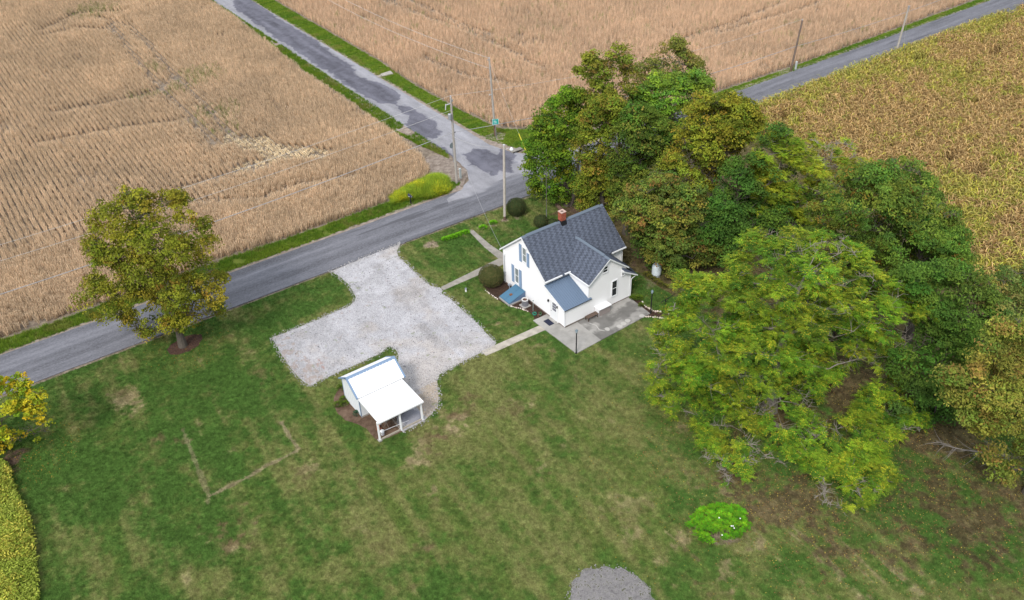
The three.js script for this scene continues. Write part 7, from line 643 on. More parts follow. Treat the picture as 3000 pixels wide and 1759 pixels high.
  bag().box(-0.10, 0, -0.10, 0.10, 1.15, 0.10).build('post', mat({ color: rgb(0.46, 0.51, 0.50), roughness: 0.5 }), ped); bag().box(-0.12, 1.15, -0.12, 0.12, 1.28, 0.12).build('cap', mat({ color: rgb(0.52, 0.56, 0.55) }), ped);
  const pd2 = ped.clone(); pd2.name = numbered('utility_pedestal'); pd2.position.set(D.ped4[0], 0, D.ped4[1]); pd2.userData = { label: 'pale green telephone pedestal beside the brown roadside pole', category: 'utility pedestal', group: 'telephone pedestals' }; ped.userData.group = 'telephone pedestals'; scene.add(pd2);
  // stop sign seen from behind
  const st = thing('stop_sign', 'bare grey back of an octagonal stop sign behind the transformer pole', 'road sign', [D.stop[0] - 0.05, 0, D.stop[1]]);
  bag().box(-0.035, 0, -0.03, 0.035, 2.1, 0.01).build('post', STEEL, st);
  { const c = new THREE.CylinderGeometry(0.40, 0.40, 0.012, 8).rotateY(Math.PI / 8).rotateX(Math.PI / 2).translate(0, 2.25, -0.04); obj('plate', c, mat({ color: rgb(0.20, 0.24, 0.25), roughness: 0.5, metalness: 0.3 }), st); }
  st.rotation.y = 0.0;
  // green sign
  const gs = thing('road_sign', 'small green road sign with white border in front of leaning pole', 'road sign', [D.sign[0], 0, D.sign[1]], -0.5);
  bag().box(-0.03, 0, -0.03, 0.03, 2.75, 0.0).build('post', STEEL, gs);
  bag().box(-0.42, 1.95, 0.002, 0.42, 2.75, 0.012).build('plate', mat({ color: rgb(0.01, 0.30, 0.27), roughness: 0.4 }), gs);
  { const W2 = mat({ color: rgb(0.62, 0.78, 0.76), roughness: 0.4 }), k = bag(); k.box(-0.41, 2.70, 0.013, 0.41, 2.735, 0.016).box(-0.41, 1.965, 0.013, 0.41, 2.0, 0.016).box(-0.41, 2.0, 0.013, -0.375, 2.70, 0.016).box(0.375, 2.0, 0.013, 0.41, 2.70, 0.016); k.build('border', W2, gs); bag().box(-0.2, 2.30, 0.013, 0.16, 2.37, 0.016).box(-0.24, 2.16, 0.013, 0.2, 2.20, 0.016).box(-0.28, 2.45, 0.013, 0.05, 2.50, 0.016).build('lettering', W2, gs); }
  // mailbox
  const mb = thing('mailbox', 'black mailbox on a black post on the far road shoulder', 'mailbox', [D.mail[0], 0, D.mail[1]]);
  bag().box(-0.055, 0, -0.055, 0.055, 1.0, 0.055).build('post', DARK, mb);
  { const g = new THREE.Shape(); g.moveTo(-0.13, 0); g.lineTo(0.13, 0); g.lineTo(0.13, 0.14); g.absarc(0, 0.14, 0.13, 0, Math.PI, false); g.lineTo(-0.13, 0); obj('box', new THREE.ExtrudeGeometry(g, { depth: 0.62, bevelEnabled: true, bevelSize: 0.008, bevelThickness: 0.008, bevelSegments: 1, curveSegments: 8 }).translate(0, 1.0, -0.32), mat({ color: rgb(0.02, 0.026, 0.05), roughness: 0.25 }), mb); }
  bag().box(-0.08, 1.05, 0.312, 0.08, 1.18, 0.318).build('door', mat({ color: rgb(0.25, 0.26, 0.3) }), mb); bag().box(-0.145, 1.03, -0.1, -0.14, 1.12, 0.1).build('plate', WHITE2, mb);
  // yellow guy guards
  const gw = (name, l, x, z, tx, ty, tz, top) => { const g = thing(name, l, 'guy wire', [x, 0, z]); const d = [tx - x, ty, tz - z], L = Math.hypot(...d), u = d.map((v) => v / L), G = 2.6; bag().tube([[0, 0, 0], u.map((v) => v * G)], 0.055, 7).build('guard', mat({ color: rgb(0.62, 0.56, 0.03), roughness: 0.5 }), g); bag().tube([u.map((v) => v * G), d], 0.012, 5).build('wire', PALEWIRE, g); };
  { const [gx, gz] = D.guys.a, q = D.poles.P2, f = 0.95; gw('guy_wire', 'yellow guarded guy wire rising from the verge beside bright green tree', gx, gz, q[0] + (q[2] - q[0]) * f, q[3] * f, q[1] + (q[4] - q[1]) * f); }
  { const q = D.poles.P5, f = 0.95; gw('guy_wire', 'yellow guarded guy wire at the tall pole by the corn', q[0] + 2.0, q[1] + 0.1, q[0] + (q[2] - q[0]) * f, q[3] * f, q[1] + (q[4] - q[1]) * f); }
  // wires
  const wire = (a, b, sag, r, l, m = PALEWIRE) => { const P = []; for (let i = 0; i <= 24; i++) { const t = i / 24; P.push([lerp(a[0], b[0], t), lerp(a[1], b[1], t) - sag * 4 * t * (1 - t), lerp(a[2], b[2], t)]); } return tag(bag().tube(P, r, 5, false).build('overhead_wire', m), l, 'wire'); };
  const q1 = D.poles.P1, T1 = (f) => [q1[0] + (q1[2] - q1[0]) * f, q1[3] * f, q1[1] + (q1[4] - q1[1]) * f], q2 = D.poles.P2, T2 = (f) => [q2[0] + (q2[2] - q2[0]) * f, q2[3] * f, q2[1] + (q2[4] - q2[1]) * f], q4 = D.poles.P4, T4 = (f) => [q4[0] + (q4[2] - q4[0]) * f, q4[3] * f, q4[1] + (q4[4] - q4[1]) * f];
  wire(T1(1.02), [-62, 10.4, -30.1], 0.9, 0.015, 'topmost wire from the transformer pole over the left field');
  wire(T1(0.86), [-62, 9.0, -30.1], 0.9, 0.015, 'middle wire from the transformer pole over the left field');
  wire(T1(0.61), [-62, 5.6, -30.1], 0.9, 0.035, 'thick low cable from the transformer pole over the left field', CABLE);
  wire(T1(1.02), T4(1.02), 1.2, 0.015, 'topmost wire from the transformer pole passing behind the trees');
  wire(T1(0.61), T4(0.5), 1.1, 0.034, 'thick low cable from transformer pole towards the brown pole', CABLE);
  wire(T4(0.5), [132, 3.8, -29.5], 1.0, 0.03, 'cable running on from the brown pole along the far road', CABLE);
  wire(T2(1.01), [18.6, 9.0, -100], 1.2, 0.020, 'upper wire from the leaning pole over the upper field');
  wire(T2(0.88), [18.6, 7.4, -100], 1.2, 0.020, 'lower wire from the leaning pole over the upper field');
  wire(T1(0.56), [D.poles.P3[2], D.poles.P3[3] * 0.98, D.poles.P3[4]], 0.5, 0.012, 'thin wire from the transformer pole to the street light pole');
  wire(T1(0.58), [-0.15, 4.0, -9.7], 0.8, 0.012, 'service wire crossing the road down to the house gable', CABLE);
  // culvert slabs
  const cs = thing('concrete_slab', 'broken pale concrete slab on the verge of the side road', 'concrete slab', [D.culvert[0], 0, D.culvert[1]]); bag().hexa([[-0.9, 0, 0.4], [0.9, 0, 0.6], [1.1, 0, -0.6], [-0.7, 0, -0.5], [-0.9, 0.14, 0.4], [0.9, 0.18, 0.6], [1.1, 0.2, -0.6], [-0.7, 0.16, -0.5]]).build('slab', mat({ map: rep(TILE.concrete, 2), color: rgb(1.0, 0.97, 0.93) }), cs); bag().hexa([[-1.6, 0, 0.3], [-0.95, 0, 0.35], [-0.8, 0, -0.4], [-1.4, 0, -0.3], [-1.6, 0.1, 0.3], [-0.95, 0.12, 0.35], [-0.8, 0.1, -0.4], [-1.4, 0.1, -0.3]]).build('fragment', mat({ map: rep(TILE.concrete, 2), color: rgb(0.9, 0.85, 0.8) }), cs);
  const c3 = thing('concrete_slab', 'grey culvert slab at the junction edge beside bright green tree', 'concrete slab', [D.slabR[0], 0, D.slabR[1]]); bag().box(-0.8, 0, -0.35, 0.8, 0.2, 0.3).build('slab', mat({ map: rep(TILE.concrete, 2), color: rgb(0.7, 0.68, 0.65) }), c3); bag().box(-0.7, -0.02, 0.302, 0.7, 0.13, 0.34).build('dark_mouth_block', DARK, c3);  // black block on the solid slab stands in for a shaded culvert mouth
  // logs
  const lg = (i, j, l) => { const a = D.logs[i], b = D.logs[j], o = thing('cut_log', l, 'log', [a[0], 0, a[1]]); bag().tube([[0, 0.2, 0], [b[0] - a[0], 0.2, b[1] - a[1]]], [0.22, 0.26], 10).build('bark', BROWNWOOD, o); const d = V(b[0] - a[0], 0, b[1] - a[1]).normalize(); bag().tube([[b[0] - a[0] + d.x * 0.003, 0.2, b[1] - a[1] + d.z * 0.003], [b[0] - a[0] + d.x * 0.012, 0.2, b[1] - a[1] + d.z * 0.012]], 0.22, 10).build('cut_end', mat({ color: rgb(0.36, 0.26, 0.17) }), o); o.userData.group = 'cut logs at the foot of the bright green tree'; };
  lg(0, 1, 'pale cut log left of the bright green tree trunk'); lg(2, 3, 'brown cut log right of the bright green tree trunk');
}

// ------------------------------------------------------------------ trees
const LEAF = new THREE.MeshPhysicalMaterial({ vertexColors: true, color: rgb(1, 1, 1), roughness: 0.95, transmission: 0.28, thickness: 0, side: THREE.DoubleSide, specularIntensity: 0.25 });
const BARK = mat({ map: rep(TILE.wood, 0.5, 1.5), color: rgb(0.55, 0.51, 0.47), roughness: 1 }), PALEBARK = mat({ map: rep(TILE.wood, 0.5, 1.5), color: rgb(1.15, 1.1, 1.05), roughness: 1 });
class Leaves {
  constructor() { this.p = []; this.c = []; }
  leaf(x, y, z, n, t, l, w, col, fold = 0.25) { // diamond leaf along t, normal n
    const b = V().crossVectors(n, t).normalize(), p = this.p, c = this.c; const ax = x - t.x * l / 2, ay = y - t.y * l / 2, az = z - t.z * l / 2, ex = x + t.x * l / 2 - n.x * l * 0.12, ey = y + t.y * l / 2 - n.y * l * 0.12, ez = z + t.z * l / 2 - n.z * l * 0.12, f = fold * w * 0.5;
    const lx = x + b.x * w / 2 + n.x * f, ly = y + b.y * w / 2 + n.y * f, lz = z + b.z * w / 2 + n.z * f, rx = x - b.x * w / 2 + n.x * f, ry = y - b.y * w / 2 + n.y * f, rz = z - b.z * w / 2 + n.z * f;
    p.push(ax, ay, az, lx, ly, lz, ex, ey, ez, ax, ay, az, ex, ey, ez, rx, ry, rz); for (let i = 0; i < 6; i++) c.push(col[0], col[1], col[2]);
  }
  geo() { const g = new THREE.BufferGeometry(); g.setAttribute('position', new THREE.Float32BufferAttribute(this.p, 3)); g.setAttribute('color', new THREE.Float32BufferAttribute(this.c, 3)); g.computeVertexNormals(); return g; }
}
// o: palette of leaf colours, clumps per m2 of crown, leaf size, bare share, trunk radius, style
let leafTotal = 0;
function growTree(key, name, label, o) {
  const { base, lobes } = D.trees[key], r = rng(o.seed ?? 5), g = thing(name, label, o.cat ?? 'tree', [base[0], 0, base[1]]); if (o.group) g.userData.group = o.group;
  o.pal = o.pal.map(([a, b, c]) => [a * 1.62, b * 2.0, c * 1.6]);
  const L = new Leaves(), size = o.size ?? 0.21, dens = o.dens ?? 5.2, per = o.per ?? 38;
  const dir = () => { const z = r() * 2 - 1, f = r() * 6.2832, s = Math.sqrt(1 - z * z); return V(s * Math.cos(f), z, s * Math.sin(f)); };
  const cx = lobes.reduce((s, l) => s + l[0], 0) / lobes.length, cy = lobes.reduce((s, l) => s + l[1], 0) / lobes.length, cz = lobes.reduce((s, l) => s + l[2], 0) / lobes.length;
  const tmpN = V(), tmpT = V();
  for (let li = 0; li < lobes.length; li++) {
    const tint = [1 + 0.34 * (r() - 0.5), 1 + 0.16 * (r() - 0.5), 1]; const leafA = o.style === 'frond' ? 13 * 14 * 0.0036 * (o.frond ?? 1) ** 2 : per * size * size * (o.aspect ?? 0.75) * 0.5;
    const [lx, ly, lz, lr] = lobes[li], n = Math.round((o.lai ?? 1.10) * 12.57 * lr * lr / leafA + 3), lobeTone = 0.86 + 0.28 * r(), lobeBare = o.bare && r() < o.bare ? 0.35 : 1, hue = r();
    for (let k = 0; k < n * lobeBare; k++) {
      let d = dir(); if (d.y < -0.35 && r() < 0.55) d = dir();
      const rad = lr * (0.34 + 0.74 * Math.pow(r(), 0.6)) * (r() < 0.10 ? 1.22 : 1), px = lx + d.x * rad, py = ly + d.y * rad * 0.92, pz = lz + d.z * rad; if (py < 0.25) continue;
      const hole = fbm((px - pz * 0.4 + base[0]) * 0.62, (py * 1.2 + pz * 0.8 + base[1]) * 0.62, 2, o.seed ?? 5); if (hole < (o.gap ?? 0.36) + 0.09) continue;
      const out = V(px - cx, (py - cy) * 0.9, pz - cz).normalize(), cl = r(), tone = lobeTone * (0.72 + 0.56 * r());
      let c = cl < 0.5 ? mix(o.pal[0], o.pal[1], r()) : mix(o.pal[1], o.pal[2], r() * 0.8 + hue * 0.2); c = c.map((v, i) => v * tint[i]); if (o.accent && o.style !== 'frond' && r() < o.accentP * (0.4 + 1.2 * hue)) c = mix(c, o.accent, 0.3 + 0.6 * r());
      if (o.style === 'frond') {      // bushy tufts of compound leaves springing from a shoot
        const m = 11 + Math.floor(r() * 5), yl = o.accent ? o.accentP * (r() < 0.35 ? 1.7 : 0.4) : 0; for (let i = 0; i < m; i++) {
          const f = r() * 6.28, ln = (0.40 + 0.38 * r()) * (o.frond ?? 1), hd = V(Math.cos(f), 0.15 + 0.95 * r(), Math.sin(f)).addScaledVector(d, 0.45).normalize(), bx = px + (r() - .5) * 0.35, by = py + (r() - .5) * 0.3, bz = pz + (r() - .5) * 0.35, fr = 0.8 + 0.4 * r();
          for (let q = 1; q <= 7; q++) { const t = q / 7, sx = bx + hd.x * ln * t, sy = by + hd.y * ln * t - 0.40 * ln * t * t, sz = bz + hd.z * ln * t; for (const s of [-1, 1]) { const sd = V(-hd.z * s, -0.2, hd.x * s).addScaledVector(hd, 0.5).normalize(); tmpN.set((r() - 0.5) * 0.7, 1, (r() - 0.5) * 0.7).addScaledVector(hd, 0.35).normalize(); const w = 0.17 * (1 - 0.45 * t) * (o.frond ?? 1), j = tone * fr * (0.82 + 0.36 * r()); L.leaf(sx + sd.x * w * 0.5, sy + sd.y * w * 0.5, sz + sd.z * w * 0.5, tmpN, sd, w, w * 0.42, (r() < yl ? mix(c, o.accent, 0.75) : c).map((v) => v * j), 0.2); } }
        }
      } else {
        const cr = (o.clump ?? 0.60) * (0.5 + 0.8 * r()); for (let i = 0; i < per; i++) {
          const e = dir(); if (e.y < -0.2) e.y *= -0.6; const q = cr * (0.72 + 0.36 * r()); tmpN.copy(e).multiplyScalar(0.8).addScaledVector(out, 0.25).addScaledVector(dir(), 0.55); tmpN.y += 0.35; tmpN.normalize(); tmpT.copy(dir()); tmpT.addScaledVector(tmpN, -tmpT.dot(tmpN)); tmpT.y -= 0.3; tmpT.normalize(); const s = size * (0.65 + 0.6 * r()), j = tone * (0.8 + 0.4 * r()); L.leaf(px + e.x * q, py + e.y * q * 0.75, pz + e.z * q, tmpN, tmpT, s, s * (o.aspect ?? 0.75), [c[0] * j, c[1] * j, c[2] * j]);
        }
      }
    }
  }
  leafTotal += L.p.length / 9;
  // trunk and limbs
  const top = Math.max(...lobes.map((l) => l[1] + l[3])), low = Math.min(...lobes.map((l) => l[1])), tr = o.trunk ?? 0.3, fork = clamp(low * 0.9, 1.2, top * (o.fork ?? 0.35)), B = bag(), lean = o.lean ?? [0, 0];
  const axis = (t) => V(lerp(0, cx * 0.75, t * t) + 0.25 * Math.sin(t * 5 + (o.seed ?? 0)) * t, top * 0.80 * t, lerp(0, cz * 0.75, t * t) + 0.25 * Math.cos(t * 4) * t);
  const M = 9, tp = [], trd = []; for (let i = 0; i <= M; i++) { tp.push(axis(i / M)); trd.push(tr * Math.pow(1 - i / M * 0.93, 0.9) * (i === 0 ? 1.35 : 1)); } tp[0].y = -0.2; B.tube(tp, trd, 9);
  if (o.stems) for (let k = 0; k < o.stems; k++) { const f = k * 2.4 + 1, q = [V(0.35 * Math.cos(f), -0.2, 0.35 * Math.sin(f)), V(0.7 * Math.cos(f), fork * 0.7, 0.7 * Math.sin(f)), V(1.5 * Math.cos(f), top * 0.5, 1.5 * Math.sin(f)), V(2.0 * Math.cos(f), top * 0.72, 2.0 * Math.sin(f))]; B.tube(q, [tr * 0.8, tr * 0.62, tr * 0.35, 0.04], 7); }
  B.build('trunk', o.bark ?? BARK, g);
  // limbs: a few main ones from the trunk, every other lobe hangs on the nearest limb already there
  const W = bag(), nodes = []; for (let i = 2; i <= M; i++) nodes.push([tp[i], trd[i], 0]);
  const order = lobes.map((l) => l).sort((p, q) => Math.hypot(p[0] - cx * 0.5, p[2] - cz * 0.5) + p[1] * 0.3 - Math.hypot(q[0] - cx * 0.5, q[2] - cz * 0.5) - q[1] * 0.3);
  for (const [lx, ly, lz, lr] of order) {
    const e = V(lx, ly - lr * 0.15, lz); let best = null, bd = 1e9; for (const nd of nodes) { if (nd[0].y < fork * 0.6) continue; const d = nd[0].distanceTo(e) * (1 + 0.25 * nd[2]) + Math.max(0, nd[0].y - e.y) * 1.6; if (d < bd) { bd = d; best = nd; } }
    if (!best) best = nodes[0];
    const a = best[0], len = a.distanceTo(e), r0 = Math.min(best[1] * 0.75, 0.03 + 0.022 * len + tr * 0.12), J = 0.10 * len, mid = (t) => a.clone().lerp(e, t).add(V((r() - .5) * J, (r() - .3) * J + 0.06 * len, (r() - .5) * J));
    const P = [a, mid(0.33), mid(0.66), e], Rr = [r0, r0 * 0.8, r0 * 0.6, Math.max(0.02, r0 * 0.4)]; W.tube(P, Rr, 5, false); for (let i = 1; i < 4; i++) nodes.push([P[i], Rr[i], best[2] + 1]);
    const tw = o.twigs ?? 5; for (let k = 0; k < tw; k++) { const d = dir(); d.y = Math.abs(d.y) * 0.8; const q = P[1].clone().lerp(e, r()); W.tube([q, q.clone().addScaledVector(d, lr * 0.55).add(V((r() - .5) * .3, (r() - .5) * .2, (r() - .5) * .3)), q.clone().addScaledVector(d, lr * (0.95 + 0.2 * r()))], [0.022, 0.014, 0.006], 4, false); }
  }
  W.build('branches', o.bark ?? BARK, g);
  const cr = obj('crown', L.geo(), LEAF, g); return g;
}
const wood = 'trees of the small wood behind the house';
growTree('roadMaple', 'maple_tree', 'broad olive maple standing alone in a mulch ring by the road', { seed: 1, pal: [[0.095, 0.092, 0.010], [0.135, 0.118, 0.012], [0.185, 0.142, 0.018]], accent: [0.30, 0.17, 0.03], accentP: 0.06, bare: 0.12, gap: 0.38, dens: 5.0, per: 34, trunk: 0.34, twigs: 9, size: 0.20 });
growTree('yellowTree', 'young_tree', 'yellowing young tree cut by the left edge below the road', { seed: 2, pal: [[0.12, 0.15, 0.012], [0.22, 0.19, 0.015], [0.34, 0.225, 0.015]], accent: [0.56, 0.36, 0.015], accentP: 0.2, bare: 0.25, gap: 0.40, dens: 6, per: 26, trunk: 0.16, twigs: 8, size: 0.21, clump: 0.36 });
growTree('greenTree', 'broadleaf_tree', 'bright green tree at the road corner, leftmost of the wood', { seed: 3, pal: [[0.052, 0.086, 0.009], [0.078, 0.114, 0.010], [0.13, 0.15, 0.012]], accent: [0.25, 0.24, 0.02], accentP: 0.12, gap: 0.32, dens: 6, trunk: 0.36, stems: 1, group: wood, size: 0.22 });
growTree('forkedTree', 'broadleaf_tree', 'tall olive tree with a forked top above the bright green tree', { seed: 4, pal: [[0.075, 0.085, 0.012], [0.11, 0.11, 0.014], [0.16, 0.13, 0.02]], accent: [0.24, 0.14, 0.04], accentP: 0.15, gap: 0.32, dens: 7, trunk: 0.3, fork: 0.5, group: wood, twigs: 7 });
growTree('oliveTree', 'maple_tree', 'olive maple behind the house ridge, right of bright green tree', { seed: 5, pal: [[0.065, 0.085, 0.010], [0.11, 0.115, 0.012], [0.17, 0.14, 0.018]], accent: [0.26, 0.16, 0.03], accentP: 0.15, gap: 0.33, dens: 6.5, trunk: 0.34, group: wood });
growTree('darkTree', 'maple_tree', 'dark green maple in the middle of the wood above the roof', { seed: 6, pal: [[0.038, 0.062, 0.010], [0.06, 0.085, 0.012], [0.12, 0.125, 0.02]], accent: [0.20, 0.15, 0.03], accentP: 0.10, gap: 0.34, dens: 6.5, trunk: 0.34, group: wood });
growTree('greyTree', 'thin_tree', 'half bare greyish tree topmost at the back of the wood', { seed: 7, pal: [[0.085, 0.085, 0.022], [0.13, 0.115, 0.025], [0.17, 0.13, 0.03]], accent: [0.26, 0.17, 0.06], accentP: 0.15, bare: 0.40, gap: 0.33, dens: 5.5, per: 20, trunk: 0.22, twigs: 14, size: 0.2, group: wood, bark: PALEBARK });
growTree('limeTree', 'broadleaf_tree', 'pale green tree in front of the half bare one, near the road', { seed: 8, pal: [[0.07, 0.105, 0.022], [0.11, 0.15, 0.022], [0.18, 0.205, 0.02]], gap: 0.38, dens: 6, trunk: 0.26, group: wood, twigs: 7, bark: PALEBARK });
growTree('amberTree', 'maple_tree', 'large amber-olive maple with its trunk visible, centre of the wood', { seed: 9, pal: [[0.085, 0.10, 0.012], [0.14, 0.125, 0.014], [0.20, 0.155, 0.018]], accent: [0.27, 0.18, 0.025], accentP: 0.14, bare: 0.12, gap: 0.39, dens: 5.6, trunk: 0.38, twigs: 7, group: wood });
growTree('drabTree', 'maple_tree', 'rust-tinged drab maple standing behind the white propane tank', { seed: 10, pal: [[0.06, 0.082, 0.018], [0.10, 0.112, 0.022], [0.16, 0.13, 0.025]], accent: [0.27, 0.13, 0.04], accentP: 0.12, gap: 0.38, dens: 5.8, trunk: 0.3, group: wood });
growTree('deepGreenTree', 'broadleaf_tree', 'deep green tree between the rust-tinged maple and the yellow walnut', { seed: 11, pal: [[0.034, 0.066, 0.012], [0.048, 0.082, 0.014], [0.07, 0.105, 0.016]], gap: 0.36, dens: 6, trunk: 0.3, group: wood });
growTree('thinTree', 'locust_tree', 'sparse yellow-green tree with a pale trunk above the walnut', { seed: 12, pal: [[0.085, 0.12, 0.012], [0.14, 0.17, 0.014], [0.24, 0.22, 0.02]], accent: [0.50, 0.40, 0.03], accentP: 0.15, gap: 0.40, dens: 3.0, style: 'frond', frond: 0.9, trunk: 0.2, twigs: 9, bare: 0.1, group: wood, bark: PALEBARK });
growTree('spindlyTree', 'locust_tree', 'spindly yellow-green tree before the corn, left of the round tree', { seed: 13, pal: [[0.095, 0.13, 0.012], [0.15, 0.175, 0.014], [0.24, 0.21, 0.02]], accent: [0.42, 0.26, 0.02], accentP: 0.18, gap: 0.44, dens: 2.4, style: 'frond', frond: 0.9, trunk: 0.18, twigs: 9, bare: 0.3, group: wood, bark: PALEBARK });
growTree('roundTree', 'ash_tree', 'big rounded green tree in front of the corn field', { seed: 14, pal: [[0.058, 0.092, 0.018], [0.085, 0.118, 0.02], [0.135, 0.135, 0.02]], accent: [0.28, 0.16, 0.03], accentP: 0.07, gap: 0.36, dens: 5.2, trunk: 0.4, aspect: 0.45, size: 0.25, group: wood });
growTree('walnut', 'walnut_tree', 'huge spreading yellow-green walnut over the lawn beside the patio', { seed: 15, pal: [[0.050, 0.088, 0.010], [0.094, 0.138, 0.012], [0.170, 0.186, 0.014]], accent: [0.62, 0.50, 0.04], accentP: 0.11, gap: 0.40, dens: 3.1, style: 'frond', frond: 1.0, lai: 1.1, trunk: 0.55, twigs: 8, bare: 0.12, fork: 0.3, bark: PALEBARK });
growTree('shadowTree', 'broadleaf_tree', 'deep green tree right of the walnut crown', { seed: 16, pal: [[0.040, 0.072, 0.012], [0.055, 0.088, 0.014], [0.085, 0.112, 0.018]], gap: 0.36, dens: 5.5, trunk: 0.3, aspect: 0.5, size: 0.25, group: wood });
growTree('edgeTree', 'broadleaf_tree', 'grey-green tree at the right edge below the corn', { seed: 17, pal: [[0.045, 0.075, 0.018], [0.075, 0.10, 0.024], [0.15, 0.13, 0.04]], accent: [0.24, 0.16, 0.06], accentP: 0.15, gap: 0.37, dens: 5.5, trunk: 0.28, aspect: 0.5, group: wood });
growTree('cornerTree', 'broadleaf_tree', 'rusty olive tree at the right edge with a leaning trunk', { seed: 18, pal: [[0.065, 0.085, 0.016], [0.12, 0.115, 0.02], [0.20, 0.145, 0.035]], accent: [0.30, 0.17, 0.05], accentP: 0.16, gap: 0.38, dens: 5.5, trunk: 0.3, aspect: 0.5, size: 0.22, group: wood });
growTree('fillTreeA', 'broadleaf_tree', 'dark green tree half hidden behind the sparse yellow-green tree', { seed: 22, pal: [[0.036, 0.070, 0.012], [0.05, 0.085, 0.014], [0.08, 0.11, 0.016]], gap: 0.36, trunk: 0.25, group: wood });
growTree('fillTreeB', 'broadleaf_tree', 'olive tree filling the gap between the walnut and the round tree', { seed: 23, pal: [[0.052, 0.078, 0.014], [0.08, 0.10, 0.016], [0.13, 0.12, 0.02]], accent: [0.28, 0.17, 0.03], accentP: 0.12, gap: 0.38, trunk: 0.22, group: wood });
growTree('fillTreeC', 'broadleaf_tree', 'green tree wedged between the amber maple and rust-tinged maple', { seed: 24, pal: [[0.05, 0.078, 0.014], [0.075, 0.10, 0.016], [0.12, 0.12, 0.02]], accent: [0.26, 0.15, 0.03], accentP: 0.1, gap: 0.37, trunk: 0.22, group: wood });
growTree('underShrubA', 'understory_shrub', 'dark low shrub in the shade right of the walnut trunk', { seed: 19, cat: 'shrub', pal: [[0.040, 0.072, 0.014], [0.055, 0.085, 0.016], [0.07, 0.10, 0.018]], dens: 7, trunk: 0.1 });
growTree('underShrubB', 'understory_shrub', 'dark shrubby growth between the walnut and the round tree', { seed: 20, cat: 'shrub', pal: [[0.040, 0.072, 0.014], [0.055, 0.085, 0.016], [0.07, 0.10, 0.018]], dens: 5, trunk: 0.1 });
growTree('underShrubC', 'understory_shrub', 'green undergrowth close to the right end of the house', { seed: 21, cat: 'shrub', pal: [[0.040, 0.072, 0.014], [0.055, 0.085, 0.016], [0.07, 0.10, 0.018]], dens: 5, trunk: 0.1 });
{ // fallen dead limb at the right
  const o = thing('dead_branch', 'bare grey fallen branch lying on the lawn under right edge tree', 'branch', [D.deadBase[0][0], 0, D.deadBase[0][1]]), B = bag(), r = rng(88), bx = D.deadBase[0][0], bz = D.deadBase[0][1], S = D.deadBranch.map(([x, z], i) => V(x - bx, 1.4 - i * 0.22, z - bz));
  B.tube(S, [0.10, 0.08, 0.06, 0.045, 0.02], 7); o.children.length; B.build('limb', PALEBARK, o);
  const T = bag(); for (let k = 0; k < 46; k++) { const t = r() * 3.9, i = Math.floor(t), a = S[i].clone().lerp(S[Math.min(i + 1, 4)], t - i), d = V((r() - .5) * 2, (r() - 0.6) * 0.9, (r() - .5) * 2).addScaledVector(S[4].clone().sub(S[0]).normalize(), 0.9).normalize(), l = 0.6 + 1.5 * r(), m = a.clone().addScaledVector(d, l * 0.5).add(V((r() - .5) * .3, (r() - .5) * .2, (r() - .5) * .3)), e = a.clone().addScaledVector(d, l); m.y = Math.max(0.03, m.y); e.y = Math.max(0.03, e.y); T.tube([a, m, e], [0.03, 0.018, 0.007], 4, false); } T.build('twigs', PALEBARK, o);
}

// ------------------------------------------------------------------ clipped bushes and small plants
function bush(x, z, rx, ry, pal, label, seed) {
  const g = thing('round_bush', label, 'bush', [x, 0, z]), L = new Leaves(), r = rng(seed), n = Math.round(5200 * rx * rx); const dir = () => { const q = r() * 2 - 1, f = r() * 6.2832, s = Math.sqrt(1 - q * q); return V(s * Math.cos(f), q, s * Math.sin(f)); };
  for (let i = 0; i < n; i++) { const d = dir(), k = (0.90 + 0.13 * r()) * (1 + 0.07 * (vn(d.x * 3 + 9, d.y * 3 + d.z * 2, seed) - 0.5)), y = ry * 0.96 + d.y * ry * k; if (y < 0.04) continue; const nn = d.clone().addScaledVector(dir(), 0.7).normalize(), t = dir(); t.addScaledVector(nn, -t.dot(nn)).normalize(); const c = mix(pal[0], pal[1], r()), c2 = r() < 0.10 ? pal[2] : c, j = 0.7 + 0.6 * r(); L.leaf(d.x * rx * k, y, d.z * rx * k, nn, t, 0.075, 0.05, c2.map((v) => v * j)); }
  obj('foliage', L.geo(), LEAF, g);
  obj('core', new THREE.SphereGeometry(0.84, 20, 14).scale(rx, ry, rx).translate(0, ry * 0.96, 0), mat({ color: rgb(...pal[0]) }), g);
  const B = bag(); for (let k = 0; k < 4; k++) B.tube([[0.1 * Math.cos(k * 1.6), -0.1, 0.1 * Math.sin(k * 1.6)], [0.3 * rx * Math.cos(k * 1.6), ry * 0.7, 0.3 * rx * Math.sin(k * 1.6)]], [0.05, 0.03], 5); B.build('stem', BARK, g); return g;
}
const yew = [[0.042, 0.066, 0.022], [0.078, 0.098, 0.032], [0.14, 0.095, 0.04]];
const bg = 'clipped round bushes round the house';
bush(D.bushes[0][0] + 0.1, D.bushes[0][1] - 0.5, 1.12, 1.02, yew, 'clipped dark ball bush beside the street light pole', 301).userData.group = bg;
bush(D.bushes[1][0], D.bushes[1][1] - 0.4, 0.82, 0.70, yew, 'smaller clipped dark bush peeping over the roof left of chimney', 302).userData.group = bg;
bush(D.bushes[2][0] + 0.1, D.bushes[2][1] - 0.55, 1.28, 1.12, [[0.065, 0.078, 0.024], [0.115, 0.125, 0.04], [0.27, 0.18, 0.08]], 'clipped brownish green ball bush at the left house wall', 303).userData.group = bg;
bush(D.bushes[3][0], D.bushes[3][1] - 0.2, 0.62, 0.48, yew, 'lowest clipped bush half hidden behind the roof beside the chimney', 304).userData.group = bg;
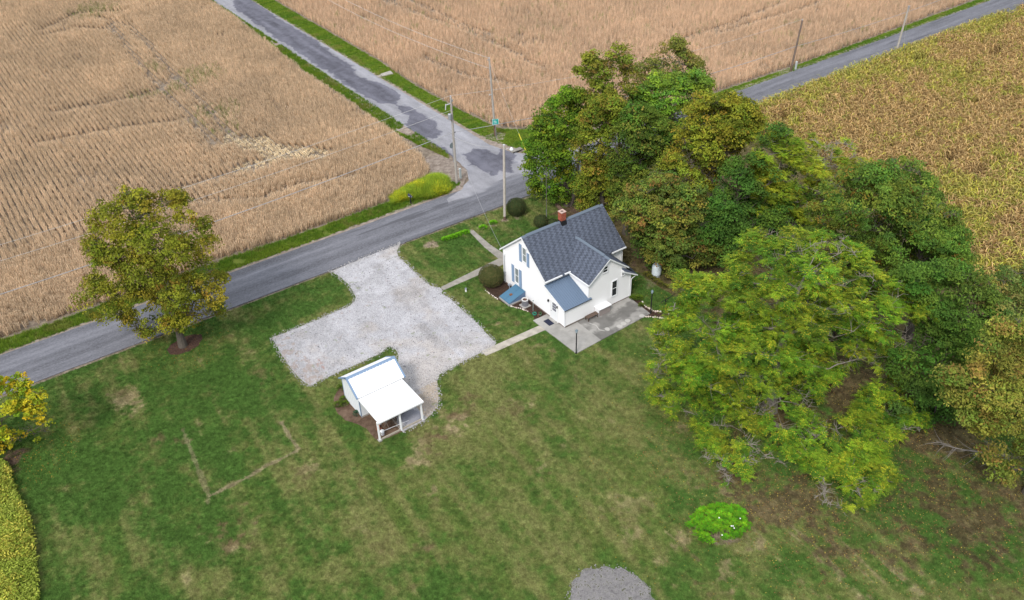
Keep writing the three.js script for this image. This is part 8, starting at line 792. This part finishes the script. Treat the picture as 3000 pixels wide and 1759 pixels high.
// leafy mounds: many lance leaves rising and arching from one crown
function clump(name, label, cat, x, z, w, h, n, pal, seed, group, flower) {
  const g = thing(name, label, cat, [x, 0, z]); if (group) g.userData.group = group; const L = new Leaves(), r = rng(seed);
  for (let i = 0; i < n; i++) { const f = r() * 6.28, q = Math.sqrt(r()), px = Math.cos(f) * q * w, pz = Math.sin(f) * q * w, lean = V(Math.cos(f) * (0.3 + q), 0.9 - 0.5 * q * r(), Math.sin(f) * (0.3 + q)).normalize(), up = V(-lean.x * 0.8, 1, -lean.z * 0.8).normalize(), c = mix(pal[0], pal[1], r()), j = 0.75 + 0.5 * r(); L.leaf(px, h * (1 - q * q * 0.6) * (0.35 + 0.6 * r()), pz, up, lean, 0.16 + 0.16 * r(), 0.075, c.map((v) => v * j)); }
  obj('leaves', L.geo(), LEAF, g); const B = bag(); for (let k = 0; k < 7; k++) { const f = k * 0.9; B.tube([[0.2 * w * Math.cos(f), -0.02, 0.2 * w * Math.sin(f)], [0.6 * w * Math.cos(f), h * 0.6, 0.6 * w * Math.sin(f)]], [0.012, 0.006], 4, false); } B.build('stems', mat({ color: rgb(0.06, 0.10, 0.02) }), g);
  if (flower) for (let k = 0; k < flower; k++) { const f = r() * 6.28, q = 0.8 * Math.sqrt(r()); const fl = obj('flower', new THREE.IcosahedronGeometry(0.055, 0), mat({ color: rgb(0.8, 0.8, 0.76) }), g); fl.position.set(Math.cos(f) * q * w, h * (1 - q * q * 0.6) * 1.0, Math.sin(f) * q * w); }
  return g;
}
D.daylily.forEach(([x, z], i) => i < 6 ? clump('daylily', 'bright green strap-leaved plant in the row along the flower strip', 'plant', x, z, 0.42, 0.34, 150, [[0.11, 0.33, 0.010], [0.20, 0.46, 0.014]], 400 + i, 'plants in the row left of the path head') : clump('daylily', i === 6 ? 'bright green plant just right of the head of the path' : 'bright green plant nearest the foot of the street light pole', 'plant', x, z, 0.48, 0.36, 170, [[0.11, 0.33, 0.010], [0.20, 0.46, 0.014]], 400 + i));
D.hosta.forEach(([x, z], i) => clump('hosta', 'yellowing hosta in the row between house and propane tank', 'plant', x, z, 0.40, 0.30, 90, [[0.05, 0.075, 0.012], [0.20, 0.18, 0.03]], 420 + i, 'hostas in the row by the propane tank'));
D.litePlants.forEach(([x, z], i) => clump('bed_plant', ['low green plant against the house corner by the patio', 'yellow-green plant in the middle of the patio end bed', 'bright plant right of the patio end by the house', 'small green plant inside the stone ring near the house', 'tall leafy plant at the far tip of the stone ring'][i], 'plant', x, z, i > 2 ? 0.28 : 0.38, i === 4 ? 0.8 : 0.42, 110, [[0.06, 0.13, 0.01], [0.16, 0.22, 0.02]], 430 + i));
D.shedPlants.forEach(([x, z], i) => clump('shed_plant', ['green plant at the back corner of the shed', 'yellow-green plant at the outer edge of the shed bed', 'leafy plant close to the shed wall', 'bluish green plant near the front corner of the shed', 'green plant midway along the shed wall'][i], 'plant', x, z, 0.36, 0.42, 90, i === 3 ? [[0.03, 0.09, 0.05], [0.05, 0.12, 0.06]] : [[0.06, 0.12, 0.012], [0.13, 0.18, 0.02]], 440 + i));
{ // the lush green mound in the lower lawn
  const g = thing('leafy_mound', 'lush bright green leafy mound with white flowers in the lower lawn', 'shrub', [-5.75, 0, 24.75]), L = new Leaves(), r = rng(55), spots = []; g.rotation.y = -0.35;
  for (let i = 0; i < 130; i++) { const f = r() * 6.28, q = Math.sqrt(r()); spots.push([2.25 * q * Math.cos(f), 1.15 * (1 - q * q * 0.55) * (0.75 + 0.3 * r()), 1.55 * q * Math.sin(f)]); }
  for (const [x, y, z] of spots) { const tone = 0.75 + 0.5 * r(), c = mix([0.08, 0.27, 0.010], [0.19, 0.42, 0.014], r()); for (let k = 0; k < 60; k++) { const f = r() * 6.28, e = V(Math.cos(f), 0.15 + 0.8 * r(), Math.sin(f)).normalize(), n = V(-e.x * 0.6, 1, -e.z * 0.6).normalize(), q = 0.10 + 0.22 * r(); L.leaf(x + e.x * q, Math.max(0.05, y + e.y * q * 0.6 - q * 0.25), z + e.z * q, n, e, 0.19, 0.07, c.map((v) => v * tone * (0.75 + 0.5 * r()))); } }
  obj('leaves', L.geo(), LEAF, g); const B = bag(); for (const [x, y, z] of spots) B.tube([[x * 0.8, -0.02, z * 0.8], [x, y - 0.05, z]], [0.014, 0.008], 4, false); B.build('stems', mat({ color: rgb(0.05, 0.10, 0.02) }), g);
  for (const [x, y, z] of [[-0.2, 1.15, 0.2], [0.35, 1.0, 1.0], [0.5, 0.9, 1.15], [-0.5, 0.75, 1.35], [1.3, 0.9, 0.5], [0.45, 1.02, 1.05]]) { const f = obj('flower', new THREE.IcosahedronGeometry(0.05, 1), mat({ color: rgb(0.82, 0.82, 0.78) }), g); f.position.set(x, y + 0.1, z); }
}

// ------------------------------------------------------------------ crops and grass, as stuff
const view = (() => { camera.updateMatrixWorld(); camera.updateProjectionMatrix(); const m = new THREE.Matrix4().multiplyMatrices(camera.projectionMatrix, new THREE.Matrix4().copy(camera.matrixWorld).invert()), v = V(); return (x, y, z, pad = 1.06) => { v.set(x, y, z).applyMatrix4(m); return v.z < 1 && Math.abs(v.x) < pad && Math.abs(v.y) < pad; }; })();
function scatter(name, geo, m, list, label, category) {
  const o = new THREE.InstancedMesh(geo, m, list.length), M = new THREE.Matrix4(), Q = new THREE.Quaternion(), E = new THREE.Euler(), S = V(), C = new THREE.Color();
  list.forEach((q, i) => { E.set(q.tx ?? 0, q.t, q.tz ?? 0); Q.setFromEuler(E); S.set(q.s, q.h ?? q.s, q.s); o.setMatrixAt(i, M.compose(V(q.x, q.y ?? 0, q.z), Q, S)); o.setColorAt(i, C.setRGB(...q.c)); });
  o.name = numbered(name); o.castShadow = o.receiveShadow = true; scene.add(o); return tag(o, label, category, null, 'stuff');
}
const PLAIN = new THREE.MeshPhysicalMaterial({ vertexColors: true, color: rgb(1, 1, 1), roughness: 1, side: THREE.DoubleSide, transmission: 0.22, thickness: 0, specularIntensity: 0.2 });
function soyGeo(seed) { // a dry soybean plant: upright stems, each hung with pods
  const r = rng(seed), b = bag();
  for (let i = 0; i < 9; i++) { const f = r() * 6.28, q = 0.02 + 0.10 * r(), x = Math.cos(f) * q, z = Math.sin(f) * q, h = 0.70 + 0.38 * r(), lx = x * (1.5 + r()), lz = z * (1.5 + r()), a = r() * 3.14, w = 0.013, dx = Math.cos(a) * w, dz = Math.sin(a) * w, v = 0.55 + 0.75 * r(); b.color([v, v * (0.95 + 0.05 * r()), v * (0.88 + 0.1 * r())]); b.quad([x - dx, 0, z - dz], [x + dx, 0, z + dz], [lx + dx * 0.5, h, lz + dz * 0.5], [lx - dx * 0.5, h, lz - dz * 0.5]);
    for (let k = 0; k < 6; k++) { const t = 0.25 + 0.75 * k / 6 + 0.08 * r(), px = lerp(x, lx, t), pz = lerp(z, lz, t), py = h * t, g = r() * 6.28, l = 0.075, c = Math.cos(g), s = Math.sin(g); b.tri([px - s * 0.022, py, pz + c * 0.022], [px + s * 0.022, py, pz - c * 0.022], [px + c * l, py - 0.05 + 0.09 * r(), pz + s * l]); } }
  return b.geo();
}
const soy = [];
{
  const r = rng(1234), A = [[-75, -31.8], [-36, -31.2], [-21.4, -31.9], [-14.2, -31.4], [-1.5, -31.6], [1.6, -32.9], [4.6, -33.1], [6.6, -34.7], [7.6, -38.5], [8.3, -48], [8.5, -60], [8.4, -74], [9.6, -95], [10.3, -121], [10, -185], [-75, -185]];
  const B = [[20.2, -185], [20.2, -72], [19.6, -60], [19.9, -47], [20.8, -40.3], [24, -36.8], [30, -33.5], [45, -30.6], [52, -30.2], [65, -29.8], [78, -29.6], [94, -29.9], [135, -30.5], [175, -60], [60, -185]];
  const put = (x, z, P, tracks, left) => {
    if (!view(x, 0.5, z)) return; if (!inPoly(x, z, P)) return;
    let k = 1, pale = 0, green = 0; const n = fbm(x * 0.12, z * 0.12, 4, 500), m = fbm(x * 0.7, z * 0.7, 3, 510);
    for (const L of tracks) { const q = dLine(x, z, L); if (q < 0.5) { if (r() < 0.62) return; k *= 0.5; } else if (q < 1.2) { if (r() < 0.15) return; k *= 0.82; } }
    if (left) { const e = edgeDist(x, z, D.strawPatch) * (inPoly(x, z, D.strawPatch) ? 1 : -1); if (e + (m - 0.5) * 2.6 > 0) { if (r() < 0.45) return; k *= 0.42; pale = 1; } for (const [gx, gz, gr] of D.greenWeedL) { const q = Math.hypot(x - gx, z - gz); if (q < gr * 1.2 && r() < 0.40 * (1.2 - q / gr)) green = 1; } }
    else if (m > 0.70 && r() < 0.30) green = 0.8;
    if (fbm(x * 0.25 + 90, z * 0.25, 3, 520) < 0.27 && r() < 0.5) return;
    const t = 0.80 + 0.34 * n + 0.46 * (r() - 0.5); let c = mix([0.57, 0.43, 0.295], [0.72, 0.56, 0.40], clamp(m + 0.3 * (r() - 0.5))); if (!left) c = mix(c, [0.55, 0.39, 0.27], 0.4); if (pale) c = mix(c, [0.82, 0.70, 0.50], 0.85); if (green) c = mix(c, [0.17, 0.23, 0.05], green * 0.8);
    soy.push({ x, z, y: -0.06, t: r() * 6.28, s: (0.92 + 0.3 * r()) * (pale ? 1.25 : 1), h: k * (0.80 + 0.36 * r()) * (0.85 + 0.35 * n), c: c.map((v) => v * t), tx: pale ? 0.5 * (r() - 0.5) : 0.08 * (r() - 0.5), tz: pale ? 0.5 : 0.06 });
  };
  for (let x = -72; x < 11; x += 0.62) for (let z = -182; z < -44; z += 0.16) put(x + (r() - 0.5) * (dLine(x, z, D.tracksL[0]) < 13 || dLine(x, z, D.tracksL[1]) < 16 ? 0.06 : 0.22 + 0.6 * sm(0.40, 0.62, fbm(x * 0.05, z * 0.05, 3, 540))) + 0.35 * (fbm(z * 0.02, x * 0.02, 2, 530) - 0.5), z + 0.1 * r(), A, D.tracksL, true);
  for (let z = -44; z < -31.2; z += 0.56) for (let x = -72; x < 11; x += 0.16) put(x + 0.1 * r(), z + 0.30 * (r() - 0.5), A, D.tracksL, true);
  for (let x = 20; x < 172; x += 0.60) for (let z = -184; z < -29; z += 0.19) put(x + 0.12 * (r() - 0.5), z + 0.14 * r(), B, D.tracksR, false);
  const L = soy.filter((q) => q.x < 15), Rr = soy.filter((q) => q.x >= 15);
  scatter('soybean_crop', soyGeo(3), PLAIN, L, 'ripe tan soybean crop in rows filling the left field', 'soybean crop');
  scatter('soybean_crop', soyGeo(8), PLAIN, Rr, 'ripe tan soybean crop in the field right of the side road', 'soybean crop');
}
function cornGeo(seed) { // stalk, tassel and arching blades
  const r = rng(seed), b = bag(); b.color([0.9, 0.85, 0.7]).tube([[0, 0, 0], [0.03, 1.9, 0.02]], [0.014, 0.008], 4, false);
  for (let i = 0; i < 11; i++) { const y = 0.45 + i * 0.15, f = (i % 2) * 3.14 + (r() - 0.5) * 1.5, L = 0.62 + 0.25 * r(), c = Math.cos(f), s = Math.sin(f), v = 0.70 + 0.55 * r(), w = 0.042; b.color([v, v, v * 0.95]); const P = [[0, 0], [0.32, 0.22], [0.68, 0.14], [1, -0.28]].map(([t, q]) => [c * L * t, y + q * (0.6 + 0.8 * r()), s * L * t]), Wd = [0.5, 1, 0.85, 0.1].map((k) => k * w); for (let k = 0; k < 3; k++) { const A = P[k], B = P[k + 1]; b.quad([A[0] - s * Wd[k], A[1], A[2] + c * Wd[k]], [A[0] + s * Wd[k], A[1], A[2] - c * Wd[k]], [B[0] + s * Wd[k + 1], B[1], B[2] - c * Wd[k + 1]], [B[0] - s * Wd[k + 1], B[1], B[2] + c * Wd[k + 1]]); } }
  b.color([1.1, 0.95, 0.7]); for (let i = 0; i < 6; i++) { const f = i * 1.05; b.tri([-0.012, 1.88, 0], [0.012, 1.88, 0.01], [0.2 * Math.cos(f), 2.18 + 0.06 * r(), 0.2 * Math.sin(f)]); }
  b.color([0.8, 0.7, 0.5]).tube([[0.03, 0.95, 0.02], [0.11, 1.12, 0.05]], [0.03, 0.015], 5); return b.geo();
}
{
  const r = rng(777), list = [], P = [[45.5, -21.2], [135, -20.9], [135, 30], [52, 30], [36, 24.5], [33.5, 19.5], [39, 14.5], [44.5, 8], [45, -8]];
  for (let z = -21; z < 30; z += 0.74) for (let x = 34; x < 130; x += 0.20) { const X = x + 0.08 * r(), Z = z + 0.08 * (r() - 0.5); if (!view(X, 1.5, Z) || !inPoly(X, Z, P)) continue; const n = fbm(X * 0.10 + 5, Z * 0.10, 4, 600), m = fbm(X * 0.5, Z * 0.5, 3, 610), edge = Math.min(1, edgeDist(X, Z, P) / 5); let gr = sm(0.54, 0.80, n * 0.75 + m * 0.40 + (1 - edge) * 0.18 + sm(8, 26, Z) * 0.22) * 0.85 + 0.12; gr = r() < gr ? 0.4 + 0.6 * r() : 0; let c = mix([0.30, 0.195, 0.085], [0.50, 0.35, 0.16], r()); if (gr) c = mix(c, mix([0.19, 0.25, 0.04], [0.44, 0.41, 0.06], r()), gr); if (fbm(X * 0.2 + 70, Z * 0.55, 3, 630) < 0.24) continue; const t = 0.7 + 0.6 * r(); list.push({ x: X, z: Z, y: -0.06, t: r() * 6.28, s: 0.95 + 0.25 * r(), h: (0.86 + 0.22 * r()) * (0.9 + 0.2 * n), c: c.map((v) => v * t), tx: 0.16 * (r() - 0.5), tz: 0.16 * (r() - 0.5) - 0.05 }); }
  scatter('corn_crop', cornGeo(5), PLAIN, list, 'drying tan and yellow-green corn filling the right hand field', 'corn crop'); console.log('corn', list.length);
}
// grass: tufts of blades
function tuft(seed, n, h, spread, w) { const r = rng(seed), b = bag(); for (let i = 0; i < n; i++) { const f = r() * 6.28, q = spread * Math.sqrt(r()), x = Math.cos(f) * q, z = Math.sin(f) * q, g = r() * 6.28, hh = h * (0.6 + 0.6 * r()), v = 0.7 + 0.6 * r(); b.color([v, v, v]).tri([x - Math.sin(g) * w, 0, z + Math.cos(g) * w], [x + Math.sin(g) * w, 0, z - Math.cos(g) * w], [x + Math.cos(g) * hh * 0.55, hh, z + Math.sin(g) * hh * 0.55]); } return b.geo(); }
{
  const r = rng(4242), list = [], hard = [D.drive, D.pathA, D.pathB, D.walkC, D.bedHouse, D.bedShed, D.treeMulch, D.bedLamp, D.mound, [[-1.7, -2.8], [-1.6, 3.6], [7.8, 3.3], [8.1, 0], [9.6, -2.9], [9.6, -9.7], [0, -9.7]]], hb = hard.map((P) => box2(P));
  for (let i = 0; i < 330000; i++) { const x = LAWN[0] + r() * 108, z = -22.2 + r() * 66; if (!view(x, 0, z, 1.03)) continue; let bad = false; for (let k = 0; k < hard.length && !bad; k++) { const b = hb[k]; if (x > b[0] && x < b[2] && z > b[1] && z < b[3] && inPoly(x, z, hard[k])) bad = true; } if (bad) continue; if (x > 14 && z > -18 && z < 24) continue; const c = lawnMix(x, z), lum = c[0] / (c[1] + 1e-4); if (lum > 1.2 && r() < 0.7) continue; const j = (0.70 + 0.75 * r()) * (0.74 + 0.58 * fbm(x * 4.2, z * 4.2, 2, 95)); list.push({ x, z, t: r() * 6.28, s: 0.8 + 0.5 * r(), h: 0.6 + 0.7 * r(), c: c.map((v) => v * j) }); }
  scatter('lawn_grass', tuft(11, 12, 0.085, 0.16, 0.012), PLAIN, list, 'short mown grass blades covering the lawn', 'grass'); console.log('lawn tufts', list.length);
  const vl = [];
  for (const [k, v] of Object.entries(VERGES)) { const b = box2(v.P), n = Math.min(60000, (b[2] - b[0]) * (b[3] - b[1]) * 34); const tall = k === 'far' ? 1.5 : k === 'sideLeft' ? 1.5 : 0.75; for (let i = 0; i < n; i++) { const x = lerp(b[0], b[2], r()), z = lerp(b[1], b[3], r()); if (!view(x, 0, z, 1.04) || !inPoly(x, z, v.P)) continue; const e = fbm(x * 0.4, z * 0.4, 3, 700), f = fbm(x * 0.12 + 3, z * 1.2, 3, 710); if (e < 0.30 && k !== 'sideRight') continue; let c = mix([0.085, 0.185, 0.014], [0.20, 0.28, 0.026], clamp(f * 1.5 - 0.3 + 0.3 * (r() - 0.5))); if (e > 0.66) c = mix(c, [0.24, 0.22, 0.06], 0.5); const j = 0.8 + 0.5 * r(); vl.push({ x, z, t: r() * 6.28, s: 0.9 + 0.5 * r(), h: tall * (0.6 + 0.9 * r()), c: c.map((q) => q * j) }); } }
  scatter('verge_grass', tuft(12, 12, 0.16, 0.17, 0.016), PLAIN, vl, 'bright green grass growing along both sides of the roads', 'grass'); console.log('verge', vl.length);
  const brush = (seed) => { const q = rng(seed), b = bag(); for (let i = 0; i < 34; i++) { const f = q() * 6.28, e = 0.32 * Math.sqrt(q()), x = Math.cos(f) * e, z = Math.sin(f) * e, y = 0.15 + 0.75 * q() * (1 - e), g = q() * 6.28, l = 0.10 + 0.08 * q(), w = 0.035, v = 0.7 + 0.6 * q(), ty = 0.10 * (q() - 0.3); b.color([v, v, v]).quad([x - Math.sin(g) * w, y, z + Math.cos(g) * w], [x + Math.cos(g) * l * 0.4, y + ty, z + Math.sin(g) * l * 0.4], [x + Math.sin(g) * w, y, z - Math.cos(g) * w], [x - Math.cos(g) * l, y - ty * 0.5, z - Math.sin(g) * l]); } for (let i = 0; i < 6; i++) { const f = i * 1.05, v = 0.8; b.color([v, v * 0.9, v * 0.7]).tri([-0.01, 0, 0], [0.01, 0, 0.005], [0.25 * Math.cos(f), 0.85, 0.25 * Math.sin(f)]); } return b.geo(); };
  const wd = (P, n, hgt, pal, seed, l, geo) => { const q = rng(seed), b = box2(P), o = []; for (let i = 0; i < n; i++) { const x = lerp(b[0], b[2], q()), z = lerp(b[1], b[3], q()); if (!inPoly(x, z, P)) continue; const m = fbm(x * 0.6, z * 0.6, 3, seed), e = clamp(edgeDist(x, z, P) / 1.2), c = mix(pal[0], m > 0.5 && q() < 0.75 ? pal[2] : pal[1], q()), j = 0.75 + 0.5 * q(); o.push({ x, z, t: q() * 6.28, s: 0.8 + 0.6 * q(), h: hgt * (0.55 + 0.45 * e) * (0.30 + 1.0 * q()) * (0.7 + 0.6 * m), c: c.map((v) => v * j) }); } return scatter('tall_weeds', geo, PLAIN, o, l, 'weeds'); };
  wd(D.weedsMail, 9000, 0.95, [[0.14, 0.26, 0.02], [0.34, 0.40, 0.035], [0.78, 0.68, 0.04]], 81, 'yellow flowering tall weeds behind the black mailbox', tuft(13, 16, 0.75, 0.18, 0.022));
  wd(D.weedsCorner, 5500, 1.7, [[0.20, 0.28, 0.03], [0.42, 0.47, 0.08], [0.66, 0.58, 0.10]], 82, 'yellow-green tall weeds filling the bottom left corner', brush(14));
}
{ // loose stones along the edges of the gravel
  const r = rng(3131), list = [], E = [...D.drive, D.drive[0]], M2 = [...D.mound, D.mound[0]];
  for (const [L, n] of [[E, 30], [M2, 20]]) for (let i = 0; i + 1 < L.length; i++) { const [ax, az] = L[i], [bx, bz] = L[i + 1], len = Math.hypot(bx - ax, bz - az); for (let k = 0; k < len * n; k++) { const t = r(), o = (r() + r() - 1) * 0.42, x = lerp(ax, bx, t) - (bz - az) / len * o, z = lerp(az, bz, t) + (bx - ax) / len * o, v = (n < 30 ? 0.12 : 0.24) + 0.20 * r(); list.push({ x, z, y: 0.03, t: r() * 6.28, s: 0.5 + 0.9 * r(), c: [v, v * 0.97, v * 0.96], tx: r(), tz: r() }); } }
  for (let i = 0; i < 4000; i++) { const b = box2(D.drive), x = lerp(b[0], b[2], r()), z = lerp(b[1], b[3], r()); if (!inPoly(x, z, D.drive)) continue; const v = r() < 0.2 ? 0.16 + 0.1 * r() : 0.34 + 0.14 * r(); list.push({ x, z, y: 0.03, t: r() * 6.28, s: 0.5 + 0.9 * r(), c: [v, v * 0.97, v], tx: r(), tz: r() }); }
  const g = new THREE.IcosahedronGeometry(0.045, 0); scatter('scattered_stones', g, mat({ color: rgb(1, 1, 1), roughness: 1 }), list, 'loose stones strewn over the gravel drive and its grassy edges', 'stones');
}
{ // fallen leaves lying on the grass
  const r = rng(6161), list = [];
  for (const [px, pz, R0] of D.leafShadeZone) for (let i = 0; i < R0 * R0 * 13; i++) { const f = r() * 6.28, q = R0 * 1.35 * Math.sqrt(r()), x = px + q * Math.cos(f), z = pz + q * Math.sin(f); if (!view(x, 0, z, 1.03) || (x < 8.2 && z < 4)) continue; const c = r() < 0.28 ? mix([0.36, 0.28, 0.05], [0.50, 0.40, 0.10], r()) : mix([0.20, 0.11, 0.04], [0.34, 0.20, 0.08], r()); list.push({ x, z, y: 0.05 + 0.03 * r(), t: r() * 6.28, s: 0.6 + 0.8 * r(), c, tx: (r() - .5), tz: (r() - .5) }); }
  for (const [cx, cz, n, rr] of [[-29.2, -19.3, 250, 4], [-44.5, -13.6, 500, 4.5], [-5, 22, 300, 9]]) for (let i = 0; i < n; i++) { const f = r() * 6.28, q = rr * Math.sqrt(r()); list.push({ x: cx + q * Math.cos(f), z: Math.max(-22, cz + q * Math.sin(f)), y: 0.05, t: r() * 6.28, s: 0.6 + 0.6 * r(), c: mix([0.45, 0.32, 0.04], [0.25, 0.13, 0.05], r()), tx: (r() - .5), tz: (r() - .5) }); }
  const g = bag().quad([-0.05, 0, 0], [0, 0.01, -0.028], [0.05, 0, 0], [0, 0.01, 0.028]).geo(); scatter('fallen_leaves', g, PLAIN, list, 'yellow and brown fallen leaves on the grass under the trees', 'leaves');
}
console.log('leaf triangles', Math.round(leafTotal), 'soy', soy.length);
renderer.render(scene, camera);
